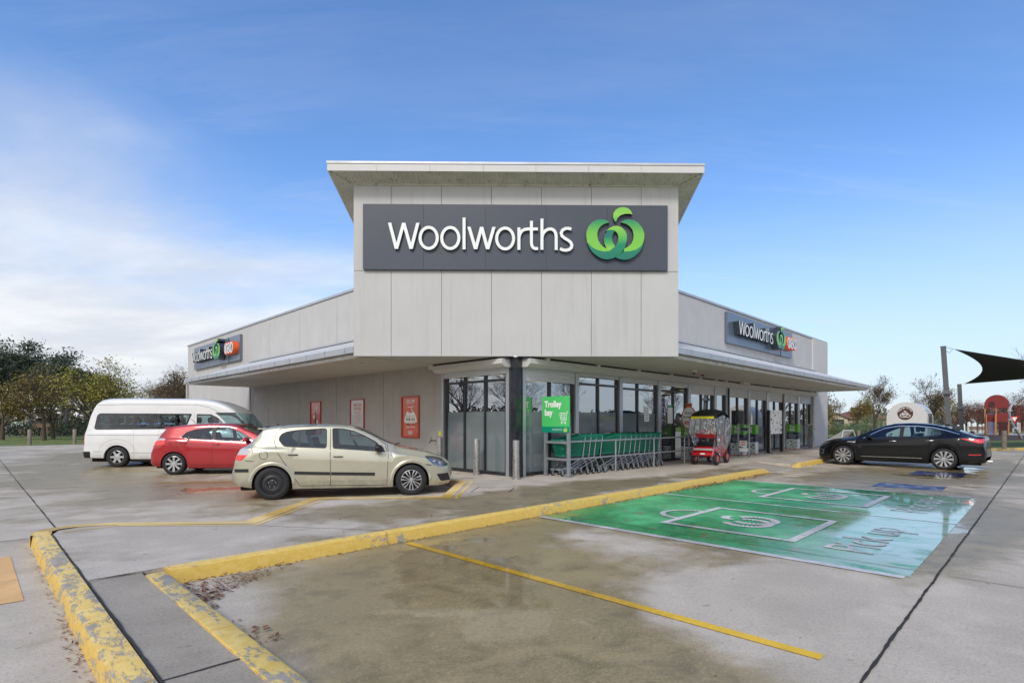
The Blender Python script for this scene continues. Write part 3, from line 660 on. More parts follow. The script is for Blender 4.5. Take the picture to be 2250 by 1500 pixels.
bays = [(.30,2.26,2.53,None,1),(2.42,4.40,2.76,2.56,1),(4.58,6.67,2.70,2.52,1),(6.88,8.77,2.71,2.55,1),(8.98,10.92,2.51,None,1),(11.12,12.0,2.55,None,0),(12.34,14.2,2.50,None,1),(14.5,16.35,2.46,None,1),(16.66,18.45,2.43,None,1),(18.86,20.72,2.43,None,1),(21.0,22.88,2.43,None,1)]
for i, (a0, a1, zb, ztr, mu) in enumerate(bays):
    glaze(fR, boxR, a0, a1, ztr, 1.76 if i < 3 else 1.26, 'x', mu, frost=(i in (0,1,6,7,8,9,10) or i == 2) and i != 4, fix=[4.58,5.52,6.67] if i == 2 else None)
    shutter(boxR, fR, a0, a1, zb)
for a0, a1 in ((.19,.295),(2.27,2.415),(4.41,4.57),(6.68,6.87),(8.78,8.97),(10.93,11.11),(12.01,12.1),(12.24,12.33),(14.22,14.48),(16.37,16.64),(18.74,18.85),(20.74,20.98),(22.89,23.0)): jamb(boxR, a0, a1)
glaze(fL, boxL, .34, 2.84, 2.56, 1.76, 'x', 2); shutter(boxL, fL, .32, 2.86, 2.70)
jamb(boxL, .20, .315); jamb(boxL, 2.86, 2.945)
# security mesh behind the left window
b = MB()
for i in range(26):
    for s in (-1, 1):
        u = .0+i*.13; p0 = (u, 1.70); p1 = (u+s*.55, 2.75)
        if min(p0[0],p1[0]) > .34 and max(p0[0],p1[0]) < 2.84: b.tube([fL(p0[0],p0[1],-.16), fL(p1[0],p1[1],-.16)], .006, 4)
part(b, 'security_mesh', 'alu')
# shutter head boxes
def headbox(fn, u0, u1):
    b = MB(); pts = [(.02,3.05),(.32,3.05),(.32,2.93),(.22,2.85),(.02,2.85)]
    b.prism(pts, lambda d, z, u: fn(u, z, d), u0, u1)
    part(b, 'shutter_box', 'box_beige')
for a0, a1 in ((.17,2.35),(2.36,4.49),(4.50,6.78),(6.79,8.87),(8.88,11.0),(11.01,12.17),(12.22,16.50),(16.51,20.85),(20.86,23.1)): headbox(fR, a0, a1)
headbox(fL, .17, 3.02)
b = MB()
boxR(b, .1,23.1,-.08,.24,3.055,3.098,0); boxL(b, .1,3.0,-.08,.24,3.055,3.098,0)  # black strips put in as the shade of the gap above the boxes
for a in (.75,2.9,5.0,7.0,9.1,10.4,11.3,13.4,16,19,22): boxR(b, a, a+.12, .10, .35, 3.045, 3.10, 1)
boxL(b, 3.03,3.22,.0,.3,2.98,3.10,1)
part(b, 'bracket_gap_shade', ['plastic_black','cream_plastic'])
# ---- canopies
def canopy(bx, fn, u0, u1, straps, end):
    b = MB(); bx(b, u0, u1, .001, 2.56, SOF, SOF+.08); part(b, 'soffit', 'soffit')
    b = MB(); bx(b, u0, u1+.002, 2.56, 2.66, SOF-.004, SOF+.085); bx(b, u1, u1+.06, .0, 2.66, SOF-.003, SOF+.085); part(b, 'fascia_board', 'stained_trim')
    g = MB(); x = u0
    ss = [u0]+[s for s in straps if u0 < s < u1]+[u1+.12]
    for i in range(len(ss)-1): bx(g, ss[i]+.004, ss[i+1]-.004, 2.62, 2.80, SOF+.10, SOF+.245)
    go = part(g, 'gutter', 'zinc')
    for q in ss[1:-1]: s_ = MB(); bx(s_, q-.014, q+.014, 2.60, 2.812, SOF+.095, SOF+.25); part(s_, 'gutter_strap', 'galv', go)
    r = MB(); n = int((u1-u0)/.19)
    for i in range(n):
        a0 = u0+(u1-u0)*i/n; a1 = u0+(u1-u0)*(i+1)/n; am = a0+(a1-a0)*.5
        for q0, q1, h0, h1 in ((a0, am, 0, .018), (am, a1, .018, 0)):
            r.add([fn(q0,SOF+.255+h0,2.72), fn(q1,SOF+.255+h1,2.72), fn(q1,4.28+h1,.0), fn(q0,4.28+h0,.0)], [(0,1,2,3)])
    r.prism([(2.70,SOF+.245),(.0,4.27),(.0,SOF+.3),(2.5,SOF+.2)], lambda d, z, u: fn(u, z, d), u1-.03, u1+.03)
    part(r, 'canopy_roof', 'roof_sheet', fixn=False)
    f = MB(); bx(f, u0, u1+.05, .0, .06, 4.27, 4.36); bx(f, u0, u1+.05, .0, .25, 4.25, 4.262); part(f, 'wall_flashing', 'zinc')
st = [3.59+1.122*i for i in range(-1,18)]
canopy(boxR, fR, 2.9, 23.15, st, 1)
canopy(boxL, fL, 2.9, 17.6, [3.3+1.12*i for i in range(14)], 1)
b = MB(); pts = [(0,0),(2.95,0),(2.95,-2.6),(0,0)]
# soffit infill behind the tower face: triangle between the face and both facades
tl = FRi @ (TW @ Vector((-4.166,.02,0))); tr = FRi @ (TW @ Vector((3.814,.02,0)))
b.prism([(tl.x,tl.y),(tr.x,tr.y),(2.91,-.002),(-.0015,-.002),(-.0015,2.91)], lambda u, v, d: (u, v, d), SOF+.002, SOF+.07)
part(b, 'soffit', 'soffit')
# ---- corner tower
M = FRi @ TW
zt0, zt1 = SOF-.001, 7.29
xs = [-4.166,-3.25,-2.02,-.794,.436,1.664,2.893,3.814]
b = MB(M)
for i in range(7):
    for z0, z1 in ((zt0, 5.185), (5.197, zt1)): b.box(xs[i]+(.005 if i else 0), xs[i+1]-(.005 if i < 6 else 0), 0, .1, z0, z1, 0)
b.box(-4.14,3.79,.09,.13,zt0+.01,zt1-.01,1)
for x0, x1 in ((-4.166,-4.06),(3.71,3.814)):
    b.box(x0, x1, .1, 1.98, SOF+.001, 7.05, 0); b.box(x0, x1, 1.98, 3.9, SOF+.001, 6.62, 0)
b.box(-4.06,3.71,3.8,3.9,6.0,6.62,0)
part(b, 'tower', ['tower_panel','gap_dark'])
# skillion tower roof
sl_ = math.tan(radians(13.9)); e = .475
yf, yb = -e, 4.0
xl, xr_ = -4.166-e, 3.814+e
def rz(y): return 7.407-(y-yf)*sl_
rf = empty('tower_roof', BLD.matrix_world.copy()); rf.parent = BLD; rf.matrix_parent_inverse = BLD.matrix_world.inverted()
for k in list(rf.keys()): del rf[k]
bpy.data.objects.remove(rf)
b = MB(M)
xx = xl
fx = [xl,-3.47,-2.22,-.965,.28,1.53,2.79,xr_]
for i in range(7): b.box(fx[i]+.003, fx[i+1]-.003, yf-.02, yf+.01, rz(yf), rz(yf)+.165)
for x0, x1 in ((xl, xl+.03),(xr_-.03, xr_)):
    b.hexa([(x0,yf+.011,rz(yf)),(x1,yf+.011,rz(yf)),(x1,yb,rz(yb)),(x0,yb,rz(yb))], [(x0,yf+.011,rz(yf)+.165),(x1,yf+.011,rz(yf)+.165),(x1,yb,rz(yb)+.165),(x0,yb,rz(yb)+.165)])
rfo = part(b, 'tower_roof', 'fascia')
b = MB(M)
b.box(xl-.01, xr_+.01, yf-.035, yf+.06, rz(yf)+.17, rz(yf)+.222)
b.hexa([(xl,yf+.06,rz(yf)+.168),(xr_,yf+.06,rz(yf)+.168),(xr_,yb,rz(yb)+.168),(xl,yb,rz(yb)+.168)], [(xl,yf+.06,rz(yf)+.20),(xr_,yf+.06,rz(yf)+.20),(xr_,yb,rz(yb)+.20),(xl,yb,rz(yb)+.20)])
part(b, 'roof_capping', 'zinc', rfo)
b = MB(M)   # corrugated soffit
n = 96
xa, xb = xl+.03, xr_-.03
def q(x0, x1, y0a, y1a, y0b, y1b, h0, h1): b.add([(x0,y0a,rz(y0a)+h0),(x1,y0b,rz(y0b)+h1),(x1,y1b,rz(y1b)+h1),(x0,y1a,rz(y1a)+h0)], [(0,1,2,3)])
for i in range(n):
    x0 = xa+(xb-xa)*i/n; x1 = xa+(xb-xa)*(i+1)/n; xm = (x0+x1)/2
    for p0, p1, h0, h1 in ((x0,xm,.002,.022),(xm,x1,.022,.002)):
        def ye(x): return min(0.0, yf+.012+max(0, min(x-xl, xr_-x))*1.0)
        q(p0, p1, yf+.012, ye(p0), yf+.012, ye(p1), h0, h1)
ny = 50
for sgn, xo, xi in ((-1, xl+.03, -4.166),(1, xr_-.03, 3.814)):
    for i in range(ny):
        y0 = yf+.03+(yb-yf-.03)*i/ny; y1 = yf+.03+(yb-yf-.03)*(i+1)/ny; ym = (y0+y1)/2
        for p0, p1, h0, h1 in ((y0,ym,.002,.02),(ym,y1,.02,.002)):
            def xin(y): return xi if y > 0 else (xo-sgn*(y-yf) if abs(y-yf) < e-.03 else xi)
            b.add([(xo,p0,rz(p0)+h0),(xin(p0),p0,rz(p0)+h0),(xin(p1),p1,rz(p1)+h1),(xo,p1,rz(p1)+h1)], [(0,1,2,3)])
for x0, x1 in ((xl+.05,-4.166),(xr_-.05,3.814)): b.tube([(x0,yf+.05,rz(yf+.05)-.003),(x1,0,rz(0)-.003)], .02, 4)
b.box(-4.166,3.814,-.03,-.002,rz(0)-.015,rz(0)+.03)
part(b, 'roof_soffit', 'soffit_iron', rfo, fixn=False)
# downlights, pipes, small fittings
for fn, lst in ((fR, ((2.0,1.35),(5.0,1.5),(8.3,1.5),(11.6,1.5),(14.9,1.5),(18.2,1.4),(21,1.4))), (fL, ((2.5,1.5),(4.1,1.9),(7.6,1.6),(11.2,1.5),(15,1.5)))):
    for u, d in lst:
        p = fn(u, 0, d); b = MB(); b.lathe([(.10,SOF-.001),(.105,SOF-.010),(.08,SOF-.012),(.075,SOF-.003)], 20, 'z', (p[0],p[1],0)); part(b, 'downlight', 'alu_white')
def pipe(pts, r, name='downpipe', m='pvc'):
    b = MB(); b.tube(pts, r, 10); 
    return part(b, name, m, smooth=True)
p = fR(12.17,0,.06); pipe([(p[0],p[1],PZ),(p[0],p[1],3.09)], .045, m='plastic_black')
p = fR(18.62,0,.05); pipe([(p[0],p[1],PZ),(p[0],p[1],3.09)], .05)
p = fR(23.02,0,.10); pipe([(p[0],p[1],PZ),(p[0],p[1],3.09)], .06)
p = fL(17.75,0,.09); pipe([(p[0],p[1],PZ),(p[0],p[1],3.5)], .05)
p = fL(28.35,0,.10); pipe([(p[0],p[1],PZ),(p[0],p[1],3.75)]+[(p[0]+.0-.12*sin(i*.5),p[1],3.75+.12*(1-cos(i*.5))) for i in range(1,7)], .055)
b = MB()
for z in (1.0,1.9,2.7): boxR(b, 23.06,23.12,.0,.19,z,z+.03); 
part(b, 'pipe_bracket', 'galv')
# dome camera, motion sensor, alarm
b = MB(); p = fR(6.35,0,1.5); b.lathe([(.001,SOF),(.085,SOF-.001),(.085,SOF-.07),(.06,SOF-.085)], 18, 'z', (p[0],p[1],0), 0); b.lathe([(.058,SOF-.084),(.05,SOF-.12),(.03,SOF-.14),(.001,SOF-.147)], 18, 'z', (p[0],p[1],0), 1)
part(b, 'dome_camera', ['cream_plastic','dark_dome'], smooth=True)
b = MB(); b.lathe([(.05,SOF-.01),(.05,SOF-.04),(.02,SOF-.05),(.001,SOF-.051)], 14, 'z', (-.16,-.14,0)); part(b, 'motion_sensor', 'letter_white', smooth=True)
b = MB(); p = fR(8.15,0,.9); b.lathe([(.055,SOF),(.055,SOF-.05),(.03,SOF-.06),(.001,SOF-.06)], 14, 'z', (p[0],p[1],0)); part(b, 'alarm', 'frame_red', smooth=True)
b = MB(); boxR(b, 12.6,13.3,.34,.5,SOF-.09,SOF-.005); part(b, 'door_sensor', 'cream_plastic')
# entrance door leaf, standing half open
b = MB(); boxR(b, 9.6,9.66,-.3,-.2,PZ,2.45); boxR(b, 10.35,10.41,-.3,-.2,PZ,2.45); boxR(b, 9.66,10.35,-.28,-.22,2.36,2.45); boxR(b, 9.66,10.35,-.28,-.22,PZ,PZ+.2)
part(b, 'door', 'black_frame')
# tap and yellow tag on the left wall
t = empty('water_tap', FR @ Matrix.Translation((0,3.25,1.0)), 'old brass tap on the grey wall beside the left window', 'tap')
b = MB(); b.tube([(0,0,-.05),(-.10,0,-.05),(-.20,0,-.045),(-.24,.0,-.08),(-.245,0,-.13)], [.014,.014,.02,.016,.013], 8); b.tube([(-.19,0,-.03),(-.19,0,.02)], .008, 6); b.tube([(-.19,-.05,.025),(-.19,.05,.025)], .009, 6)
mat('brass_old', (.12,.09,.055), .5, metal=.6); b.build('tap_body', 'brass_old', t, smooth=True)
b = MB(); b.box(-.012,0,-.22,-.12,.10,.22); mat('tag_yellow', (.72,.78,.03), .4); b.build('wall_tag', 'tag_yellow', t)

# ------------------------------------------------------------ signs
def ell(cx, cy, rx, ry, n=36): return arc(cx, cy, rx, 0, 360, n, ry)[:-1]
DIAG = [(795,283,868,0),(868,0,947,283),(947,283,1027,0),(1027,0,1100,283),(1653,243,1725,0),(1725,0,1790,243),(1790,243,1855,0),(1855,0,1924,243)]
LET = [(ell(1217,121,93,114),1), (ell(1451,121,93,114),1), ([(1600,-2),(1600,343)],0),
 (ell(2045,118,92,113),1), ([(2195,-5),(2195,238)],0),
 ([(2195,130),(2205,170),(2228,202),(2262,219),(2300,223),(2401,223)],0),
 ([(2331,312),(2331,70),(2337,38),(2352,18),(2374,9),(2403,11)],0),
 ([(2445,-3),(2445,335)],0), ([(2445,130),(2455,170),(2480,203),(2515,222),(2548,224),(2578,208),(2594,180),(2600,140),(2600,-5)],0),
 ([(2765,222),(2735,231),(2700,229),(2668,211),(2654,180),(2662,150),(2690,125),(2728,103),(2758,80),(2771,50),(2764,20),(2740,0),(2705,-8),(2670,-3),(2642,10)],0)]
def wordmark(b, fn, sc, x0, y0, d0, d1, mf, ms, wd=33):
    for i, (xa, ya, xb_, yb2) in enumerate(DIAG):
        h_ = wd*.545; b.prism([((x-778)*sc+x0, y*sc+y0) for x, y in ((xa-h_,ya),(xa+h_,ya),(xb_+h_,yb2),(xb_-h_,yb2))], fn, d0, d1+.0005*i*(1 if d1 > d0 else -1), mf, ms)
    for i, (pts, cl) in enumerate(LET):
        b.stroke([((x-778)*sc+x0, y*sc+y0) for x, y in pts], wd*sc*.98, fn, d0, d1+.0006*i*(1 if d1 > d0 else -1), bool(cl), mf, ms)
def big_sign(name, label, fn, M0, W_, H_, zb, u0, sgn, thick, dep, panelm, bws=None, split=None):
    """fn(u, v, d): u along the sign left to right, v height, d outwards"""
    t = empty(name, M0, label, 'shop sign')
    sc = W_[0]/3330.0; ctr = zb+H_/2
    b = MB(); 
    cuts = [0]+[c for c in W_[1]]
    for i in range(len(cuts)-1):
        def bxx(a, c, z0, z1, d0, d1, m): b.prism([(a,z0),(c,z0),(c,z1),(a,z1)], lambda u, v, d: fn(u, v, d), d0, d1, m, m)
        bxx(cuts[i]+.003, cuts[i+1]-.003, zb, zb+H_, .02, thick, 0)
    b.prism([(.01,zb+.01),(cuts[-1]-.01,zb+.01),(cuts[-1]-.01,zb+H_-.01),(.01,zb+H_-.01)], fn, .0, thick-.01, 1, 1)
    b.build('panel', [panelm, 'sign_edge'], t)
    if bws:
        b = MB(); L = cuts[-1]; a0 = bws
        b.prism([(a0-.02,zb-.01),(a0+.02,zb-.01),(a0+.02,zb+H_+.01),(a0-.02,zb+H_+.01)], fn, .0, thick+.012, 0, 0); b.build('divider', 'sign_edge', t)
    yb_ = ctr-.105*H_/1.0*1.0
    b = MB(); wordmark(b, fn, sc*1.0, (778-497)*sc, zb+(1266-1053)*sc*(H_/(713*sc)), thick, thick+dep, 0, 1)
    b.build('lettering', ['letter_white','letter_return'], t)
    ex = ((2250+EC[0])-497)*sc; ey = zb+(1278-EC[1])*sc
    g0 = ey-283*sc; g1 = ey+300*sc
    if name+'_a' not in MATS:
        S = 'main' 
    z = lambda y: ey+(EC[1]-y)*sc
    emblem_mat(label[:9]+'_e0', z(1087), z(735), [(0,(.20,.55,.05)),(.55,(.17,.50,.06)),(1,(.0,.24,.10))])
    emblem_mat(label[:9]+'_e1', z(1173), z(808), [(0,(.0,.16,.11)),(.45,(.0,.23,.11)),(.62,(.08,.42,.07)),(1,(.26,.58,.07))])
    emblem_mat(label[:9]+'_e2', z(1055), z(862), [(0,(.25,.56,.07)),(.35,(.05,.38,.08)),(.7,(.0,.17,.11)),(1,(.0,.18,.11))])
    emblem_mat(label[:9]+'_e3', z(768), z(604), [(0,(.06,.38,.09)),(.5,(.26,.58,.07)),(1,(.20,.52,.07))])
    ms = [label[:9]+'_e0', label[:9]+'_e2', label[:9]+'_e1', 'letter_return', label[:9]+'_e3']
    b = MB(); emblem(b, lambda u, v, d: fn(u+ex, v+ey, d), sc, thick, thick+dep*1.25, [0,1,2,0,2,4], 3)
    b.build('emblem', ms, t)
    if bws:
        b = MB(); r = .26; cx = (bws+cuts[-1])/2; cy = ctr
        for k in range(3):
            c = cx+(k-1)*r*1.55; dd = thick+dep+k*.004
            b.prism(ell(c, cy, r*1.06, r*1.16, 28), fn, thick, dd, 0, 0)
            b.prism(ell(c, cy, r*.90, r*.98, 28), fn, dd, dd+.006, 1, 1)
            b.prism(ell(c, cy, r*.66, r*.74, 28), fn, dd+.006, dd+.012, 2, 2)
            b.text('BWS'[k], lambda u, v, d: fn(u, v, dd+.016), .42, c, cy-.15, 0, m=1, bold=.012)
        b.build('liquor_emblem', ['bws_orange','letter_white','print_navy'], t)
    return t
big_sign('shop_sign', 'widest dark slate sign with white lettering and green emblem on the corner tower', lambda u, v, d: (u-3.92, -d, v), TW.copy(), (7.45*3330/3330*1.0, [1.33*1.11,2.98,4.47,5.96,7.45]), 1.589, 5.204, 0, 1, .08, .07, 'sign_slate')
big_sign('shop_sign', 'blue grey sign with a liquor logo above the right canopy', lambda u, v, d: (u+11.93, -d, v), FR.copy(), (6.25, [3.0,6.04,7.66]), 1.25, 4.68, 0, 1, .12, .26, 'sign_zinc', bws=6.04)
big_sign('shop_sign', 'grey sign with a liquor logo above the left canopy', lambda u, v, d: (-d, 26.75-u, v), FR.copy(), (6.25, [2.5,6.04,7.71]), 1.26, 4.52, 0, 1, .12, .26, 'sign_zinc', bws=6.04)

# posters on the left wall; u runs left to right as read (from large b to small b)
def poster(b1, b0, lab, draw, bg_):
    t = empty('wall_poster', FR @ Matrix.Translation((0, b1, 1.0)), lab, 'poster', 'framed liquor posters on the left wall')
    w_ = b1-b0; fn = lambda u, v, d: (-d, -u, v)
    b = MB(); f = .035
    for (u0, u1, v0, v1) in ((0,w_,0,f),(0,w_,1.27-f,1.27),(0,f,f,1.27-f),(w_-f,w_,f,1.27-f)): b.prism([(u0,v0),(u1,v0),(u1,v1),(u0,v1)], fn, .0, .045)
    b.build('frame', 'frame_red', t)
    b = MB(); b.prism([(f,f),(w_-f,f),(w_-f,1.27-f),(f,1.27-f)], fn, .004, .015); b.build('sheet', bg_, t)
    b = MB(); draw(b, fn, w_); b.build('printing', ['print_white','print_orange','print_pink','print_black','print_olive'], t, fixn=False)
def T(b, fn, s, size, x, y, m, sx=1.0, bold=.0, d=.018, align='CENTER'): b.text(s, lambda u, v, dd: fn(u, v, d), size, x, y, 0, m=m, sx=sx, bold=bold, align=align)
def bottle(b, fn, x, y, s, m, lab=True, lm=0):
    pts = [(-.022,0),(.022,0),(.022,.13),(.007,.17),(.007,.24),(-.007,.24),(-.007,.17),(-.022,.13)]
    b.add([fn(x+px*s, y+py*s, .0185) for px, py in pts], [tuple(range(8))], m)
    if lab: b.add([fn(x+px*s, y+py*s, .0195) for px, py in ((-.02,.03),(.02,.03),(.02,.10),(-.02,.10))], [(0,1,2,3)], lm)
def d3(b, fn, w_):
    T(b, fn, '10% OFF', .17, w_/2, 1.05, 0, .72, .004)
    b.stroke([(x, y) for x, y in arc(w_/2, 1.02, .2, 215, 325, 10, .09)], .02, lambda u, v, d: fn(u, v, d), .0175, .018, False, 0, 0)
    pts = [(w_/2-.33,.48),(w_/2-.31,.62),(w_/2-.22,.76),(w_/2-.13,.82),(w_/2-.10,.76),(w_/2+.08,.76),(w_/2+.11,.83),(w_/2+.22,.76),(w_/2+.31,.62),(w_/2+.34,.48),(w_/2+.26,.46),(w_/2+.24,.56),(w_/2-.24,.56),(w_/2-.26,.46)]
    b.add([fn(x, y, .0172) for x, y in pts[:10]], [tuple(range(10))], 0)
    b.add([fn(x, y, .0172) for x, y in ((w_/2+.04,.84),(w_/2+.09,.84),(w_/2+.09,.88),(w_/2+.04,.88))], [(0,1,2,3)], 0)
    for i in range(6): bottle(b, fn, w_/2-.22+i*.088, .40, 1.25, (4,3,3,2,3,4)[i])
    T(b, fn, 'Discover our favourites', .052, w_/2, .32, 0, .95, .002)
    for i in range(3):
        b.add([fn(w_/2-.07+i*.07+x, .16+y, .0185+i*.0004) for x, y in ell(0,0,.038,.05,16)], [tuple(range(16))], 0)
        b.add([fn(w_/2-.07+i*.07+x, .16+y, .0195+i*.0004) for x, y in ell(0,0,.018,.028,12)], [tuple(range(12))], 3)
def d2(b, fn, w_):
    T(b, fn, 'SAVE ON', .17, w_/2, 1.01, 1, .78, .004); T(b, fn, 'CRAFT BEER', .12, w_/2, .90, 1, .78, .003)
    T(b, fn, '25%', .30, w_/2, .65, 2, .90, .006); T(b, fn, 'OFF', .30, w_/2, .42, 2, .95, .006); T(b, fn, 'SIX PACKS', .09, w_/2, .28, 2, 1, .002)
def d1(b, fn, w_):
    T(b, fn, '$', .16, w_/2-.19, 1.04, 0, .8, .004); T(b, fn, '16', .32, w_/2+.02, .93, 0, .8, .008)
    bottle(b, fn, w_/2, .18, 2.9, 3, False)
    for x, y, r in ((-.14,.68,.075),(.14,.48,.06)): b.add([fn(w_/2+x+p, y+q_, .0192) for p, q_ in ell(0,0,r,r*1.25,18)], [tuple(range(18))], 0)
    for i in range(4): b.add([fn(w_/2+.08+p, .22+i*.045+q_, .0195) for p, q_ in ((0,0),(.22,0),(.22,.02),(0,.02))], [(0,1,2,3)], 0)
poster(5.01, 4.07, 'tall orange poster reading 10% OFF with wine bottles, nearest the tap', d3, 'orange_red')
poster(8.25, 7.29, 'pale poster reading SAVE ON CRAFT BEER in a red frame', d2, 'poster_white')
poster(11.45, 10.54, 'red poster reading $16 with a dark bottle, farthest from the corner', d1, 'poster_red')
# notices and stickers on the right glass
b = MB(); 
fw = lambda u, v, d: (u, -d, v)
s1 = empty('window_notice', FR @ Matrix.Translation((7.1,0,1.3)), 'white paper notice with a dark header on the glass behind the trolleys', 'notice')
fn = lambda u, v, d: (u, -d-(-.04), v)
b = MB(); b.prism([(.35,.13),(.75,.13),(.75,.77),(.35,.77)], fn, .0, .006, 0); b.prism([(.36,.68),(.74,.68),(.74,.76),(.36,.76)], fn, .006, .008, 1)
for i in range(9): b.prism([(.40,.20+i*.05),(.70,.20+i*.05),(.70,.215+i*.05),(.40,.215+i*.05)], fn, .006, .0075, 2)
b.build('notice_sheet', ['print_white','dark_green_band','display_pale'], s1)
s2 = empty('window_notice', FR @ Matrix.Translation((5.95,0,1.5)), 'small cream notice taped on the dark glass above the trolleys', 'notice')
b = MB(); b.prism([(0,0),(.28,0),(.28,.5),(0,.5)], fn, 0, .005, 0)
for i in range(6): b.prism([(.05,.06+i*.07),(.23,.06+i*.07),(.23,.08+i*.07),(.05,.08+i*.07)], fn, .005, .0065, 1)
b.build('notice_sheet', ['print_white','print_black'], s2)
s3 = empty('window_notice', FR @ Matrix.Translation((6.93,0,1.3)), 'tall navy opening hours panel printed on the entrance glass', 'notice')
b = MB(); b.prism([(0,0),(.30,0),(.30,1.0),(0,1.0)], lambda u, v, d: (u, -d+.04, v), 0, .005, 0)
for i in range(11): b.prism([(.04,.08+i*.075),(.04+.1+.1*(i % 3)*.6,.08+i*.075),(.14+.1*(i % 3)*.6,.10+i*.075),(.04,.10+i*.075)], lambda u, v, d: (u, -d+.04, v), .005, .0065, 1)
b.build('notice_sheet', ['print_navy','print_white'], s3)
# ------------------------------------------------------------ street furniture by the shop
def bollard(a, b_, h, lab):
    t = empty('bollard', FRM(a, b_, PZ), lab, 'bollard', 'stainless steel bollards at the shop corner')
    b = MB(); r = .082; b.lathe([(.001,0),(r+.02,0),(r+.02,.006),(r,.008),(r,h-.01),(r-.008,h),(.001,h+.001)], 28); b.build('post', 'steel', t, smooth=True)
bollard(-.34, -.34, .93, 'tall steel bollard right in front of the black corner column')
bollard(-.34, 1.10, .93, 'steel bollard standing in front of the left window')
bollard(-.12, 2.95, .93, 'steel bollard next to the wall tap')
# slanted-top post near the far end
t = empty('bin_post', FRM(20.55,-.72,PZ), 'steel post with a slanted plate on top near the far downpipe', 'post')
b = MB(); b.box(-.14,.14,-.12,.12,0,1.0); b.hexa([(-.14,-.12,1.0),(.14,-.12,1.0),(.14,.12,1.0),(-.14,.12,1.0)], [(-.14,-.12,1.18),(.14,-.12,.98),(.14,.12,.98),(-.14,.12,1.18)]); b.build('post', 'steel', t)
b = MB(); b.hexa([(-.17,-.15,1.20),(.17,-.15,.985),(.17,.15,.985),(-.17,.15,1.20)], [(-.17,-.15,1.225),(.17,-.15,1.01),(.17,.15,1.01),(-.17,.15,1.225)]); b.build('top_plate', 'alu_white', t)

# ---- trolley bay: rails, posts and green board
bay = empty('trolley_bay', FRM(.86,-.32,PZ), 'galvanised trolley bay rail with a green Trolley bay board', 'trolley bay')
# local frame: x along a, y along b
def lb(a, b_): return (a-.86, b_+.32)
b = MB()
for (a, bb) in ((.86,-.21),(.84,-.98)):
    x, y = lb(a, bb); b.box(x-.035, x+.035, y-.035, y+.035, 0, 1.24); b.box(x-.08, x+.08, y-.08, y+.08, 0, .008)
b.build('post', 'galv', bay)
for a in (2.84,4.82,6.7,8.4):
    x, y = lb(a, -.98); b = MB(); b.tube([(x,y,0),(x,y,.86)], .024, 10); b.build('post', 'galv', bay, smooth=True)
x0, y0 = lb(.84,-.98); x1, y1 = lb(.86,-.21)
b = MB(); b.tube([(x0+.03,y0,.87),(6.4,y0,.87),(8.2,y0,.87)], .024, 10); b.tube([(x0+.03,y0,.44),(7.6,y0,.44)], .022, 10); b.build('rail', 'galv', bay, smooth=True)
b = MB(); b.box(x0+.0,x1+.02,y0+.04,y1-.035,.82,.88); b.box(x0,x1+.02,y0+.04,y1-.035,.40,.46); b.build('end_rail', 'galv', bay)
b = MB()
x2, y2 = lb(5.6,-.32); b.tube([(x2,y2,0),(x2,y2,.86),(x2+.3,y2+.0,.9),(x2+.6,y2,.86),(x2+.6,y2,0)], .022, 8); b.tube([(x2,y2,.45),(x2+.6,y2,.45)], .018, 8); b.build('hoop', 'galv', bay, smooth=True)
# board faces the camera side (-a): u from b=-.29 (left) to b=-1.07 (right)
d_ = Vector((x0-x1, y0-y1, 0)).normalized(); nrm = Vector((d_.y, -d_.x, 0)); nrm = nrm if nrm.x < 0 else -nrm
org = Vector((x1, y1, 0))-d_*.08+nrm*.04
fb = lambda u, v, d: tuple(org+d_*u+nrm*d+Vector((0,0,v)))
Wd = .93
brd = MB(); brd.prism([(0,1.10),(Wd,1.10),(Wd,2.00),(0,2.00)], fb, 0, .02, 0, 0); brd.prism([(0.0,1.10),(Wd,1.10),(Wd,1.245),(0,1.245)], fb, .02, .0215, 1, 1)
bo = brd.build('sign_board', ['bright_green','dark_green_band'], bay)
b = MB(); b.text('Trolley', lambda u, v, d: fb(u, v, .0225), .215, .10, 1.735, 0, m=0, align='LEFT', sx=.90, bold=.009); b.text('bay', lambda u, v, d: fb(u, v, .0225), .215, .10, 1.525, 0, m=0, align='LEFT', sx=.90, bold=.009)
wordmark(b, lambda u, v, d: fb(u, v, .0225), .00017, .36, 1.148, 0, .0001, 0, 0, 40)
emblem(b, lambda u, v, d: fb(u+.80, v+1.172, .0225+d), .00019, 0, .0002, [1], 1)
# cart pictogram
cart = lambda pts, w_=.014: b.stroke(pts, w_, lambda u, v, d: fb(u+.08, v+.03, .0225+d), 0, .0004, False, 0, 0)
cart([(.80,1.60),(.765,1.55),(.74,1.37),(.57,1.37)]); cart([(.53,1.55),(.77,1.55)]); cart([(.53,1.55),(.56,1.41),(.745,1.41)]); cart([(.535,1.505),(.758,1.505)],.009); cart([(.548,1.455),(.75,1.455)],.009)
for xx_ in (.59,.64,.69): cart([(xx_,1.55),(xx_+.005,1.41)], .009)
cart([(.57,1.335),(.74,1.335)],.012)
for xx_ in (.60,.71): b.add([fb(xx_+p+.08, 1.33+q_, .0229) for p, q_ in ell(0,0,.022,.022,14)], [tuple(range(14))], 0)
b.build('board_print', ['print_white','lime'], bo, fixn=False)

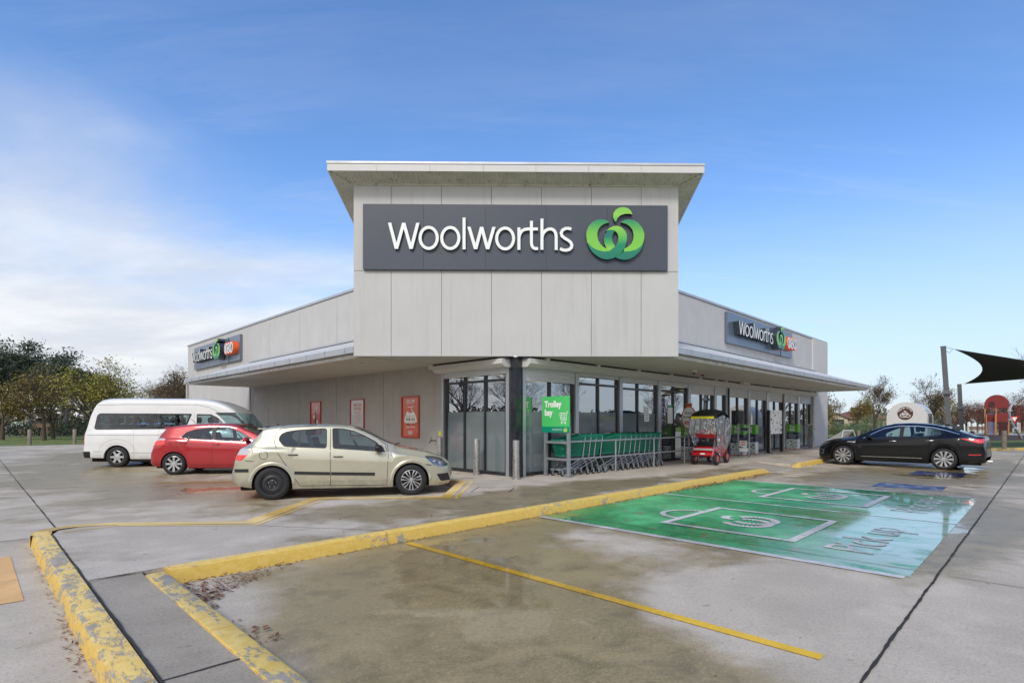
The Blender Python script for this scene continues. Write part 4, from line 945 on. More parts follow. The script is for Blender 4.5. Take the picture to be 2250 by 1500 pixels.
# ---- shopping trolleys
def basket_mat():
    m, nt, p = base_mat('basket_green'); tcn = nd(nt, 'ShaderNodeTexCoord'); ob = tcn.outputs['Object']
    p.inputs['Base Color'].default_value = (.004, .16, .095, 1); p.inputs['Roughness'].default_value = .38
    vec = mapping(nt, ob, scale=(1,1,1)); sp = nd(nt, 'ShaderNodeSeparateXYZ'); lk(nt, vec, sp.inputs[0])
    u = mth(nt, 'ADD', sp.outputs[0], sp.outputs[1])
    row = mth(nt, 'MULTIPLY', sp.outputs[2], 1/.042); fr = mth(nt, 'FLOOR', row)
    cx = mth(nt, 'FRACT', mth(nt, 'ADD', mth(nt, 'MULTIPLY', u, 1/.07), mth(nt, 'MULTIPLY', fr, .5)))
    a = mth(nt, 'LESS_THAN', mth(nt, 'ABSOLUTE', mth(nt, 'SUBTRACT', cx, .5)), .30)
    c = mth(nt, 'LESS_THAN', mth(nt, 'ABSOLUTE', mth(nt, 'SUBTRACT', mth(nt, 'FRACT', row), .5)), .27)
    d = mth(nt, 'LESS_THAN', sp.outputs[2], .86); e = mth(nt, 'GREATER_THAN', sp.outputs[2], .53)
    hole = mth(nt, 'MULTIPLY', mth(nt, 'MULTIPLY', a, c), mth(nt, 'MULTIPLY', d, e))
    lk(nt, mth(nt, 'SUBTRACT', 1.0, hole), p.inputs['Alpha'])
basket_mat(); mat('basket_solid', (.004,.18,.105), .38, var=.03)
def make_trolley(M, lab):
    t = empty('shopping_trolley', M, lab, 'trolley', 'green shopping trolleys nested in the bay')
    # x forward (towards the nose), width along y
    def ring(z, xr, xn, wr, wn, rr=.05): return [(xr,-wr/2,z),(xn-rr,-wn/2,z),(xn,-wn/2+rr,z),(xn,wn/2-rr,z),(xn-rr,wn/2,z),(xr,wr/2,z)]
    lo = ring(.50, .12, .72, .46, .32); hi_ = [(x, y, z) for x, y, z in ring(.93, .0, .84, .58, .42)]
    hi_ = [(p[0], p[1], 1.0 if p[0] < .01 else .90) for p in hi_]
    b = MB(); n = 6; b.add(lo+hi_, [(i, (i+1) % n, (i+1) % n+n, i+n) for i in range(n)]+[tuple(range(n))]); b.build('basket', 'basket_green', t, fixn=False)
    b = MB(); b.tube(hi_+[hi_[0]], .018, 6); b.tube(lo+[lo[0]], .014, 6); b.box(.02,.20,-.27,.27,.93,.955); b.build('basket_rim', 'basket_solid', t)
    b = MB(); b.tube([(-.03,-.30,1.02),(-.03,.30,1.02)], .018, 8, 0); b.box(-.06,0,-.06,.06,1.025,1.055,1); b.box(-.055,.0,-.27,-.09,1.03,1.04,2); b.build('handle', ['basket_solid','plastic_black','cream_plastic'], t)
    b = MB()
    for s in (-1, 1):
        b.tube([(.0,s*.27,1.0),(.07,s*.27,.50),(.03,s*.27,.42),(-.02,s*.28,.30),(.02,s*.28,.17)] if False else [(-.01,s*.28,.99),(.10,s*.28,.46),(.12,s*.28,.40)], .013, 6)
        b.tube([(.85,s*.16,.17),(.78,s*.17,.17),(.30,s*.24,.36),(.16,s*.27,.42),(.06,s*.28,.40),(-.02,s*.29,.30),(-.06,s*.29,.17)], .013, 6)
    b.tube([(.80,-.17,.17),(.87,-.12,.17),(.87,.12,.17),(.80,.17,.17)], .013, 6); b.tube([(.12,-.28,.42),(.12,.28,.42)], .011, 6)
    b.build('frame', 'galv', t, smooth=True)
    for x, y in ((.80,-.16),(.80,.16),(-.06,-.29),(-.06,.29)):
        b = MB(); b.lathe([(.001,-.014),(.02,-.014),(.035,-.018),(.06,-.014),(.06,.014),(.035,.018),(.02,.014),(.001,.014)], 14, 'y', (x-.03,y,.06), mats=[1,1,0,0,0,1,1])
        b.box(x-.045,x+.01,y-.024,y-.019,.05,.16,1); b.box(x-.045,x+.01,y+.019,y+.024,.05,.16,1); b.box(x-.045,x+.01,y-.019,y+.019,.135,.16,1); b.build('caster', ['rubber','galv'], t, smooth=True)
    return t
tps = [1.38+.50,1.64+.50,1.89+.50,2.13+.50]; 
xsT = [1.70,1.96,2.21,2.45] + [3.33,3.6,3.86,4.12,4.38,4.66,4.92,5.19,5.46]
proto = None
for i, a in enumerate(xsT):
    lab = ['trolley at the nose of the front row, right behind the Trolley bay board', 'second trolley from the board in the short row', 'third trolley from the board in the short row', 'last trolley of the short row, before the gap'][i] if i < 4 else \
          'trolley number %s in the long row after the gap' % ['one','two','three','four','five','six','seven','eight','nine'][i-4] if 4 < i < 12 else ('first trolley of the long row, just after the gap' if i == 4 else 'last trolley of the long row, nearest the shop entrance')
    if 4 < i < 12: lab = '%s trolley after the gap, nested in the middle of the long row' % ['','','','','','second','third','fourth','fifth','sixth','seventh','eighth'][i]
    M = FRM(a, -.53+(i % 3-1)*.012, PZ, pi)
    if proto is None: proto = make_trolley(M, lab)
    else: c = copy_tree(proto, M); c['label'] = lab

# ---- red mobility scooter with roof and clear rain cover, seen from behind
sc_ = empty('mobility_scooter', FRM(6.85,-1.62,PZ,.12), 'red covered mobility scooter with black roof and clear rain cover by the entrance', 'mobility scooter')
mat('scooter_red', (.50,.012,.018), .22, var=.04, coat=.8); mat('reflector', (.80,.74,.02), .35, var=0); mat('lamp_lens', (.45,.42,.42), .15, var=.2, scale=30, coat=1)
def clearmat():
    m, nt, p = base_mat('clear_plastic'); nt.nodes.remove(p); out = nt.nodes['Material Output']
    tr_ = nd(nt, 'ShaderNodeBsdfTransparent'); tr_.inputs[0].default_value = (.86,.87,.92,1); g = nd(nt, 'ShaderNodeBsdfGlossy'); g.inputs['Roughness'].default_value = .08; df = nd(nt, 'ShaderNodeBsdfDiffuse'); df.inputs[0].default_value = (.8,.8,.86,1)
    tcn = nd(nt, 'ShaderNodeTexCoord'); n = noi(nt, mapping(nt, tcn.outputs['Object'], scale=(1.0,1.0,.5)), 11, 3, .6, 1.2)
    bp = nd(nt, 'ShaderNodeBump'); bp.inputs['Strength'].default_value = 1; bp.inputs['Distance'].default_value = .10; lk(nt, n, bp.inputs['Height']); lk(nt, bp.outputs[0], g.inputs['Normal'])
    mx = nd(nt, 'ShaderNodeMixShader'); mx.inputs[0].default_value = .42; lk(nt, tr_.outputs[0], mx.inputs[1]); lk(nt, g.outputs[0], mx.inputs[2])
    m2 = nd(nt, 'ShaderNodeMixShader'); lk(nt, mapr(nt, n, .56, .62, .03, .5), m2.inputs[0]); lk(nt, mx.outputs[0], m2.inputs[1]); lk(nt, df.outputs[0], m2.inputs[2]); lk(nt, m2.outputs[0], out.inputs[0])
clearmat()
def rbox(b, x0, x1, y0, y1, z0, z1, r=.05, m=0):   # box with rounded plan and softened top
    for zz0, zz1, i0, i1 in ((z0, z0+r, r*.5, 0), (z0+r, z1-r, 0, 0), (z1-r, z1, 0, r*.6)):
        def rg(z, ins):
            X0, X1, Y0, Y1 = x0+ins, x1-ins, y0+ins, y1-ins; q_ = min(r, (X1-X0)/2.1, (Y1-Y0)/2.1); o_ = []
            for cx, cy, a0 in ((X1-q_,Y1-q_,0),(X0+q_,Y1-q_,90),(X0+q_,Y0+q_,180),(X1-q_,Y0+q_,270)):
                o_ += [(px, py, z) for px, py in arc(cx, cy, q_, a0, a0+90, 4)]
            return o_
        A, B = rg(zz0, i0), rg(zz1, i1); n = len(A); b.add(A+B, [(i, (i+1) % n, (i+1) % n+n, i+n) for i in range(n)]+[tuple(range(n-1,-1,-1)), tuple(range(n,2*n))], m)
b = MB(); rbox(b, -.22,.42,-.38,.38,.34,.60,.12); rbox(b, -.26,-.18,-.36,.36,.30,.40,.03); rbox(b, .4,1.15,-.27,.27,.22,.30,.05); rbox(b, 1.0,1.3,-.30,.30,.25,.62,.12); rbox(b, 1.1,1.22,-.2,.2,.6,.95,.05)
b.build('body', 'scooter_red', sc_, smooth=True, angle=50)
b = MB(); b.box(-.235,-.222,-.30,.30,.47,.53); b.build('tail_light', 'lamp_lens', sc_)
b = MB(); b.box(-.265,-.26,-.07,.07,.34,.385); b.build('number_plate', 'letter_white', sc_)
b = MB(); rbox(b, .05,.5,-.30,.30,.60,.72,.05,0); b.build('seat', 'plastic_black', sc_, smooth=True)
b = MB()
pts = [(y, z) for y, z in arc(-.22,.98,.11,90,270,8,.13)]+[(y, z) for y, z in arc(.22,.98,.11,-90,90,8,.13)]
b.prism(pts, lambda u, v, d: (d, u, v), .02, .14); b.build('backrest', 'scooter_red', sc_, smooth=True)
b = MB(); b.prism([(-.14,.985),(-.03,.99),(0,1.02),(.03,.99),(.14,.985),(.03,.97),(-.03,.97)], lambda u, v, d: (d, u, v), .012, .02); b.build('badge', 'cream_plastic', sc_)
b = MB()
for y in (-.17,.17): b.box(.06,.10,y-.02,y+.02,.6,.88)
b.box(-.2,.1,-.36,.36,.60,.615)
b.build('seat_post', 'plastic_black', sc_)
for x, y in ((0,-.345),(0,.345),(1.25,-.27),(1.25,.27)):
    b = MB(); b.lathe([(.001,-.05),(.10,-.05),(.11,-.04),(.18,-.055),(.205,-.03),(.205,.03),(.18,.055),(.11,.04),(.10,.05),(.001,.05)], 24, 'y', (x,y,.205), mats=[1,1,0,0,0,0,0,1,1]); b.build('wheel', ['rubber','scooter_red'], sc_, smooth=True)
b = MB(); n = 10; sec = []
prof = [(-.28,1.50),(-.22,1.60),(-.05,1.70),(.25,1.76),(.6,1.76),(.95,1.66),(1.15,1.52),(1.22,1.40)]
vs = []; 
for x, z in prof:
    for k in range(9):
        y = -.42+.84*k/8; vs.append((x, y, z-.10*abs(y/.42)**2.5+.012*(k % 2)))
fs = [(i*9+k, i*9+k+1, (i+1)*9+k+1, (i+1)*9+k) for i in range(len(prof)-1) for k in range(8)]
b.add(vs, fs); b.add([(x, y, z-.03) for x, y, z in vs], [f[::-1] for f in fs])
b.build('roof', 'plastic_black', sc_, smooth=True, angle=60, fixn=False)
b = MB(); b.box(-.295,-.28,-.36,.36,1.46,1.53); b.build('reflector_strip', 'reflector', sc_)
b = MB()
for s in (-1, 1): b.tube([(-.27,s*.41,1.45),(-.26,s*.42,.98),(-.18,s*.40,.62)], .018, 8); b.tube([(1.2,s*.38,1.38),(1.3,s*.33,.95),(1.28,s*.28,.6)], .018, 8); b.tube([(-.27,s*.42,1.46),(.4,s*.43,1.60),(1.2,s*.40,1.38)], .014, 8)
b.build('roof_frame', 'plastic_black', sc_, smooth=True)
b = MB(); rnd = random.Random(3)
def curtain(p0, p1, ztop, zbot, n=26, m=16, amp=.05, flare=.12):
    vs = []; p0 = Vector(p0); p1 = Vector(p1); nn = Vector((-(p1-p0).y, (p1-p0).x)).normalized()
    for j in range(m+1):
        f_ = j/m
        for i in range(n+1):
            g = i/n; c = p0.lerp(p1, g); q_ = mnoise.noise(Vector((g*7, f_*1.3, zbot+p0.x)))*amp*(.4+f_)+sin(g*22+f_*2)*amp*.35*f_
            z = (ztop(g)*(1-f_)+zbot*f_)+(.05*mnoise.noise(Vector((g*4,3,p0.y))) if j == m else 0)
            c2 = c-nn*(q_+flare*f_*f_); vs.append((c2.x, c2.y, z))
    w_ = n+1; b.add(vs, [(j*w_+i, j*w_+i+1, (j+1)*w_+i+1, (j+1)*w_+i) for j in range(m) for i in range(n)])
curtain((-.28,-.43), (1.30,-.42), lambda g: 1.46+.12*sin(g*pi)-.1*g*g, .16, amp=.08, flare=-.24)
curtain((-.29,.42), (-.29,-.42), lambda g: 1.46, .98, amp=.02, flare=0)
curtain((-.24,.43), (.5,.45), lambda g: 1.5, .55, amp=.05, flare=.12)
b.build('rain_cover', 'clear_plastic', sc_, smooth=True, angle=80, fixn=False)

# ---- 'try this' display boxes
def display(a, b_, lab, rot=0):
    t = empty('display_stand', FRM(a, b_, PZ, rot), lab, 'display stand', 'green and navy display boxes along the shop windows')
    b = MB(); b.box(-.16,.16,-.26,.26,.84,1.22,0); b.box(-.155,.155,-.255,.255,.50,.838,1); b.box(-.157,.157,-.257,.257,.03,.499,2); b.box(-.16,.16,-.26,.26,.0,.028,3)
    rr = random.Random(int(a*10))
    for i in range(26):
        y = rr.uniform(-.23,.2); z = rr.uniform(.06,.42); s = rr.uniform(.02,.06); b.box(-.1605-.0004*i/26,-.158,y,y+s,z,z+s*rr.uniform(.5,1.4),rr.choice((1,4,0,1)))
    b.build('box', ['display_green','print_navy','display_pale','orange_red','print_olive'], t)
    fn = lambda u, v, d: (-.164, -u, v); b = MB()
    b.text('Try', fn, .19, 0, 1.04, 0, m=0, sx=.9, bold=.004); b.text('this', fn, .19, 0, .90, 0, m=0, sx=.9, bold=.004)
    b.text('pick up', fn, .06, -.05, .76, 0, m=0); b.text('Convenient\nshopping', fn, .085, 0, .66, 0, m=0)
    b.build('printing', 'print_white', t, fixn=False)
display(12.3,-.42,'green Try this display box nearest the scooter, partly behind a wire rack')
display(13.75,-.34,'green Try this display box between the wire rack and the notice board')
display(19.0,-.36,'green Try this display box farthest along, beyond the notice board')
display(8.2,-.40,'display box hidden behind the red scooter at the entrance')
# wire rack
t = empty('wire_rack', FRM(11.75,-.85,PZ,.3), 'tall thin wire rack of papers beside the red scooter', 'rack')
b = MB()
for x, y in ((-.15,-.2),(.15,-.2),(-.15,.2),(.15,.2)): b.tube([(x,y,.05),(x,y,1.28)], .014, 6)
for z in (.18,.62,1.0,1.25):
    b.tube([(-.15,-.2,z),(.15,-.2,z),(.15,.2,z),(-.15,.2,z)], .008, 5, closed=True)
    for k in range(5): b.tube([(-.12+.06*k,-.2,z),(-.12+.06*k,.2,z)], .004, 4)
b.build('frame', 'galv', t)
b = MB(); b.box(-.12,.1,-.15,.15,.19,.33,0); b.box(-.152,-.15,-.12,.14,.40,.62,0); b.box(-.154,-.152,-.08,.10,.44,.49,1); b.box(-.154,-.152,-.08,.10,.53,.58,1); b.box(-.1,.1,-.15,.1,1.01,1.12,2); b.box(-.1,.1,-.15,.15,.63,.75,2)
b.build('papers', ['print_white','orange_red','print_navy'], t)
for x, y in ((-.15,-.2),(.15,-.2),(-.15,.2),(.15,.2)):
    b = MB(); b.lathe([(.001,-.012),(.025,-.012),(.025,.012),(.001,.012)], 10, 'y', (x,y,.025)); b.build('caster', 'rubber', t)
# notice board on posts
t = empty('notice_board', FRM(14.7,-.72,PZ), 'white notice board covered in papers on black and steel posts', 'notice board')
b = MB(); b.box(-.06,.06,-.06,.06,0,1.86); b.box(-.16,.16,-.16,.16,0,.012); b.build('post', 'plastic_black', t)
b = MB(); b.box(1.55,1.67,-.06,.06,0,1.86); b.build('post', 'plastic_black', t)
b = MB(); b.tube([(.16,0,0),(.16,0,.95)], .045, 10); b.build('stub_post', 'steel', t, smooth=True)
b = MB(); b.box(.07,1.54,-.035,.0,.82,1.86); b.build('board', 'print_white', t)
b = MB(); rr = random.Random(4)
for i in range(62):
    x = rr.uniform(.1,1.42); z = rr.uniform(.86,1.76); w_ = rr.uniform(.03,.13); h = rr.uniform(.02,.12); m = rr.choice((0,0,1,1,2,3,4,4,0))
    b.box(x, min(x+w_,1.53), -.0365-.0002*i, -.0352, z, min(z+h,1.85), m)
b.build('papers', ['poster_white','print_navy','orange_red','print_black','letter_white'], t)
# paddle shaped sign standing at the entrance
t = empty('bag_reminder_sign', FRM(7.85,-.55,PZ), 'white oval reminder sign with red bars left of the scooter', 'sign')
b = MB(); b.tube([(0,0,0),(0,0,1.2)], .02, 8); b.build('post', 'galv', t, smooth=True)
fn = lambda u, v, d: (-d, -u, v)
b = MB(); b.prism(ell(0,1.50,.27,.40,32), fn, .0, .02, 0, 0); b.prism(ell(0,1.50,.235,.36,32), fn, .02, .022, 1, 1)
b.prism([(-.11,1.88),(.11,1.88),(.12,1.99),(-.12,1.99)], fn, 0, .02, 0, 0); b.prism([(-.15,1.27),(.15,1.27),(.15,1.38),(-.15,1.38)], fn, .022, .024, 0, 0); b.build('sign_board', ['orange_red','letter_white'], t)
b = MB(); b.text("Don't", lambda u, v, d: fn(u, v, .025), .13, 0, 1.62, 0, m=0, bold=.002); b.text('forget to', lambda u, v, d: fn(u, v, .025), .11, 0, 1.49, 0, m=0, bold=.002); b.text('Book', lambda u, v, d: fn(u, v, .025), .10, 0, 1.29, 0, m=1); b.build('printing', ['print_navy','print_white'], t, fixn=False)
# bike rack
t = empty('bicycle_rack', Matrix.Translation((14.9,25.9,.13)) @ Matrix.Rotation(.5,4,'Z'), 'pale tubular bicycle rack with slanted bars beyond the shop corner', 'bike rack')
b = MB()
b.tube([(-.45,-.5,.0),(-.15,-.5,.95),(.65,-.5,.95),(.95,-.5,.45)], .022, 8)
for i in range(9):
    x = -.10+i*.095; b.tube([(x,-.5,.93),(x+.22,.1,.42)], .010, 5); b.tube([(x-.05,-.52,.93),(x-.42,.0,.5)], .008, 5)
b.tube([(.12,.1,.42),(1.0,.1,.42)], .018, 6); b.tube([(-.55,.0,.5),(.3,0,.5)], .016, 6); b.tube([(.95,-.5,.45),(1.0,.1,.42),(.95,.1,0)], .02, 6); b.tube([(-.55,0,.5),(-.5,0,0)], .02, 6)
b.build('frame', 'alu_white', t, smooth=True)
# ------------------------------------------------------------ vehicles
def pchip(keys):
    xs = [k[0] for k in keys]; ys = [k[1] for k in keys]; n = len(xs)
    h = [xs[i+1]-xs[i] for i in range(n-1)]; dl = [(ys[i+1]-ys[i])/h[i] for i in range(n-1)]
    m = [dl[0]]+[0 if dl[i-1]*dl[i] <= 0 else 2*dl[i-1]*dl[i]/(dl[i-1]+dl[i]) for i in range(1, n-1)]+[dl[-1]]
    def f(x):
        if x <= xs[0]: return ys[0]
        if x >= xs[-1]: return ys[-1]
        i = max(j for j in range(n-1) if xs[j] <= x); t = (x-xs[i])/h[i]
        return ys[i]*(1+2*t)*(1-t)**2+h[i]*m[i]*t*(1-t)**2+ys[i+1]*t*t*(3-2*t)+h[i]*m[i+1]*t*t*(t-1)
    return f
def inpoly(x, y, P):
    c = False; j = len(P)-1
    for i in range(len(P)):
        if (P[i][1] > y) != (P[j][1] > y) and x < (P[j][0]-P[i][0])*(y-P[i][1])/(P[j][1]-P[i][1])+P[i][0]: c = not c
        j = i
    return c
def rpoly(P, r=.04, n=4):   # round polygon corners
    out = []; k = len(P)
    for i in range(k):
        p, a, c = Vector(P[i]), Vector(P[i-1]), Vector(P[(i+1) % k]); da, dc = a-p, c-p; q = min(r, da.length*.42, dc.length*.42)
        A, B = p+da.normalized()*q, p+dc.normalized()*q
        for t in range(n+1): u = t/n; out.append(tuple(A*(1-u)**2+p*2*u*(1-u)+B*u*u))
    return out
def cut(bm, P, ax, cond):
    """split faces along polygon P seen along axis ax ('y': (x,z), 'x': (y,z)); return faces inside"""
    us = [p[0] for p in P]; vs = [p[1] for p in P]; e = .02
    def pr(c): return (c.x, c.z) if ax == 'y' else (c.y, c.z)
    def near(f):
        if not cond(f): return False
        q = [pr(v.co) for v in f.verts]
        return max(a for a, _ in q) > min(us)-e and min(a for a, _ in q) < max(us)+e and max(b_ for _, b_ in q) > min(vs)-e and min(b_ for _, b_ in q) < max(vs)+e
    for i in range(len(P)):
        a, c = P[i], P[(i+1) % len(P)]
        if abs(a[0]-c[0])+abs(a[1]-c[1]) < 1e-5: continue
        nx, nz = (c[1]-a[1]), -(c[0]-a[0])
        m = .03; u0, u1 = min(a[0], c[0])-m, max(a[0], c[0])+m; v0, v1 = min(a[1], c[1])-m, max(a[1], c[1])+m
        fs = []
        for f in bm.faces:
            if not cond(f): continue
            q = [pr(v.co) for v in f.verts]
            if max(x for x, _ in q) > u0 and min(x for x, _ in q) < u1 and max(y for _, y in q) > v0 and min(y for _, y in q) < v1: fs.append(f)
        g = list({e_ for f in fs for e_ in f.edges})+list({v for f in fs for v in f.verts})+fs
        co = (a[0], 0, a[1]) if ax == 'y' else (0, a[0], a[1]); no = (nx, 0, nz) if ax == 'y' else (0, nx, nz)
        bmesh.ops.bisect_plane(bm, geom=g, dist=1e-5, plane_co=co, plane_no=no)
    return [f for f in bm.faces if cond(f) and inpoly(*pr(f.calc_center_median()), P)]
def extract(bm, faces, off=0.0):
    mp = {}; vs = []; fs = []
    for f in faces:
        ix = []
        for v in f.verts:
            if v.index not in mp: mp[v.index] = len(vs); vs.append(v.co-v.normal*off)
            ix.append(mp[v.index])
        fs.append(ix)
    return vs, fs
def wheel(t, x, y, zc, R, rim, wd, sgn, style, tread=.0):
    w_ = empty('wheel_hub', Matrix()); bpy.data.objects.remove(w_)
    b = MB(); n = 40; o = y
    def L(prof, m): b.lathe([(r, h*sgn) for r, h in prof], n, 'y', (x, y, zc), m)
    L([(rim*1.0, 0.0),(rim+.012, .012),(rim+.03,.018),(R-.03,.012),(R-.012,-.004),(R,-.03),(R,-wd+.03),(R-.02,-wd),(rim,-wd)], 0)
    to = b.build('wheel', 'rubber', t, smooth=True, angle=50)
    b = MB()
    b.lathe([(rim*1.01,.004*sgn),(rim*.985,.006*sgn),(rim*.95,-.012*sgn)], n, 'y', (x,y,zc), 0)
    b.lathe([(rim*.97,-.01*sgn),(rim*.95,-.07*sgn),(.001,-.08*sgn)], n, 'y', (x,y,zc), 1)
    def spoke(a, r0, r1, w0, w1, d0, d1, m=0, th=.02, skew=0):
        ca, sa = cos(a), sin(a); ca2, sa2 = cos(a+skew), sin(a+skew)
        def P(r, w, c, s_): return (x+r*c-w*s_, zc+r*s_+w*c)
        q = [P(r0,-w0,ca,sa), P(r1,-w1,ca2,sa2), P(r1,w1,ca2,sa2), P(r0,w0,ca,sa)]; dd = [d0,d1,d1,d0]
        top = [(px, y+sgn*dd[i], pz) for i, (px, pz) in enumerate(q)]; bot = [(px, y+sgn*(dd[i]-th), pz) for i, (px, pz) in enumerate(q)]
        b.add(top+bot, [(0,1,2,3),(7,6,5,4),(0,4,5,1),(1,5,6,2),(2,6,7,3),(3,7,4,0)], m)
    if style == 'steel':
        b.lathe([(rim*.93,-.02*sgn),(rim*.80,-.018*sgn),(rim*.66,-.004*sgn),(rim*.50,-.010*sgn),(rim*.40,-.03*sgn),(rim*.22,-.022*sgn),(rim*.18,-.008*sgn),(.001,-.008*sgn)], n, 'y', (x,y,zc), 0)
        for k in range(16):
            a = 2*pi*k/16; cx, cz = x+cos(a)*rim*.82, zc+sin(a)*rim*.82
            b.add([(cx+p, y-.015*sgn, cz+q_) for p, q_ in ell(0,0,.014,.014,8)], [tuple(range(8))], 1)
        for k in range(5):
            a = 2*pi*k/5+.3; cx, cz = x+cos(a)*rim*.33, zc+sin(a)*rim*.33
            b.add([(cx+p, y-.005*sgn, cz+q_) for p, q_ in ell(0,0,.010,.010,8)], [tuple(range(8))], 2)
        ms = ['steel_black','wheel_dark','galv']
    elif style == 'cap7':
        for k in range(7):
            a = 2*pi*k/7+.22
            for s in (-1, 1): spoke(a+s*.05, rim*.16, rim*.66, .006, .008, -.004, .004, 0, skew=s*.16); spoke(a+s*.21, rim*.64, rim*.97, .009, .016, .004, 0, 0, skew=-s*.05)
        b.lathe([(rim*.2,-.02*sgn),(rim*.19,.004*sgn),(.001,.006*sgn)], n, 'y', (x,y,zc), 0); ms = ['alloy','wheel_dark','alloy']
    elif style == 'alloy10':
        for k in range(10): spoke(2*pi*k/10, rim*.10, rim*.97, .010, .036, -.002, .004)
        b.lathe([(rim*.2,-.02*sgn),(rim*.19,.006*sgn),(.001,.008*sgn)], n, 'y', (x,y,zc), 0); ms = ['alloy','wheel_dark','alloy']
    elif style == 'alloy8':
        for k in range(8): spoke(2*pi*k/8, rim*.15, rim*.95, .020, .030, -.006, .0)
        b.lathe([(rim*.28,-.03*sgn),(rim*.26,.002*sgn),(.001,.004*sgn)], n, 'y', (x,y,zc), 0); ms = ['alloy','wheel_dark','alloy']
    else:
        for k in range(6): spoke(2*pi*k/6, rim*.15, rim*.97, .045, .030, -.002, .0)
        b.lathe([(rim*.45,-.03*sgn),(rim*.42,.002*sgn),(.001,.01*sgn)], n, 'y', (x,y,zc), 0); ms = ['alloy','wheel_dark','alloy']
    b.build('rim', ms, to, smooth=True, angle=25)
mat('steel_black', (.022,.022,.026), .45, var=.2, scale=15); mat('wheel_dark', (.012,.012,.013), .6, var=0); mat('alloy', (.58,.59,.61), .28, metal=.8, var=.04)
mat('underbody', (.008,.008,.008), .9, var=0); mat('seat_cloth', (.045,.048,.055), .9, var=.1); mat('trim_black', (.014,.014,.015), .5, var=0)
mat('band_black', (.008,.008,.010), .12, var=0, coat=.8); mat('seam', (.012,.012,.012), .8, var=0)
glass_mat('car_glass', (.60,.75,.76), .07, 0.0, .80); glass_mat('lamp_glass', (.85,.85,.88), .12, 0.0, .8)
mat('lamp_inner', (.55,.56,.58), .15, metal=.8, var=.4, scale=18); mat('lamp_dark', (.05,.06,.07), .2, var=.4, scale=14, coat=1)
mat('lamp_red', (.80,.03,.025), .12, var=.12, scale=20, coat=1); mat('lamp_white', (.50,.48,.50), .12, var=.1, scale=20, coat=1)
def paint(name, col, metal=0.0, rough=.30, flake=0.0):
    m, nt, p = base_mat(name); tcn = nd(nt, 'ShaderNodeTexCoord'); ob = tcn.outputs['Object']
    c = mixc(nt, mapr(nt, noi(nt, ob, 2.2, 4), .3, .7), tuple(x*.96 for x in col), tuple(min(1, x*1.03) for x in col))
    sp = nd(nt, 'ShaderNodeSeparateXYZ'); lk(nt, ob, sp.inputs[0])
    dirt = mth(nt, 'MULTIPLY', mapr(nt, sp.outputs[2], .55, .15, 0, .5), mapr(nt, noi(nt, ob, 7, 5, .7), .35, .7))
    c = mixc(nt, dirt, c, tuple(min(x*.5+.05, .16) if x > .05 else x*1.6+.004 for x in col)); lk(nt, c, p.inputs['Base Color'])
    p.inputs['Metallic'].default_value = metal; p.inputs['Roughness'].default_value = rough; p.inputs['Coat Weight'].default_value = .9; p.inputs['Coat Roughness'].default_value = .03
    b = nd(nt, 'ShaderNodeBump'); b.inputs['Strength'].default_value = .02; b.inputs['Distance'].default_value = .002; lk(nt, noi(nt, ob, 90, 2), b.inputs['Height']); lk(nt, b.outputs[0], p.inputs['Coat Normal'])
paint('paint_champagne', (.52,.495,.375), .5, .30); paint('paint_red', (.40,.012,.018), .25, .3); paint('paint_black', (.004,.0045,.006), 0, .22); MATS['paint_black'].node_tree.nodes['Principled BSDF'].inputs['Coat Weight'].default_value = .35; MATS['paint_black'].node_tree.nodes['Principled BSDF'].inputs['Specular IOR Level'].default_value = .3; paint('paint_white', (.74,.74,.72), 0, .35); paint('paint_blue', (.03,.10,.35), .2, .3)

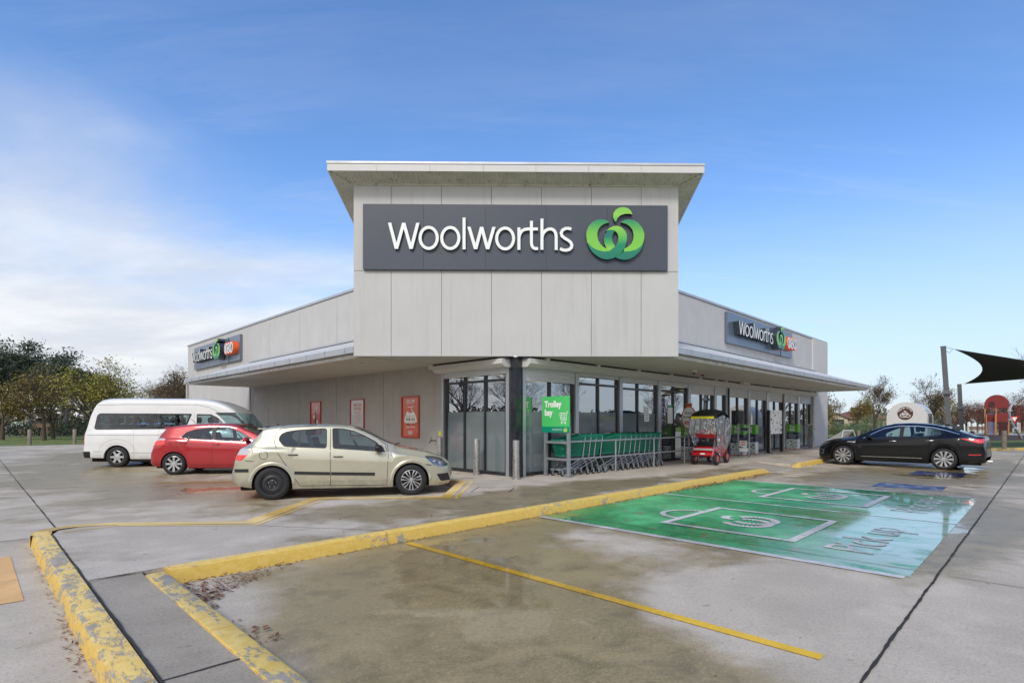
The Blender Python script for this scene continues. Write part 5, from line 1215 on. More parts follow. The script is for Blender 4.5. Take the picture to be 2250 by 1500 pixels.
def car(name, M, lab, S, paintm):
    t = empty(name, M, lab, S.get('cat', 'car'))
    top, belt, Wf, RWf, sill = (pchip(S[k]) for k in ('top','belt','W','RW','sill'))
    x0_, x1_ = S['top'][0][0], S['top'][-1][0]; R = S['arch']; ax_ = [0, S['wb']]; zc = S['R']
    xs = set()
    n = S.get('n', 84)
    for i in range(n+1): xs.add(round(x0_+(x1_-x0_)*i/n, 4))
    for i in range(1, 9):
        q_ = .12*(i/9)**2.2; xs.add(round(x0_+q_, 4)); xs.add(round(x1_-q_, 4))
    xs = {x for x in xs if all(abs(abs(x-c)-R) > .02 for c in ax_)}
    for c in ax_:
        for k in range(17): xs.add(round(c+R*cos(pi*k/16), 5))
        xs.add(round(c-R-.0015, 5)); xs.add(round(c+R+.0015, 5))
    xs = sorted(xs)
    bl = S.get('crease', .0)
    def sect(x):
        zb = sill(x)
        for c in ax_:
            if abs(x-c) <= R+1e-4: zb = max(zb, zc*.98+sqrt(max(0, R*R-(x-c)**2)))
        zt, zl, w_, rw = top(x), belt(x), Wf(x), RWf(x)
        zl = min(zl, zt-.015); zl0 = max(zl, zb+.04); H = zl0-zb
        g = zt-zl0
        P = [(w_-.030, zb),(w_-.008, zb+min(.03, H*.12)),(w_+.001, zb+H*.22),(w_, zb+H*.40),(w_-.004, zb+H*.58),(w_-.008+bl*.5, zb+H*.70),(w_-.014+bl, zb+H*.78),(w_-.024+bl*.2, zb+H*.87),(w_-.040, zb+H*.95),(w_-.058, zl0)]
        ye = w_-.062; zr = zl0+g*(.86 if g > .15 else .55)
        for k in range(1, 8):
            u = k/7; P.append((ye+(rw-ye)*(u+.10*u*(1-u)*(-1)), zl0+(zr-zl0)*u))
        P += [(rw-.018, zr+(zt-zr)*.34),(rw-.05, zr+(zt-zr)*.60),(rw-.12, zr+(zt-zr)*.80),(rw*.70, zr+(zt-zr)*.90),(rw*.42, zr+(zt-zr)*.97),(0, zt)]
        return [(max(y, 0), z) for y, z in P]
    bm = bmesh.new(); rows = []
    for x in xs:
        P = sect(x); row = [bm.verts.new((x, -y, z)) for y, z in P]; row += [bm.verts.new((x, y, z)) for y, z in P[-2::-1]]; rows.append(row)
    m_ = len(rows[0])
    for i in range(len(rows)-1):
        for j in range(m_-1): bm.faces.new((rows[i][j], rows[i+1][j], rows[i+1][j+1], rows[i][j+1]))
    for r_ in (rows[0], rows[-1]):
        k = m_//2
        for j in range(k): 
            if j+1 < k: bm.faces.new((r_[j], r_[j+1], r_[m_-2-j], r_[m_-1-j]))
            else: bm.faces.new((r_[j], r_[j+1], r_[m_-1-j]))
    bmesh.ops.recalc_face_normals(bm, faces=bm.faces)
    bmesh.ops.remove_doubles(bm, verts=bm.verts, dist=1e-5)
    bm.normal_update()
    if sum(f.normal.z*f.calc_area() for f in bm.faces if f.calc_center_median().z > 1.2) < 0: bmesh.ops.reverse_faces(bm, faces=bm.faces)
    bm.normal_update()
    bvh0 = BVHTree.FromBMesh(bm)
    regs = []
    for nm, P, mt, ax, cond_, off, sides in S['cuts']:
        for s in sides:
            if ax == 'y': cond = lambda f, s=s: f.calc_center_median().y*s > .28 and abs(f.normal.x) < .93
            else:
                cond = lambda f, c=cond_: c(f.calc_center_median()) and abs(f.normal.z)+abs(f.normal.x) > .5
            fs = cut(bm, P, ax, cond)
            bm.verts.index_update(); bm.normal_update()
            regs.append((nm, extract(bm, fs, off), mt)); bmesh.ops.delete(bm, geom=fs, context='FACES')
    me = bpy.data.meshes.new('body'); bm.to_mesh(me); bm.free(); me.materials.append(MATS[paintm])
    me.polygons.foreach_set('use_smooth', [True]*len(me.polygons)); me.set_sharp_from_angle(angle=radians(38))
    body = bpy.data.objects.new('body', me); COL.objects.link(body); body.parent = t
    for nm, (vs, fs), mt in regs:
        if not fs: continue
        b = MB(); b.add(vs, fs); b.build(nm, mt, t, smooth=True, angle=40, fixn=False)
    def proj(x, z, s, off=.002):
        h = bvh0.ray_cast(Vector((x, s*2.5, z)), Vector((0, -s, 0)))
        return (h[0]+Vector((0, s*off, 0)), h[1]) if h[0] is not None else (None, None)
    def strip(b, P, wd, s, off=.0015, closed=False, step=.05, thick=0):
        pts = []; P = [Vector(p) for p in P]
        seq = P+[P[0]] if closed else P
        for i in range(len(seq)-1):
            L = (seq[i+1]-seq[i]).length; k = max(1, int(L/step))
            for j in range(k): pts.append(seq[i].lerp(seq[i+1], j/k))
        pts.append(seq[-1]); prev = None
        for i, p in enumerate(pts):
            a_, c_ = pts[max(0, i-1)], pts[min(len(pts)-1, i+1)]
            if closed and i in (0, len(pts)-1): a_, c_ = pts[-2], pts[1]
            tt = (c_-a_); 
            if tt.length < 1e-6: continue
            tt.normalize(); nn = Vector((-tt.y, tt.x))*wd/2
            A, _ = proj(p.x+nn.x, p.y+nn.y, s, off+thick); B, _ = proj(p.x-nn.x, p.y-nn.y, s, off+thick)
            if A is None or B is None: prev = None; continue
            if prev:
                if thick:
                    q = [prev[0], prev[1], B, A]; lo = [v-Vector((0, s*thick, 0)) for v in q]; b.add(q+lo, [(0,1,2,3),(0,4,5,1),(2,6,7,3),(1,5,6,2),(3,7,4,0)])
                else: b.add([prev[0], prev[1], B, A], [(0,1,2,3)])
            prev = (A, B)
    for nm, mt, wd, off, th_, lst in S['lines']:
        if nm in ('panel_gap','door_gap'):
            b = MB()
            for P, cl in lst:
                for s in (-1, 1): strip(b, P, wd, s, off, cl, thick=th_)
            b.build(nm, mt, body, fixn=False)
        else:
            for P, cl in lst:
                for s in (-1, 1): b = MB(); strip(b, P, wd, s, off, cl, thick=th_); b.build(nm, mt, t, fixn=(th_ > 0)) if b.v else None
    # arch lips
    for c in ax_:
        for s in (-1, 1):
            b = MB()
            for rr_, wd in ((R+.002, S['lip']),):
                pts = []; ang = range(-4 if S['lip'] > .03 else 0, 49 if S['lip'] > .03 else 49)
                prev = None
                for k in range(0, 41):
                    a = pi*k/40; cx, cz = c+cos(a)*(rr_+wd/2), zc*.98+sin(a)*(rr_+wd/2)
                    A, _ = proj(c+cos(a)*(rr_+wd), zc*.98+sin(a)*(rr_+wd), s, .001); B, _ = proj(c+cos(a)*(rr_+.006), zc*.98+sin(a)*(rr_+.006), s, .0)
                    if A is None or B is None: prev = None; continue
                    o_ = max(abs(A.y), abs(B.y))
                    mid = Vector(((A.x+B.x)/2, s*(o_+.004+wd*.22), (A.z+B.z)/2)); low_ = Vector((c+cos(a)*(rr_-.004), s*(o_+.002+wd*.16), zc*.98+sin(a)*(rr_-.004))); inn = Vector((low_.x, s*(abs(B.y)-.06), low_.z))
                    cur = (A, mid, low_, inn)
                    if prev:
                        for q_ in range(3): b.add([prev[q_], prev[q_+1], cur[q_+1], cur[q_]], [(0,1,2,3)])
                    prev = cur
            b.build('wheel_arch', paintm, t, smooth=True, angle=60)
    # underbody and wheel wells
    b = MB(); wv = Wf(S['wb']/2)
    b.box(x0_+.14, x1_-.16, -(wv-.30), wv-.30, .17, .62); b.box(R+.02, S['wb']-R-.02, -(wv-.05), wv-.05, .17, .30)
    for c in ax_:
        for s in (-1, 1):
            pts = [(c+(R+.006)*cos(pi*k/18), zc*.98+(R+.006)*sin(pi*k/18)) for k in range(19)]
            for i in range(18): b.add([(pts[i][0], s*(wv-.055), pts[i][1]),(pts[i+1][0], s*(wv-.055), pts[i+1][1]),(pts[i+1][0], s*(wv-.32), pts[i+1][1]),(pts[i][0], s*(wv-.32), pts[i][1])], [(0,1,2,3)])
    b.box(x0_+.25, x1_-.9, -(wv-.14), wv-.14, .60, .64); b.build('underbody', 'underbody', t)
    # seats, dash, steering wheel
    b = MB(); zs = S['seatz']
    for (sx, rows_) in S['seats']:
        for y in rows_:
            rbox(b, sx-.25, sx+.25, y-.24, y+.24, zs-.30, zs, .06)
            b.hexa([(sx-.30,y-.24,zs-.05),(sx-.17,y-.24,zs-.05),(sx-.17,y+.24,zs-.05),(sx-.30,y+.24,zs-.05)], [(sx-.46,y-.20,zs+.55),(sx-.37,y-.20,zs+.55),(sx-.37,y+.20,zs+.55),(sx-.46,y+.20,zs+.55)])
            rbox(b, sx-.50, sx-.40, y-.13, y+.13, zs+.59, zs+.79, .045)
    b.build('seat', 'seat_cloth', t, smooth=True, angle=50)
    b = MB(); dx, dz = S['dash']; b.prism([(dx-.32,dz-.30),(dx-.30,dz-.05),(dx-.15,dz+.0),(dx+.22,dz-.05),(dx+.22,dz-.30)], lambda u, v, d: (u, d, v), -(wv-.16), wv-.16); b.build('dashboard', 'trim_black', t)
    b = MB(); c_ = Vector((dx-.42, -.36, dz+.02)); pts = [c_+Vector((-.09*sin(a)*1.0, .185*cos(a), .165*sin(a))) for a in [2*pi*k/22 for k in range(22)]]; b.tube(pts, .014, 6, closed=True); b.tube([c_+Vector((0,-.18,0)), c_, c_+Vector((0,.18,0))], .012, 5); b.tube([c_, c_+Vector((.3,0,-.12))], .02, 6); b.build('steering_wheel', 'trim_black', t, smooth=True)
    # wheels
    ofs = S.get('tyreout', .0)
    for i, c in enumerate(ax_):
        for s in (-1, 1): wheel(t, c, s*(wv-.012+ofs), zc, S['R'], S['rim'], .2, s, S['wheels'][i])
    # handles and mirrors
    for (hx, hz, ln) in S['handles']:
        for s in (-1, 1):
            A, _ = proj(hx, hz, s, 0); 
            if A is None: continue
            b = MB(); b.tube([(hx-ln/2, A.y, hz+S['htilt']*-ln/2),(hx-ln/2+.012, A.y+s*.030, hz+S['htilt']*-ln/2),(hx+ln/2-.012, A.y+s*.030, hz+S['htilt']*ln/2),(hx+ln/2, A.y, hz+S['htilt']*ln/2)], .011, 6); b.build('door_handle', S['hmat'], t, smooth=True, angle=60)
    mx_, mz = S['mirror']
    for s in (-1, 1):
        A, _ = proj(mx_, mz-.03, s, 0)
        if A is None: continue
        y = A.y; b = MB()
        rr_ = [( .085,-.01,.065,.045),(.07,.03,.08,.05),(.0,.05,.09,.06),(-.05,.05,.088,.058),(-.062,.045,.075,.05)]
        vs = []; nn_ = 12
        for dx_, _, ry_, rz_ in ((.085,0,.05,.03),(.06,0,.085,.052),(.01,0,.10,.066),(-.045,0,.102,.066),(-.055,0,.09,.056)):
            for k in range(nn_): a = 2*pi*k/nn_; vs.append((mx_+dx_, y+s*(.14+ry_*cos(a)), mz+.01+rz_*sin(a)))
        b.add(vs, [(i*nn_+k, i*nn_+(k+1) % nn_, (i+1)*nn_+(k+1) % nn_, (i+1)*nn_+k) for i in range(4) for k in range(nn_)]+[tuple(range(nn_)), tuple(range(4*nn_, 5*nn_))], 0)
        b.box(mx_-.03, mx_+.04, y-s*.02, y+s*.10, mz-.055, mz-.02, 1); b.build('wing_mirror', [S['mmat'],'trim_black'], t, smooth=True, angle=50)
    return t, proj, strip, bvh0
def sm(P, n=1):   # Chaikin smoothing of a polygon
    for _ in range(n):
        o = []
        for i in range(len(P)):
            a, c = P[i], P[(i+1) % len(P)]; o += [(a[0]*.75+c[0]*.25, a[1]*.75+c[1]*.25), (a[0]*.25+c[0]*.75, a[1]*.25+c[1]*.75)]
        P = o
    return P
YS = (-1, 1)
# ---- champagne hatchback
rw = rpoly([(.10,1.16),(.14,1.255),(.24,1.305),(.45,1.335),(.97,1.365),(.975,.985),(.20,1.025)], .05)
fw_ = rpoly([(1.085,1.365),(1.27,1.36),(1.48,1.315),(1.70,1.215),(1.91,1.095),(2.10,.90),(1.105,.98)], .03)
S1 = dict(wb=2.614, R=.315, rim=.205, arch=.362, lip=.062, seatz=.62, seats=[(1.05,(-.36,.36)),(.15,(-.36,.36))], dash=(1.98,.93), n=90, crease=.009,
 top=[(-.75,.62),(-.735,.74),(-.64,.95),(-.50,1.04),(-.36,1.17),(-.24,1.31),(-.19,1.375),(-.02,1.415),(.35,1.448),(.8,1.46),(1.2,1.452),(1.45,1.425),(1.66,1.35),(1.95,1.205),(2.20,1.07),(2.38,.995),(2.55,.955),(2.9,.885),(3.15,.815),(3.32,.735),(3.42,.66),(3.49,.56)],
 belt=[(-.75,.58),(-.6,.93),(-.3,1.01),(.3,1.005),(1.0,.965),(2.0,.895),(2.4,.87),(2.9,.79),(3.2,.68),(3.42,.58),(3.49,.50)],
 W=[(-.75,.60),(-.70,.70),(-.62,.775),(-.45,.835),(-.1,.868),(.6,.876),(2.0,.876),(2.6,.87),(2.95,.845),(3.2,.78),(3.36,.69),(3.45,.57),(3.49,.46)],
 RW=[(-.75,.52),(-.55,.66),(-.4,.675),(0,.675),(1.2,.675),(1.6,.68),(2.0,.69),(2.35,.70),(2.9,.69),(3.2,.62),(3.42,.5),(3.49,.38)],
 sill=[(-.75,.42),(-.70,.34),(-.6,.28),(-.4,.24),(0,.21),(.5,.20),(2.2,.185),(2.9,.185),(3.2,.185),(3.4,.21),(3.46,.28),(3.49,.36)],
 cuts=[('side_window', rw, 'car_glass', 'y', None, .004, YS), ('side_window', fw_, 'car_glass', 'y', None, .004, YS),
  ('windscreen', rpoly([(-.60,1.395),(.60,1.395),(.655,1.30),(.70,1.06),(.60,1.015),(0,.995),(-.60,1.015),(-.70,1.06),(-.655,1.30)], .03), 'car_glass', 'x', lambda c: c.x > 1.42 and c.x < 2.5, .003, (1,)),
  ('rear_window', rpoly([(-.54,1.34),(.54,1.34),(.63,1.05),(-.63,1.05)], .05), 'car_glass', 'x', lambda c: c.x < -.18, .003, (1,)),
  ('headlight', rpoly([(2.88,.80),(3.12,.775),(3.27,.72),(3.40,.60),(3.36,.575),(3.20,.565),(3.05,.62)], .03), 'lamp_glass', 'y', None, .0, YS),
  ('tail_light', [(-.80,1.0),(-.52,1.0),(-.42,.985),(-.37,.93),(-.43,.87),(-.80,.87)], 'lamp_white', 'y', None, .0, YS),
  ('tail_light', [(-.80,.87),(-.43,.87),(-.54,.765),(-.80,.765)], 'lamp_red', 'y', None, .0, YS),
  ('fog_grille', rpoly([(3.13,.42),(3.40,.43),(3.46,.27),(3.22,.27)], .03), 'trim_black', 'y', None, .012, YS),
  ('grille', rpoly([(-.30,.60),(.30,.60),(.26,.52),(-.26,.52)], .02), 'trim_black', 'x', lambda c: c.x > 3.2, .01, (1,)),
  ('grille', rpoly([(-.40,.40),(.40,.40),(.36,.27),(-.36,.27)], .03), 'trim_black', 'x', lambda c: c.x > 3.2, .01, (1,))],
 lines=[('window_trim', 'trim_black', .018, .002, 0, [(rw, True),(fw_, True)]),
  ('panel_gap', 'seam', .010, .0012, 0, [([(1.045,1.41),(1.05,1.0),(1.06,.25)],False),(rpoly([(.045,1.25),(.12,1.36),(.35,1.40),(1.04,1.425)],.03)[2:-3],False),([(.04,1.25),(.03,1.10),(.10,.90),(.50,.26),(1.06,.25),(2.13,.23),(2.16,.85),(2.10,1.0)],False),([(1.04,1.425),(1.40,1.415),(1.80,1.27),(2.14,1.02),(2.165,.9)],False),
    ([(2.9,.63),(3.05,.61)],False),([(-.32,.745),(-.48,.76)],False),([(2.83,.61),(3.02,.60)],False),(ell(-.15,.86,.075,.075,18),True)]),
  ('pillar_trim', 'trim_black', .035, .003, 0, [([(.47,1.325),(.475,1.02)],False)]),
  ('rub_strip', 'trim_black', .058, .002, .012, [([(.40,.515),(1.05,.485)],False),([(1.07,.485),(1.90,.455)],False)]),
  ('bumper_strip', 'trim_black', .06, .002, .012, [([(-.68,.57),(-.42,.575)],False)])],
 wheels=('steel','cap7'), handles=[(.37,.865,.17),(1.20,.815,.17)], htilt=-.02, hmat='trim_black', mirror=(1.96,.97), mmat='trim_black')
ang1 = radians(15.0); u1 = Vector((cos(ang1), sin(ang1), 0)); n1 = Vector((-sin(ang1), cos(ang1), 0))
P1 = Vector((-4.82,10.34,0))+n1*.864
c1, pr1, st1, bv1 = car('hatchback_car', Matrix.Translation(P1) @ Matrix.Rotation(ang1, 4, 'Z'), 'champagne five door hatchback with one bare black steel rear wheel, nearest the camera', S1, 'paint_champagne')
for s in (-1, 1):   # headlamp reflectors behind the clear lens
    b = MB(); 
    for (x, z, r) in ((3.08,.70,.045),(3.20,.66,.045)):
        A, _ = pr1(x, z, s, -.05)
        if A is not None: b.lathe([(r,.025),(r*.8,.0),(.001,-.01)] if s > 0 else [(r,-.025),(r*.8,.0),(.001,.01)], 14, 'y', A, 0)
    st1(b, [(2.95,.74),(3.33,.62)], .17, s, -.045)
    b.m = 1; b.build('headlight_reflector', ['lamp_inner','lamp_dark'], c1, smooth=True, fixn=False)
b = MB(); b.box(3.46,3.475,-.18,.18,.40,.50); b.build('number_plate', 'letter_white', c1)
b = MB(); b.tube([(2.30,-.60,1.035),(2.42,-.1,1.03)], .008, 5); b.tube([(2.33,.0,1.04),(2.42,.55,1.02)], .008, 5); b.build('wiper', 'trim_black', c1)
b = MB()
for x0i, x1i in ((.12,.26),(.62,.78)): b.box(x0i, x1i, -.635, -.61, 1.405+.04*(x0i > .5), 1.408+.04*(x0i > .5)+.006)
b.tube([(-.02,.0,1.42),(-.06,0,1.455)], .010, 6); b.build('roof_fitting', 'trim_black', c1)
b = MB(); st1(b, [(2.19,.845),(2.25,.845)], .03, -1, .002, thick=.006); b.build('side_repeater', 'lamp_white', c1)
b = MB(); b.box(-.31,-.17,-.54,.54,1.35,1.38); b.build('spoiler', 'paint_champagne', c1)
# triangle panels in front of the front glass
b = MB()
for s in (-1,1): st1(b, [(1.965,.985),(2.06,.935)], .085, s, .004)
b.build('mirror_sail', 'trim_black', c1, fixn=False)

# ---- red hatchback
rw = rpoly([(.17,1.06),(.30,1.20),(.52,1.275),(.97,1.325),(.985,.985),(.27,1.02)], .03)
fw_ = rpoly([(1.06,1.33),(1.42,1.32),(1.72,1.20),(2.0,1.03),(2.14,.92),(1.07,.975)], .03)
S2 = dict(S1); S2.update(wb=2.57, R=.31, rim=.215, arch=.355, lip=.03, crease=.006, dash=(2.0,.95),
 top=[(-.72,.58),(-.70,.72),(-.60,.95),(-.42,1.16),(-.30,1.30),(-.24,1.345),(.1,1.40),(.5,1.44),(.9,1.455),(1.3,1.445),(1.6,1.40),(1.9,1.27),(2.3,1.09),(2.55,1.0),(2.9,.92),(3.15,.82),(3.3,.70),(3.33,.56)],
 belt=[(-.72,.55),(-.5,.95),(-.1,1.03),(.4,1.01),(1.2,.965),(2.1,.91),(2.5,.86),(2.9,.78),(3.15,.68),(3.33,.5)],
 W=[(-.72,.60),(-.66,.70),(-.5,.80),(-.1,.85),(.5,.862),(2.0,.862),(2.6,.85),(2.95,.80),(3.15,.71),(3.28,.57),(3.33,.46)],
 RW=[(-.72,.5),(-.4,.64),(0,.675),(1.2,.68),(1.9,.69),(2.4,.70),(2.9,.66),(3.2,.55),(3.33,.38)],
 sill=[(-.72,.40),(-.66,.30),(-.5,.24),(0,.21),(.5,.19),(2.2,.18),(3.0,.18),(3.25,.22),(3.33,.34)],
 cuts=[('side_window', rw, 'car_glass', 'y', None, .004, YS), ('side_window', fw_, 'car_glass', 'y', None, .004, YS),
  ('windscreen', rpoly([(-.58,1.39),(.58,1.39),(.66,1.08),(.56,1.03),(-.56,1.03),(-.66,1.08)], .03), 'car_glass', 'x', lambda c: c.x > 1.45 and c.x < 2.6, .003, (1,)),
  ('rear_window', rpoly([(-.48,1.29),(.48,1.29),(.58,1.05),(-.58,1.05)], .05), 'car_glass', 'x', lambda c: c.x < -.22, .003, (1,)),
  ('headlight', rpoly([(2.78,.86),(3.0,.84),(3.2,.72),(3.18,.66),(3.0,.72)], .03), 'lamp_white', 'y', None, .0, YS),
  ('tail_light', [(-.75,.965),(-.25,.975),(-.24,.84),(-.75,.82)], 'lamp_red', 'y', None, .0, YS), ('tail_light', [(-.75,1.02),(-.36,1.03),(-.25,1.02),(-.25,.976),(-.75,.966)], 'lamp_white', 'y', None, .0, YS)],
 lines=[('window_trim', 'trim_black', .022, .002, 0, [(rw, True),(fw_, True)]), ('pillar_trim', 'trim_black', .09, .001, 0, [([(1.022,1.325),(1.03,.985)],False)]),
  ('panel_gap', 'seam', .007, .0012, 0, [([(1.03,.98),(1.0,.27)],False),([(.10,1.02),(.05,.85),(.16,.66),(.42,.27),(1.0,.27),(2.1,.26),(2.15,.9)],False)])],
 wheels=('alloy8','alloy8'), handles=[(.25,.905,.17),(1.12,.86,.17)], htilt=-.02, hmat='paint_red', mirror=(1.93,.985), mmat='paint_red')
ang2 = radians(8); n2 = Vector((-sin(ang2), cos(ang2), 0))
c2, pr2, st2, bv2 = car('hatchback_car', Matrix.Translation(Vector((-9.84,15.18,0))+n2*.85) @ Matrix.Rotation(ang2, 4, 'Z'), 'red five door hatchback parked between the white minibus and the champagne car', S2, 'paint_red')
b = MB(); b.tube([(.25,0,1.42),(.08,0,1.58)], .006, 5); b.build('aerial', 'trim_black', c2)
b = MB(); b.box(-.40,-.22,-.5,.5,1.30,1.345); b.build('spoiler', 'paint_red', c2)
# ---- black sedan
dl = rpoly([(2.14,.935),(1.80,1.135),(1.47,1.285),(1.15,1.335),(.70,1.335),(.35,1.295),(.15,1.225),(.06,1.12),(.19,1.035),(.85,.985)], .05)
def xsec(P, xa, xb):
    # clip polygon between x=xa..xb
    def clip(P, x, keep):
        o = []
        for i in range(len(P)):
            a, c = P[i], P[(i+1) % len(P)]; ia, ic = keep(a[0]-x), keep(c[0]-x)
            if ia: o.append(a)
            if ia != ic: t_ = (x-a[0])/(c[0]-a[0]); o.append((x, a[1]+(c[1]-a[1])*t_))
        return o
    return clip(clip(P, xa, lambda d: d >= 0), xb, lambda d: d <= 0)
fw_ = xsec(dl, 1.17, 3); rw = xsec(dl, .33, 1.06); qw = xsec(dl, -1, .30)
S3 = dict(S1); S3.update(wb=2.795, R=.335, rim=.245, arch=.375, lip=.022, crease=.007, dash=(2.15,.90), seatz=.56, seats=[(1.2,(-.36,.36)),(.25,(-.36,.36))], n=96,
 top=[(-1.095,.60),(-1.08,.80),(-1.03,1.0),(-.98,1.045),(-.80,1.05),(-.55,1.13),(-.1,1.30),(.25,1.395),(.6,1.44),(.95,1.455),(1.3,1.44),(1.6,1.38),(1.95,1.24),(2.3,1.07),(2.5,.99),(2.7,.955),(3.1,.905),(3.4,.83),(3.6,.73),(3.70,.64),(3.75,.54)],
 belt=[(-1.095,.56),(-1.0,.92),(-.6,1.0),(0,1.02),(.8,.975),(2.2,.915),(2.6,.885),(3.1,.82),(3.5,.70),(3.7,.58),(3.75,.48)],
 W=[(-1.095,.60),(-1.05,.70),(-.9,.80),(-.6,.87),(-.1,.905),(.8,.912),(2.0,.912),(2.8,.905),(3.2,.87),(3.45,.80),(3.62,.69),(3.72,.55),(3.75,.45)],
 RW=[(-1.095,.48),(-.9,.62),(-.5,.60),(0,.60),(.6,.60),(1.3,.605),(1.8,.64),(2.4,.70),(3.0,.71),(3.4,.65),(3.7,.48),(3.75,.36)],
 sill=[(-1.095,.42),(-1.04,.30),(-.9,.23),(-.5,.20),(.5,.19),(2.3,.175),(3.1,.165),(3.5,.165),(3.68,.19),(3.75,.30)],
 cuts=[('side_window', fw_, 'car_glass', 'y', None, .004, YS), ('side_window', rw, 'car_glass', 'y', None, .004, YS), ('quarter_window', qw, 'car_glass', 'y', None, .004, YS),
  ('windscreen', rpoly([(-.57,1.41),(.57,1.41),(.68,1.05),(.56,.995),(-.56,.995),(-.68,1.05)], .03), 'car_glass', 'x', lambda c: c.x > 1.4 and c.x < 2.6, .003, (1,)),
  ('rear_window', rpoly([(-.50,1.39),(.50,1.39),(.58,1.13),(-.58,1.13)], .05), 'car_glass', 'x', lambda c: c.x < .3 and c.x > -.9, .003, (1,)),
  ('headlight', rpoly([(3.20,.79),(3.45,.765),(3.62,.69),(3.66,.63),(3.45,.66)], .02), 'lamp_dark', 'y', None, .0, YS),
  ('tail_light', [(-.42,.985),(-1.12,.965),(-1.12,.86),(-.92,.845),(-.72,.895)], 'lamp_red', 'y', None, -.002, YS),
  ('fog_grille', rpoly([(3.42,.47),(3.66,.48),(3.68,.34),(3.46,.33)], .03), 'trim_black', 'y', None, .012, YS),
  ('grille', rpoly([(-.42,.70),(.42,.70),(.40,.60),(-.40,.60)], .03), 'trim_black', 'x', lambda c: c.x > 3.4, .01, (1,))],
 lines=[('chrome_strip', 'chrome', .022, .004, .003, [([(2.20,.93),(1.93,1.10),(1.62,1.27),(1.22,1.35),(.70,1.352),(.30,1.305),(-.05,1.215),(-.38,1.115),(-.47,1.08)],False)]),
  ('window_trim', 'trim_black', .03, .002, 0, [(dl, True)]), ('pillar_trim', 'trim_black', .10, .002, 0, [([(1.10,1.325),(1.13,.975)],False)]), ('pillar_trim', 'trim_black', .03, .003, 0, [([(.315,1.27),(.315,1.02)],False)]),
  ('panel_gap', 'seam', .007, .0012, 0, [([(1.115,.97),(1.17,.70),(1.17,.29)],False),([(.03,1.18),(-.03,1.0),(.33,.62),(.50,.31),(1.17,.29),(2.3,.27),(2.24,.76),(2.29,.93)],False),(ell(-.25,.86,.08,.08,18),True),([(-.42,.93),(-.62,.62)],False)]),
  ('rub_strip', 'chrome', .012, .003, .004, [([(.55,.335),(2.25,.325)],False)]), ('side_vent', 'chrome', .022, .003, .006, [([(2.42,.80),(2.66,.81)],False)]),
  ('fog_trim', 'chrome', .014, .003, .006, [([(3.44,.50),(3.66,.515)],False)]), ('reflector', 'lamp_red', .02, .002, .004, [([(-.98,.50),(-.66,.49)],False)])],
 wheels=('alloy10','alloy10'), handles=[(1.34,.86,.20),(.35,.90,.20)], htilt=-.02, hmat='chrome', mirror=(2.0,.99), mmat='paint_black')
def squeeze(S, f0, f1):
    g = lambda x: x*f0 if x < 0 else (S['wb']+(x-S['wb'])*f1 if x > S['wb'] else x)
    for k in ('top','belt','W','RW','sill'): S[k] = [(g(a), c) for a, c in S[k]]
    S['cuts'] = [(c[0], [(g(a), z) for a, z in c[1]] if c[3] == 'y' else c[1])+tuple(c[2:]) for c in S['cuts']]
    S['lines'] = [tuple(l[:5])+([([(g(a), z) for a, z in P], cl) for P, cl in l[5]],) for l in S['lines']]
squeeze(S3, .90, .94)
ang3 = radians(133.4); n3 = Vector((-sin(ang3), cos(ang3), 0))
c3, pr3, st3, bv3 = car('sedan_car', Matrix.Translation(Vector((13.0,16.73,0))-n3*.90) @ Matrix.Rotation(ang3, 4, 'Z'), 'glossy black sedan with chrome window line parked past the painted green bays', S3, 'paint_black')
b = MB()
for s in (-1, 1): st3(b, [(-.93,.915),(-.76,.93)], .035, s, .004)
b.build('tail_light_lens', 'lamp_white', c3, fixn=False)
b = MB()
for s in (-1,1): st3(b, [(3.45,.48),(3.47,.36),(3.58,.37),(3.57,.47)], .02, s, .004); st3(b, [(3.24,.775),(3.49,.715)], .03, s, .003)
b.build('headlight_strip', 'lamp_inner', c3, fixn=False)
for s in (-1, 1): b = MB(); b.tube([(-.88,s*.55,.24),(-1.0,s*.57,.24)], .045, 10); b.build('exhaust_tip', 'chrome', c3, smooth=True)
b = MB(); b.box(-.02,.10,-.03,.03,1.36,1.41); b.build('roof_fin', 'paint_black', c3)
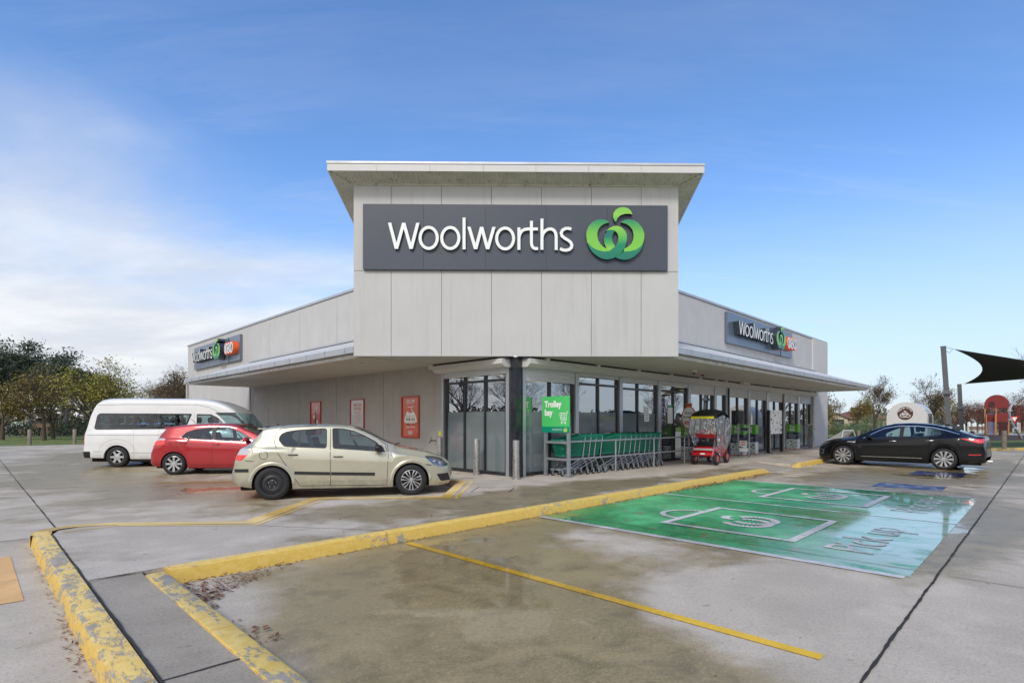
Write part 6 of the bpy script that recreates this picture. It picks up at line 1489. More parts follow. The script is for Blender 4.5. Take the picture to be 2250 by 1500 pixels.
# ---- white minibus
bandp = rpoly([(-.72,1.27),(-.66,1.70),(-.58,1.77),(2.25,1.76),(2.06,1.25),(-.66,1.23)], .04)
w1 = rpoly([(-.64,1.29),(-.59,1.70),(.46,1.72),(.43,1.28)], .07); w2 = rpoly([(.56,1.28),(.58,1.72),(.95,1.72),(.93,1.28)], .07); w3 = rpoly([(1.05,1.28),(1.08,1.72),(2.17,1.72),(2.02,1.28)], .07)
fw_ = rpoly([(2.42,1.26),(2.40,1.74),(2.84,1.73),(3.05,1.62),(3.33,1.32),(3.30,1.22)], .04)
S4 = dict(S1); S4.update(cat='minibus', wb=3.11, R=.335, rim=.205, arch=.40, lip=.03, crease=0, dash=(3.15,1.25), seatz=.85, seats=[(2.75,(-.45,.45)),(1.75,(-.55,0,.5)),(.9,(-.55,0,.5)),(0.05,(-.55,.0,.5))], n=100,
 top=[(-1.05,.75),(-1.03,1.1),(-.96,1.5),(-.84,1.88),(-.70,2.13),(-.52,2.24),(-.3,2.275),(.2,2.285),(1.5,2.285),(2.4,2.275),(2.85,2.22),(3.2,2.10),(3.5,1.94),(3.66,1.80),(3.88,1.52),(4.02,1.27),(4.15,1.08),(4.26,.9),(4.31,.6)],
 belt=[(-1.05,.7),(-1.0,1.12),(-.7,1.20),(2,1.20),(3.3,1.15),(3.8,1.05),(4.1,.9),(4.31,.5)],
 W=[(-1.05,.80),(-1.03,.87),(-.95,.915),(-.7,.935),(0,.94),(3.0,.94),(3.6,.92),(3.95,.87),(4.18,.77),(4.31,.6)],
 RW=[(-1.05,.70),(-.9,.74),(-.6,.77),(0,.78),(2.4,.79),(3.0,.80),(3.6,.83),(4.0,.82),(4.2,.70),(4.31,.5)],
 sill=[(-1.05,.40),(-1.0,.32),(-.5,.30),(.5,.26),(2.7,.25),(3.6,.25),(4.1,.25),(4.31,.32)],
 cuts=[('side_window', w1, 'car_glass', 'y', None, .004, YS), ('side_window', w2, 'car_glass', 'y', None, .004, YS), ('side_window', w3, 'car_glass', 'y', None, .004, YS), ('side_window', fw_, 'car_glass', 'y', None, .004, YS),
  ('windscreen', [(2.96,1.80),(3.12,1.66),(3.43,1.33),(3.99,1.30),(3.86,1.50),(3.62,1.80)], 'car_glass', 'y', None, .003, YS),
  ('window_band', bandp, 'band_black', 'y', None, .0, YS),
  ('windscreen', rpoly([(-.775,1.78),(.775,1.78),(.85,1.24),(-.85,1.24)], .05), 'car_glass', 'x', lambda c: c.x > 3.2, .003, (1,)),
  ('rear_window', rpoly([(-.62,1.72),(.62,1.72),(.66,1.28),(-.66,1.28)], .05), 'car_glass', 'x', lambda c: c.x < -.8, .003, (1,)),
  ('tail_light', [(-1.08,1.19),(-.985,1.19),(-.985,.72),(-1.08,.72)], 'lamp_red', 'y', None, -.002, YS),
  ('bumper', [(-1.08,.52),(-.80,.52),(-.80,.28),(-1.08,.28)], 'trim_black', 'y', None, -.006, YS)],
 lines=[('window_trim', 'trim_black', .025, .0018, 0, [(fw_, True)]),
  ('panel_gap', 'seam', .010, .0014, 0, [([(-.93,1.06),(3.6,1.02)],False),([(-.80,2.03),(.2,2.06),(2.4,2.06),(2.75,1.98),(3.15,1.78)],False),([(-.72,.52),(-.42,.51)],False),([(.42,.47),(2.65,.45)],False)]),
  ('door_gap', 'gap_grey', .007, .0015, 0, [([(.50,1.22),(.50,.30)],False),([(1.25,1.22),(1.25,.30)],False),([(2.32,1.80),(2.32,.30)],False),(arc(0,.36,.58,15,165,14,.56),False)])],
 wheels=('cap6','cap6'), handles=[(1.4,1.12,.2),(2.5,1.12,.2)], htilt=0, hmat='paint_white', mirror=(3.45,1.35), mmat='trim_black')
mat('gap_grey', (.35,.35,.34), .6, var=0)  # grey of the thin door and arch lines on the minibus
c4, pr4, st4, bv4 = car('minibus', Matrix.Translation(Vector((-13.34,17.72,0))+n2*.92) @ Matrix.Rotation(ang2, 4, 'Z'), 'white high roof minibus with a dark side window band behind the red car', S4, 'paint_white')
b = MB(); b.tube([(4.0,-.6,1.30),(3.75,-.15,1.62)], .010, 5); b.tube([(4.05,.1,1.28),(3.78,.5,1.6)], .010, 5); b.build('wiper', 'trim_black', c4)
# ---- blue car mostly hidden behind the minibus
S5 = dict(S2)
c5, *_ = car('hatchback_car', Matrix.Translation(Vector((-16.15,22.3,0))) @ Matrix.Rotation(ang2, 4, 'Z'), 'blue car almost hidden behind the rear of the white minibus', S5, 'paint_blue')
# ------------------------------------------------------------ trees and plants
def make_tree(name, x, y, H, spread, lab, cat, group, bark, leaf, nleaf, lsize, seed, trunk=.16, fork=.35, z0=-.02, depth=4, up=.55, leafstart=2, droop=0.0, clump=.35, twigs=3, bend=0.0, nbr=(4,6), per=14):
    rnd = random.Random(seed); t = empty(name, Matrix.Translation((x, y, z0)) @ Matrix.Rotation(rnd.random()*6.28,4,'Z'), lab, cat, group)
    b = MB(); tips = []
    def branch(p, d, L, r, lev):
        n = 5 if lev < 2 else 3; pts = [p.copy()]; rs = [r]; q = p.copy(); dd = d.copy(); kids = []
        for i in range(n):
            j = .16 if lev else .05
            dd = (dd+Vector((rnd.uniform(-j,j), rnd.uniform(-j,j), rnd.uniform(-j,j)+(.06 if lev > 1 else 0)*up-droop*.08*lev))).normalized()
            q = q+dd*L/n; pts.append(q.copy()); rs.append(max(.004, r*(1-.62*(i+1)/n))); kids.append((q.copy(), dd.copy(), rs[-1]))
        b.tube(pts, rs, (10, 7, 5, 4, 3, 3)[min(lev, 5)], caps=False)
        if lev >= leafstart: tips.extend([(k[0], lev) for k in kids[1:]])
        if lev >= depth: return
        k = rnd.randint(*nbr) if lev < 2 else rnd.randint(2, twigs+1)
        for i in range(k):
            f_ = (.35 if lev else fork)+rnd.random()*(1-(.35 if lev else fork)); ix = min(n-1, int(f_*n)); c = kids[ix]
            an = rnd.uniform(0, 2*pi); out = rnd.uniform(.45, 1.0)*spread; side = Vector((cos(an), sin(an), 0))
            nd_ = (c[1]*(1-.35*out)+side*out*.8+Vector((0,0,up*rnd.uniform(.1,.8)))).normalized()
            branch(c[0], nd_, L*rnd.uniform(.52,.78)*(1.0 if lev else .85), c[2]*.72, lev+1)
        branch(kids[-1][0], dd, L*.6, rs[-1], lev+1)
    branch(Vector((0,0,-.1)), Vector((bend*.5, bend*.3, 1)).normalized(), H*.42, trunk, 0)
    zs = max([p.z for p, _ in tips]+[H*.5]); k = H/zs if zs > 0 else 1
    b.v = [Vector((v.x*k**.6, v.y*k**.6, v.z*k)) for v in b.v]
    tr = b.build('trunk', bark, t, smooth=True, angle=70, fixn=False)
    if nleaf:
        l = MB(); cand = [Vector((p.x*k**.6, p.y*k**.6, p.z*k)) for p, _ in tips]
        vs = []; fs = []
        cl = [rnd.choice(cand) for _ in range(max(8, nleaf//per))]
        for i in range(nleaf):
            c = rnd.choice(cl) if rnd.random() < .8 else rnd.choice(cand)
            p = c+Vector((rnd.gauss(0,clump), rnd.gauss(0,clump), rnd.gauss(0,clump*.7)-droop*rnd.random()*.5)); s = lsize*rnd.uniform(.5,1.5)
            a1 = Vector((rnd.gauss(0,1), rnd.gauss(0,1), rnd.gauss(0,1)-droop*2)).normalized(); a2 = a1.orthogonal().normalized(); a2 = (a2*cos(i)+a1.cross(a2)*sin(i)).normalized()*s*.42; a1 = a1*s
            o_ = len(vs); vs += [p+a1, p+a2, p-a1, p-a2]; fs.append((o_,o_+1,o_+2,o_+3))
        me = bpy.data.meshes.new('crown'); me.from_pydata([tuple(v) for v in vs], [], fs); me.materials.append(MATS[leaf])
        o = bpy.data.objects.new('crown', me); COL.objects.link(o); o.parent = t
    return t
def pxy(px, D): return ((px-1151)/1187*D, D)
GL = 'trees in the park left of the shop'; GR = 'trees beyond the shop on the right'
# left: gums behind, autumn and green trees in front
x, y = pxy(15,62); make_tree('gum_tree', x, y, 10.3, 1.15, 'tallest dark gum tree at the left edge of the view', 'tree', GL, 'bark_grey', 'leaf_gum', 13000, .13, 11, per=110, trunk=.42, fork=.3, clump=.55, up=.5)
x, y = pxy(62,58); make_tree('gum_tree', x, y, 9.7, 1.1, 'dark gum tree rising behind the brown autumn tree', 'tree', GL, 'bark_grey', 'leaf_gum', 12000, .13, 12, per=110, trunk=.36, fork=.35, clump=.5, up=.5)
x, y = pxy(-25,50); make_tree('gum_tree', x, y, 7.6, 1.0, 'dark leafy gum half cut by the left edge', 'tree', GL, 'bark_grey', 'leaf_dark', 11000, .14, 13, per=110, trunk=.3, fork=.25, clump=.5)
x, y = pxy(143,56); make_tree('gum_tree', x, y, 8.6, 1.15, 'pale trunked gum tree just left of the white minibus', 'tree', GL, 'bark_grey', 'leaf_gum', 11000, .13, 14, per=110, trunk=.26, fork=.4, clump=.5)
x, y = pxy(195,60); make_tree('gum_tree', x, y, 6.9, .9, 'dark gum tree behind the yellow green tree', 'tree', GL, 'bark_grey', 'leaf_dark', 11000, .17, 15, per=110, trunk=.25, fork=.2, clump=.5)
x, y = pxy(97,43); make_tree('autumn_tree', x, y, 6.1, 1.35, 'brown autumn tree with a few yellow leaves, nearer of two dark trunks', 'tree', GL, 'bark', 'leaf_autumn', 2600, .08, 21, per=14, trunk=.17, fork=.25, clump=.30, depth=5)
x, y = pxy(117,46); make_tree('autumn_tree', x, y, 6.2, 1.3, 'half bare brown tree directly behind the nearer autumn trunk', 'tree', GL, 'bark', 'leaf_autumn', 1700, .08, 22, per=14, trunk=.16, fork=.3, clump=.30, depth=5)
x, y = pxy(5,44); make_tree('autumn_tree', x, y, 4.6, 1.3, 'low yellowing tree at the left edge', 'tree', GL, 'bark', 'leaf_autumn', 4200, .075, 23, trunk=.16, fork=.3, clump=.3)
x, y = pxy(205,40); make_tree('green_tree', x, y, 5.6, 1.35, 'yellow green leafy tree behind the minibus tail', 'tree', GL, 'bark', 'leaf_green', 2900, .085, 24, per=34, trunk=.18, fork=.2, clump=.33)
x, y = pxy(268,40); make_tree('green_tree', x, y, 6.3, 1.2, 'taller yellow green tree above the minibus roof', 'tree', GL, 'bark', 'leaf_green', 2100, .085, 25, per=34, trunk=.18, fork=.25, clump=.33, up=.8)
x, y = pxy(325,52); make_tree('bare_tree', x, y, 5.6, 1.3, 'nearly bare brown tree between the green tree and the shop', 'tree', GL, 'twig', 'leaf_brown', 2600, .06, 26, trunk=.16, fork=.2, clump=.3, depth=5)
x, y = pxy(366,50); make_tree('bare_tree', x, y, 5.2, 1.3, 'bare twiggy tree right above the minibus roof front', 'tree', GL, 'twig', 'leaf_brown', 1200, .06, 27, trunk=.15, fork=.2, clump=.3, depth=5)
x, y = pxy(398,75); make_tree('gum_tree', x, y, 7.6, .8, 'dark tree touching the left end of the shop', 'tree', GL, 'bark_grey', 'leaf_dark', 6000, .16, 28, trunk=.2, fork=.25, clump=.5)
x, y = pxy(392,48); make_tree('bare_tree', x, y, 6.8, 1.0, 'thin bare tree whose twigs reach above the left gutter end', 'tree', GL, 'twig', 'leaf_brown', 500, .08, 29, trunk=.12, fork=.3, clump=.3, depth=5)
# right
x, y = pxy(1795,36); make_tree('leafy_tree', x, y, 4.0, 1.3, 'tree with sparse brown leaves peeping past the shop end wall', 'tree', GR, 'bark', 'leaf_brown', 1900, .06, 31, trunk=.14, fork=.3, clump=.28)
x, y = pxy(1842,62); make_tree('young_tree', x, y, 4.3, .7, 'slim bare tree in front of the far garage', 'tree', GR, 'twig', 'leaf_brown', 120, .08, 32, trunk=.07, fork=.3, depth=4)
x, y = pxy(1882,58); make_tree('young_tree', x, y, 3.4, .6, 'thin young tree on a stake between garage and shrubs', 'tree', GR, 'twig', 'leaf_autumn', 500, .08, 33, trunk=.05, fork=.35, depth=4, clump=.25)
x, y = pxy(1922,44); make_tree('leafy_tree', x, y, 5.3, 1.15, 'tree with scattered brown leaves left of the coffee trailer', 'tree', GR, 'bark', 'leaf_brown', 1300, .06, 34, trunk=.13, fork=.15, clump=.22, up=.9, depth=5)
x, y = pxy(2042,41); make_tree('leafy_tree', x, y, 5.2, 1.25, 'wide half bare tree behind the coffee trailer', 'tree', GR, 'bark', 'leaf_brown', 1400, .06, 35, trunk=.17, fork=.12, clump=.22, up=.8, depth=5)
x, y = pxy(2075,62); make_tree('leafy_tree', x, y, 4.6, 1.2, 'low brown green tree behind the nearer sail post', 'tree', GR, 'bark', 'leaf_autumn', 3600, .08, 36, trunk=.15, fork=.2, clump=.4)
x, y = pxy(1905,75); make_tree('leafy_tree', x, y, 4.9, 1.2, 'orange green tree behind the shrubs', 'tree', GR, 'bark', 'leaf_autumn', 4500, .09, 37, trunk=.15, fork=.2, clump=.4)
x, y = pxy(1800,70); make_tree('leafy_tree', x, y, 4.4, 1.2, 'yellow brown tree beside the far garage', 'tree', GR, 'bark', 'leaf_autumn', 6000, .09, 38, trunk=.15, fork=.2, clump=.4)
x, y = pxy(2285,24); make_tree('bare_tree', x, y, 5.3, 1.1, 'bare tree at the right edge with twigs across the shade sail', 'tree', GR, 'twig', 'leaf_red', 60, .05, 39, trunk=.09, fork=.15, depth=5, up=.8)
for i, (px, D, H, lab) in enumerate(((2128,88,4.8,'reddish bare tree behind the park bench'),(2150,95,4.7,'reddish twiggy tree between the bench and the play tower'),(2168,84,4.3,'dull red tree directly left of the play tower'),(2222,70,5.2,'grey red tree behind the climbing frame'),(2246,78,5.0,'brown red tree at the right edge of the view'),(2104,92,4.2,'brown bare tree seen between the sail posts'))):
    x, y = pxy(px, D); make_tree('bare_tree', x, y, H, 1.4, lab, 'tree', GR, 'twig', 'leaf_red', 2400, .07, 50+i, trunk=.16, fork=.15, clump=.45, depth=5)
# trees around the car park behind the photographer (they show in the shop windows)
for i, (x, y, H, lab) in enumerate(((-27,17,8,'bare tree reflected in the left window, deeper in the park'),(-31,11,9,'bare tree reflected beside the corner column'),(31,13,8.5,'bare tree reflected in the middle shop windows'),(40,20,8,'bare tree reflected behind the coffee trailer'),(27,7,8,'bare tree reflected above the trolleys'),(47,14,9,'bare tree reflected farthest from the shop'),(-22,12,7,'bare tree reflected in the left window'),(24,3,8,'bare tree mirrored in the shop windows, nearest the building'),(17,-7,9,'tall bare tree on the right side of the car park'),(30,-4,9,'bare tree far right in the car park'),(36,6,8,'bare tree at the far right verge'),(-18,-5,9,'bare tree left behind the parking lanes'),(-27,3,8,'bare tree on the left verge of the car park'),(8,-18,10,'bare tree behind the photographer'))):
    make_tree('bare_tree', x, y, H, 1.25, lab, 'tree', 'bare trees around the car park', 'twig', 'leaf_brown', 500, .045, 70+i, trunk=.22, fork=.15, clump=.3, depth=5, nbr=(4,6))
# shrubs
def shrub(x, y, w_, h, lab, leaf='leaf_shrub', n=1500, s=.09, seed=1, name='shrub', cat='shrub', group='shrubs beyond the shop'):
    rnd = random.Random(seed); t = empty(name, Matrix.Translation((x, y, 0)), lab, cat, group)
    vs = []; fs = []
    for i in range(n):
        u = rnd.uniform(-1,1); v = rnd.uniform(-1,1)
        if u*u+v*v > 1: continue
        hh = h*(1-(u*u+v*v)*.6)*rnd.uniform(.05,1); p = Vector((u*w_/2, v*w_/2*.7, hh+.02)); sz = s*rnd.uniform(.5,1.4)
        a1 = Vector((rnd.gauss(0,.6), rnd.gauss(0,.6), rnd.gauss(.6,.7))).normalized(); a2 = a1.orthogonal().normalized()*sz*.3; a1 = a1*sz; o_ = len(vs); vs += [p+a1,p+a2,p-a1,p-a2]; fs.append((o_,o_+1,o_+2,o_+3))
    me = bpy.data.meshes.new('foliage'); me.from_pydata([tuple(v) for v in vs], [], fs); me.materials.append(MATS[leaf]); o = bpy.data.objects.new('foliage', me); COL.objects.link(o); o.parent = t
    b = MB()
    for k in range(6): a = k*1.05; b.tube([(0,0,0),(cos(a)*w_*.15,sin(a)*w_*.1,h*.4),(cos(a)*w_*.3,sin(a)*w_*.2,h*.75)], .015, 4)
    b.build('stem', 'twig', t)
for i, (px, D, w_, h, lab) in enumerate(((1832,60,2.4,1.5,'rounded green shrub in front of the far garage'),(1862,62,3.2,1.2,'low grey green shrub in front of the long fence'),(1888,60,3,1.5,'green shrub between the young tree and the tall bush'),(1912,55,3,2.3,'tall blue green bush left of the coffee trailer'),(1936,52,3,2.6,'tallest bush directly behind the trailer corner'),(1848,66,2.5,1.6,'bushy shrub below the garage wall'),(2062,60,4,2.0,'dark low bush behind the nearer sail post'),(1900,50,2.6,1.4,'grassy shrub in front of the tall bush'))):
    x, y = pxy(px, D); shrub(x, y, w_, h, lab, 'leaf_dark' if 'dark' in lab else 'leaf_shrub', 2200, .10, 80+i)
for i, (px, D, w_, h, lab) in enumerate(((5,54,7,3.0,'dark understorey bush at the left edge'),(168,54,5,3.4,'dark drooping bush right of the pale gum trunk'),(60,75,9,2.6,'dark brush behind the stone wall on the left'),(120,76,9,2.8,'dark brush behind the stone wall near the pale gum'),(225,58,9,3.0,'dark bush seen through the minibus windows'),(300,62,9,3.0,'dark bush behind the front of the minibus'))):
    x, y = pxy(px, D); shrub(x, y, w_, h*.62, lab, 'leaf_dark' if i in (0,1) else 'leaf_far', 1900, .13, 90+i, group='dark bushes in the park')
# distant woodland closing the horizon all round
vs = []; fs = []; rnd = random.Random(77)
for i in range(46000):
    a = rnd.uniform(0, 2*pi); R_ = rnd.uniform(125, 165); x, y = sin(a)*R_, cos(a)*R_
    hm = 2.6+1.6*mnoise.noise(Vector((a*9, 0, 0)))+1.1*mnoise.noise(Vector((a*40, 3, 0)))+(1.5 if cos(a) < .2 else 0)
    z = rnd.random()**1.35*max(1.2, hm+1.0); s = rnd.uniform(.3,.8); p = Vector((x, y, z)); a1 = Vector((rnd.gauss(0,1), rnd.gauss(0,1), rnd.gauss(0,1))).normalized()*s; a2 = a1.orthogonal().normalized()*s*.7
    o_ = len(vs); vs += [p+a1,p+a2,p-a1,p-a2]; fs.append((o_,o_+1,o_+2,o_+3))
me = bpy.data.meshes.new('distant_woodland'); me.from_pydata([tuple(v) for v in vs], [], fs); me.materials.append(MATS['leaf_far']); o = bpy.data.objects.new('distant_woodland', me); COL.objects.link(o)
tag(o, 'dim brown green woodland along the horizon', 'woodland', kind='stuff')
# ------------------------------------------------------------ park furniture
def post(x, y, h, r, lab, group, z=-.02):
    t = empty('timber_bollard', Matrix.Translation((x, y, z)), lab, 'timber post', group); b = MB(); b.lathe([(r,0),(r,h-.02),(r*.85,h),(.001,h+.004)], 14); b.build('post', 'timber', t, smooth=True, angle=40)
lp = [(65,977.5,'nearest timber post on the left verge, left of the tree trunks'),(164,976,'nearest timber post beside the minibus tail'),(2,958,'far timber post at the left edge'),(30,957,'far timber post in front of the pale gum stump'),(56,957.5,'far timber post left of the autumn trunk'),(85,957,'far timber post just before the autumn trunk'),(112,957,'far timber post behind the second dark trunk'),(189,956.5,'far timber post touching the minibus tail')]
for px, py, lab in lp:
    D = 1187*1.535/(py-924.5); x, y = pxy(px, D); post(x, y, 1.0 if D < 40 else .85, .10 if D < 40 else .12, lab, 'timber posts along the left lawn')
x, y = pxy(2206.5,27.3); post(x, y, .93, .105, 'timber post on the right verge in front of the play tower', 'timber posts on the right', .10)
x, y = pxy(1887,44); post(x, y, .8, .12, 'short timber post seen above the black car bonnet', 'timber posts on the right')
x, y = pxy(-40,41.6)
# stone wall and info boards far left
t = empty('stone_wall', Matrix.Translation((*pxy(85,69), -.03)), 'low brown stone wall behind the lawn on the left', 'stone wall')
b = MB(); rr = random.Random(2)
for r_ in range(4):
    x = -5.2
    while x < 9: w_ = rr.uniform(.3,.9); b.box(x, x+w_-.02, rr.uniform(-.04,.02), .4, r_*.3, r_*.3+.285); x += w_
b.build('stonework', 'stone', t)
for px, lab in ((22,'pale information board left of the gum stump'),(42,'green information board right of the gum stump')):
    t = empty('information_board', Matrix.Translation((*pxy(px,64), -.03)), lab, 'information board'); b = MB(); b.box(-.55,.55,-.03,.03,.95,1.45); b.build('panel', 'info_panel', t) if 'info_panel' in MATS else (mat('info_panel', (.45,.55,.50), .5, var=.5, scale=3), b.build('panel', 'info_panel', t)); b = MB(); b.box(-.4,-.34,.03,.08,0,1.4); b.box(.34,.4,.03,.08,0,1.4); b.build('post', 'galv', t)
t = empty('planting_stake', Matrix.Translation((*pxy(133,55), -.02)), 'pale timber stakes standing left of the pale gum trunk', 'stake'); b = MB(); b.tube([(0,0,0),(-.05,0,1.9)], .04, 6); b.tube([(.18,.1,0),(.2,.1,1.5)], .03, 6); b.build('stake', 'timber', t)
# coffee trailer
mat('trailer_white', (.66,.655,.64), .45, var=.03, coat=.3); mat('coffee_brown', (.085,.035,.022), .5, var=.1)
tc_ = empty('coffee_trailer', Matrix.Translation((*pxy(1948,28.0), 0)) @ Matrix.Rotation(radians(-45),4,'Z'), 'white round topped coffee trailer with a brown cup roundel', 'coffee trailer')
b = MB(); r_ = .86
out = [(.0,.55),(1.80,.55)]+[(.9+.9*cos(radians(a)), 1.62+.78*sin(radians(a))) for a in range(0,181,9)]
b.prism([(u*.95, v*1.03) for u, v in out], lambda u, v, d: (u, d, v), 0, 1.75); b.build('body', 'trailer_white', tc_, smooth=True, angle=30)
b = MB(); b.box(1.712,1.72,.4,1.4,1.15,1.9); b.build('hatch', 'dark_dome', tc_)
b = MB(); fn = lambda u, v, d: (u, -d, v); cx, cz = .80, 1.90
b.prism(ell(cx,cz,.335,.335,40), fn, .0, .006, 0, 0)
b.build('roundel', 'coffee_brown', tc_)
b = MB(); s_ = lambda pts, w_, cl=False: b.stroke(pts, w_, fn, .006, .0085, cl, 0, 0)
s_([(cx+x, cz+y) for x, y in ell(0,-.12,.22,.075,28)], .028, True); s_([(cx+x, cz+y) for x, y in ((-.13,.0),(-.11,-.07),(-.05,-.125),(.04,-.125),(.10,-.07),(.125,.0))], .026); s_([(cx+x, cz+y) for x, y in ell(0,.005,.13,.035,24)], .02, True)
s_([(cx+x, cz+y) for x, y in ((-.02,.14),(-.05,.115),(.0,.10),(.05,.085),(.0,.06),(-.04,.045))], .022); s_([(cx+x, cz+y) for x, y in ell(-.15,-.03,.04,.035,14)], .016, True)
txt_ = 'WAGONGA COFFEE'; txt_ = 'Wagonga Coffee'
for i, ch in enumerate(txt_):
    a = radians(158-i*(136/(len(txt_)-1))); px_, pz_ = cx+.255*cos(a), cz+.04+.235*sin(a)-.02; ro = a-pi/2
    b.text(ch, lambda u, v, d: fn(px_+u*cos(ro)-v*sin(ro), pz_+u*sin(ro)+v*cos(ro), .009), .085, 0, 0, 0, m=0, bold=.003)
b.build('printing', 'print_white', tc_, fixn=False)
for yy in (.6,1.2):
    for s in (.06,1.65): b = MB(); b.lathe([(.001,-.08),(.19,-.08),(.28,-.08),(.28,.08),(.19,.08),(.001,.08)], 22, 'x', (s,yy,.28)); b.build('wheel', 'rubber', tc_, smooth=True, angle=40)
b = MB(); b.box(.1,1.6,.1,1.7,.40,.56); b.tube([(.9,0,.45),(.9,-1.2,.45)], .04, 6); b.build('chassis', 'plastic_black', tc_)
# shade sail
mat('sail_cloth', (.012,.013,.017), .8, var=.15, scale=2); mat('post_grey', (.10,.105,.11), .5, var=.08)
def sailpost(px0, px1, D, ht, lab, w_):
    x0, y0_ = pxy(px1, D); xt = (px0-1151)/1187*D; t = empty('sail_post', Matrix.Translation((x0, y0_, .05)) @ Matrix.Rotation(-.68,4,'Z'), lab, 'post', 'steel posts of the shade sail')
    b = MB(); h = w_/2; dx = xt-x0; b.hexa([(-h,-h,0),(h,-h,0),(h,h,0),(-h,h,0)], [(dx-h,-h,ht),(dx+h,-h,ht),(dx+h,h,ht),(dx-h,h,ht)]); b.box(dx-h-.01,dx+h+.01,-h-.01,h+.01,ht,ht+.03); b.build('post', 'post_grey', t)
    f_ = .55 if D < 30 else .60; b = MB(); zc_ = ht*f_; b.hexa([(dx*f_-h-.13,-h-.13,zc_),(dx*f_+h+.13,-h-.13,zc_),(dx*f_+h+.13,h+.13,zc_),(dx*f_-h-.13,h+.13,zc_)], [(dx*f_-h-.02,-h-.02,zc_+.17),(dx*f_+h+.02,-h-.02,zc_+.17),(dx*f_+h+.02,h+.02,zc_+.17),(dx*f_-h-.02,h+.02,zc_+.17)]); b.build('climb_guard', 'post_grey', t)
sailpost(2076,2089,25.5,4.98,'taller leaning steel post of the black shade sail', .21)
sailpost(2109.5,2115,32,3.62,'shorter steel post of the black shade sail', .21)
t = empty('shade_sail', Matrix.Translation((*pxy(2095,25.5), 0)), 'black four cornered shade sail above the playground', 'shade sail')
o0 = Vector((*pxy(2095,25.5), 0)); A = Vector((*pxy(2094,25.6), 4.93))-o0; B_ = Vector((*pxy(2117,32), 3.70))-o0; Cc = Vector((*pxy(2640,33), 3.2))-o0; Dd = Vector((*pxy(2560,25), 4.35))-o0; Cc.z = 4.9; Dd.z = 3.3
# edges: A-D is the front upper edge, B-C the rear lower edge
b = MB(); n = 26; vs = []
for j in range(n+1):
    for i in range(n+1):
        u, v = i/n, j/n; p = A*(1-u)*(1-v)+Dd*u*(1-v)+B_*(1-u)*v+Cc*u*v
        cen = (A+B_+Cc+Dd)/4; k = .0
        k += .60*(4*v*(1-v))*(1-u)**2.2*(1 if u < 1 else 0)*.62; 
        k2 = .10*(4*u*(1-u))*((1-v)**3); k3 = .10*(4*u*(1-u))*(v**3)
        p = p+(Vector((cen.x, cen.y, p.z))-p)*(k*.55)+(Vector((cen.x,cen.y,cen.z))-p)*(k2+k3)*.4; vs.append(p)
b.add(vs, [(j*(n+1)+i, j*(n+1)+i+1, (j+1)*(n+1)+i+1, (j+1)*(n+1)+i) for j in range(n) for i in range(n)])
b.build('cloth', 'sail_cloth', t, smooth=True, angle=80, fixn=False)
q1 = Vector((*pxy(2079,25.5), 4.97))-o0
b = MB(); b.tube([q1, A], .012, 5); b.tube([q1+Vector((0,0,-.15)), q1+Vector((.15,0,-.25)), A], .012, 5); b.build('cable', 'galv', t)
# playground tower with slide
mat('play_red', (.22,.022,.02), .45, var=.06); mat('play_wood', (.42,.20,.07), .7, var=.1)
D = 53; t = empty('play_tower', Matrix.Translation((*pxy(2190,D), 0)) @ Matrix.Rotation(-.72,4,'Z') @ Matrix.Scale(1.0,4), 'red arched play tower with a steep metal slide', 'play tower')
fn = lambda u, v, d: (u, d, v)
b = MB()
archp = [(-.93,2.75),(-.93,3.05)]+[(.93*cos(radians(a)), 3.1+.98*sin(radians(a))) for a in range(175,4,-8)]+[(.93,3.05),(.93,2.78),(.5,2.84),(.0,2.74),(-.5,2.84)]
b.prism(archp, fn, 0, .05); b.build('roof_panel', 'play_red', t)
b = MB(); b.prism([(-.62,2.86),(-.12,2.86),(-.12,3.2)]+[(-.37+.25*cos(radians(a)), 3.2+.25*sin(radians(a))) for a in range(15,170,20)]+[(-.62,3.2)], fn, -.012, -.002); b.build('roof_opening', 'play_dark', t) if 'play_dark' in MATS else (mat('play_dark', (.06,.012,.012), .6), b.build('roof_opening', 'play_dark', t))
b = MB(); b.prism([(.02,1.42),(.86,1.42),(.86,2.34),(.45,2.28),(.02,2.34)], fn, 0, .05); b.prism([(-.75,1.42),(-.1,1.42),(-.1,2.26),(-.4,2.2),(-.75,2.26)], fn, .35, .4); b.build('side_panel', 'play_red', t)
b = MB()
for x, y in ((-.88,.0),(-.03,.0),(.88,.0),(-.88,1.6),(.88,1.6)): b.box(x-.05,x+.05,y,y+.1,0,2.9)
b.build('post', 'play_wood', t)
b = MB(); b.box(-.88,.88,.1,1.6,1.30,1.40); b.box(.13,.80,.05,.12,.12,1.38); b.build('platform', 'play_dark', t)
b = MB(); archb = [(u, v) for u, v in archp]; b.prism(archb, fn, 1.6, 1.65); b.build('rear_panel', 'play_red', t)
b = MB(); b.hexa([(-.70,-1.9,.22),(-.14,-1.9,.22),(-.14,.0,1.40),(-.70,.0,1.40)], [(-.70,-1.9,.25),(-.14,-1.9,.25),(-.14,.0,1.43),(-.70,.0,1.43)]); b.box(-.7,-.14,-2.3,-1.9,.20,.24); b.build('slide', 'steel', t)
for x in (-.76,-.10): b = MB(); b.hexa([(x-.03,-2.3,.16),(x+.03,-2.3,.16),(x+.03,.0,1.35),(x-.03,.0,1.35)], [(x-.03,-2.3,.42),(x+.03,-2.3,.42),(x+.03,.0,2.2),(x-.03,.0,2.2)]); b.build('slide_side', 'play_wood', t)
b = MB(); b.tube([(-.75,-.1,2.18),(-.12,-.1,2.18)], .03, 8); b.build('bar', 'paint_blue', t)
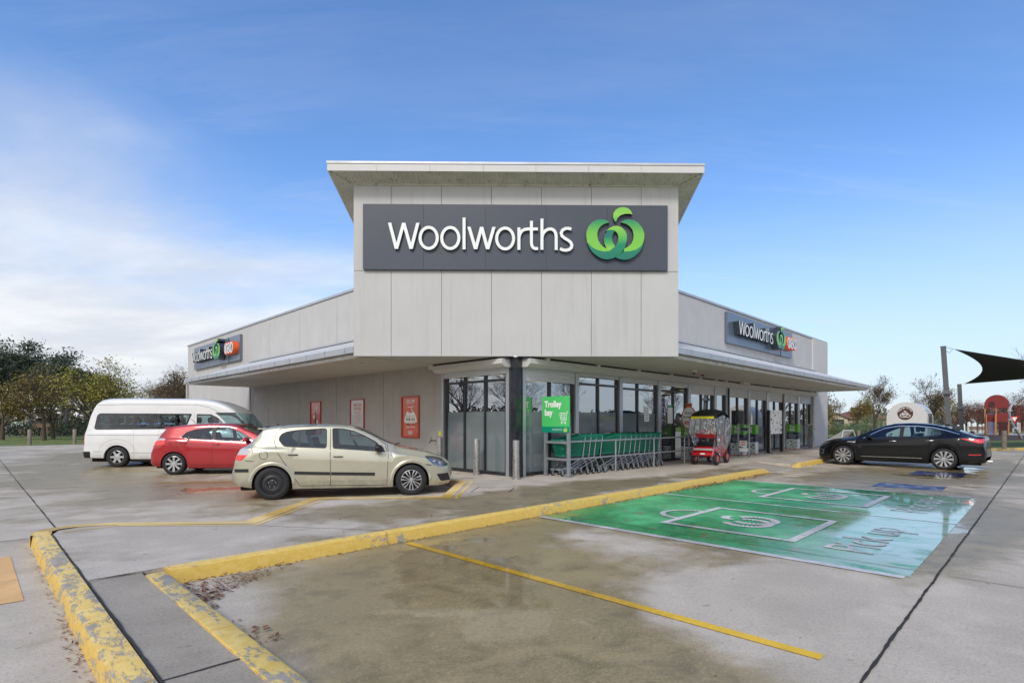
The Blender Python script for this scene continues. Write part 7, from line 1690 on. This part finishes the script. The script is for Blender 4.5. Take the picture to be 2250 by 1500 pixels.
# curved climbing frame at the right edge
t = empty('climbing_frame', Matrix.Translation((*pxy(2230,42), 0)), 'curved grey tube climbing frame at the right edge', 'climbing frame')
b = MB(); pts = [(x, y, z) for x, y, z in ((.55,0,.12),(.15,0,.75),(-.25,0,1.35),(-.42,0,2.0),(-.35,0,2.55),(.0,0,3.05),(.6,0,3.32),(1.6,0,3.38),(2.8,0,3.3),(3.5,0,2.9),(3.9,0,2.2),(4.0,0,.1))]
from mathutils.geometry import interpolate_bezier
sp_ = []
for i in range(len(pts)-1):
    p0, p1, p2, p3 = (Vector(pts[max(0,i-1)]), Vector(pts[i]), Vector(pts[i+1]), Vector(pts[min(len(pts)-1,i+2)])); sp_ += interpolate_bezier(p1, p1+(p2-p0)/6, p2-(p3-p1)/6, p2, 6)[:-1]
b.tube(sp_+[Vector(pts[-1])], .085, 10); b.build('tube', 'galv', t, smooth=True)
for (x, y_, z) in ((.03,0,.95),(-.33,0,1.62),(-.40,0,2.32)): b = MB(); b.lathe([(.10,-.03),(.17,-.03),(.17,.03),(.10,.03)], 14, 'z', (x,0,z)); b.build('collar', 'alu_white', t)
b = MB(); b.tube([(.6,.3,0),(.6,.3,2.6)], .03, 6); b.tube([(.3,.3,1.9),(.9,.3,1.9)], .03, 6); b.tube([(.2,.3,.55),(1.0,.3,.55)], .03, 6)
for k in range(5): b.tube([(.2+.2*k,.3,.55),(.35+.12*k,.3,1.9),(.6,.3,2.6)], .008, 4)
for k in range(3): b.tube([(.22,.3,.8+.35*k),(.98,.3,.8+.35*k)], .008, 4)
b.build('net_mast', 'play_red', t)
# bench
t = empty('park_bench', Matrix.Translation((*pxy(2153,57), 0)), 'brown slatted park bench left of the play tower', 'bench')
b = MB()
for k in range(4): b.box(-.9,.9,.25+.02*k,.28+.02*k,.55+.10*k,.635+.10*k)
b.build('backrest', 'bench_wood', t) if 'bench_wood' in MATS else (mat('bench_wood', (.22,.09,.05), .7, var=.2), b.build('backrest', 'bench_wood', t))
b = MB()
for k in range(4): b.box(-.9,.9,-.2+.11*k,-.11+.11*k,.43,.46)
b.build('seat', 'bench_wood', t)
for x in (-.75,.75): b = MB(); b.box(x-.03,x+.03,-.2,.3,0,.43); b.build('leg', 'post_grey', t)
# white marker posts beyond
GM = 'white marker posts in the far park'
for i, (px, hh) in enumerate(((2106,.95),(2117,1.05),(2129,1.3),(2138,1.1),(2142,1.25),(2153,1.0),(2162,1.05),(2223,1.2),(2238,1.25))):
    D = 66+((i*7) % 5); x, y = pxy(px, D); t = empty('marker_post', Matrix.Translation((x, y, 0)), ['leftmost white marker post, between the sail posts','white marker post right of the shorter sail post','tallest white marker post left of the bench','slim white marker post behind the bench end','paired white marker post behind the bench end','white marker post above the bench middle','white marker post close to the play tower','white marker post behind the climbing frame tube','rightmost white marker post'][i], 'marker post', GM)
    b = MB(); b.box(-.13,.13,-.1,.1,0,hh); b.prism([(-.13,hh),(.13,hh),(0,hh+.12)], lambda u, v, d: (u, d, v), -.1, .1); b.build('post', 'letter_white', t)
# far houses
mat('house_cream', (.50,.44,.34), .8, var=.06); mat('roof_grey', (.17,.17,.18), .8, var=.1); mat('roof_terracotta', (.24,.10,.06), .8, var=.2); mat('garage_dark', (.02,.022,.028), .4)
D = 108; t = empty('garage_house', Matrix.Translation((*pxy(1841,D), -.03)), 'cream gabled garage with a wide dark door', 'house')
b = MB(); b.prism([(-2.6,0),(2.0,0),(2.0,2.0),(-.4,3.0),(-2.6,2.1)], lambda u, v, d: (u, d, v), 0, 8); b.build('wall', 'house_cream', t)
b = MB(); b.box(-1.25,1.2,-.05,.0,0,1.85); b.build('garage_door', 'garage_dark', t)
b = MB(); b.hexa([(-3.0,-.4,2.0),(-.4,-.4,3.05),(-.4,8,3.05),(-3.0,8,2.0)],[(-3.0,-.4,2.12),(-.4,-.4,3.17),(-.4,8,3.17),(-3.0,8,2.12)]); b.hexa([(-.4,-.4,3.05),(2.5,-.4,1.85),(2.5,8,1.85),(-.4,8,3.05)],[(-.4,-.4,3.17),(2.5,-.4,1.97),(2.5,8,1.97),(-.4,8,3.17)]); b.build('roof', 'roof_grey', t)
b = MB(); b.box(-4.6,-2.7,.5,7,0,2.1); b.build('side_wall', 'house_cream', t)
t = empty('low_house', Matrix.Translation((*pxy(1884,112), -.03)), 'low cream house with a terracotta roof right of the garage', 'house')
b = MB(); b.box(-2.2,6.5,0,9,0,2.0); b.build('wall', 'house_cream', t)
b = MB(); b.add([(-2.7,-.5,2.0),(7,-.5,2.0),(7,9.5,2.0),(-2.7,9.5,2.0),(1.2,4.5,3.7),(4.5,4.5,3.7)], [(0,1,5,4),(1,2,5),(2,3,4,5),(3,0,4)]); b.build('roof', 'roof_terracotta', t)
b = MB(); b.box(1.6,2.9,3.9,5.0,3.5,4.5); b.build('chimney', 'stone', t)
t = empty('brick_house', Matrix.Translation((*pxy(2222,125), -.03)), 'orange brick house top showing left of the climbing frame', 'house')
b = MB(); b.box(-1.2,9,0,8,0,3.9); b.build('wall', 'roof_terracotta', t); b = MB(); b.hexa([(-1.8,-.6,3.9),(9.6,-.6,3.9),(9.6,8.6,3.9),(-1.8,8.6,3.9)],[(.5,3,5.2),(7,3,5.2),(7,5,5.2),(.5,5,5.2)]); b.build('roof', 'roof_terracotta', t)
t = empty('brick_house', Matrix.Translation((46,-30,-.03)) @ Matrix.Rotation(.7,4,'Z'), 'dark low building across the car park, mirrored in the shop glass', 'house')
b = MB(); b.box(-12,12,0,9,0,3.2); b.build('wall', 'roof_terracotta', t); b = MB(); b.hexa([(-13,-1,3.2),(13,-1,3.2),(13,10,3.2),(-13,10,3.2)],[(-9,3.5,5.4),(9,3.5,5.4),(9,5.5,5.4),(-9,5.5,5.4)]); b.build('roof', 'roof_grey', t)
# yield sign behind the climbing frame
t = empty('give_way_sign', Matrix.Translation((*pxy(2228,58), 0)), 'small red and white triangular road sign behind the climbing frame', 'road sign')
b = MB(); b.tube([(0,0,0),(0,0,1.9)], .03, 6); b.build('post', 'galv', t); b = MB(); b.prism([(-.42,2.0),(.42,2.0),(0,1.25)], lambda u, v, d: (u, d, v), -.07, -.05); b.build('plate', 'lamp_red', t); b = MB(); b.prism([(-.26,1.92),(.26,1.92),(0,1.46)], lambda u, v, d: (u, d, v), -.078, -.071); b.build('plate_face', 'letter_white', t)
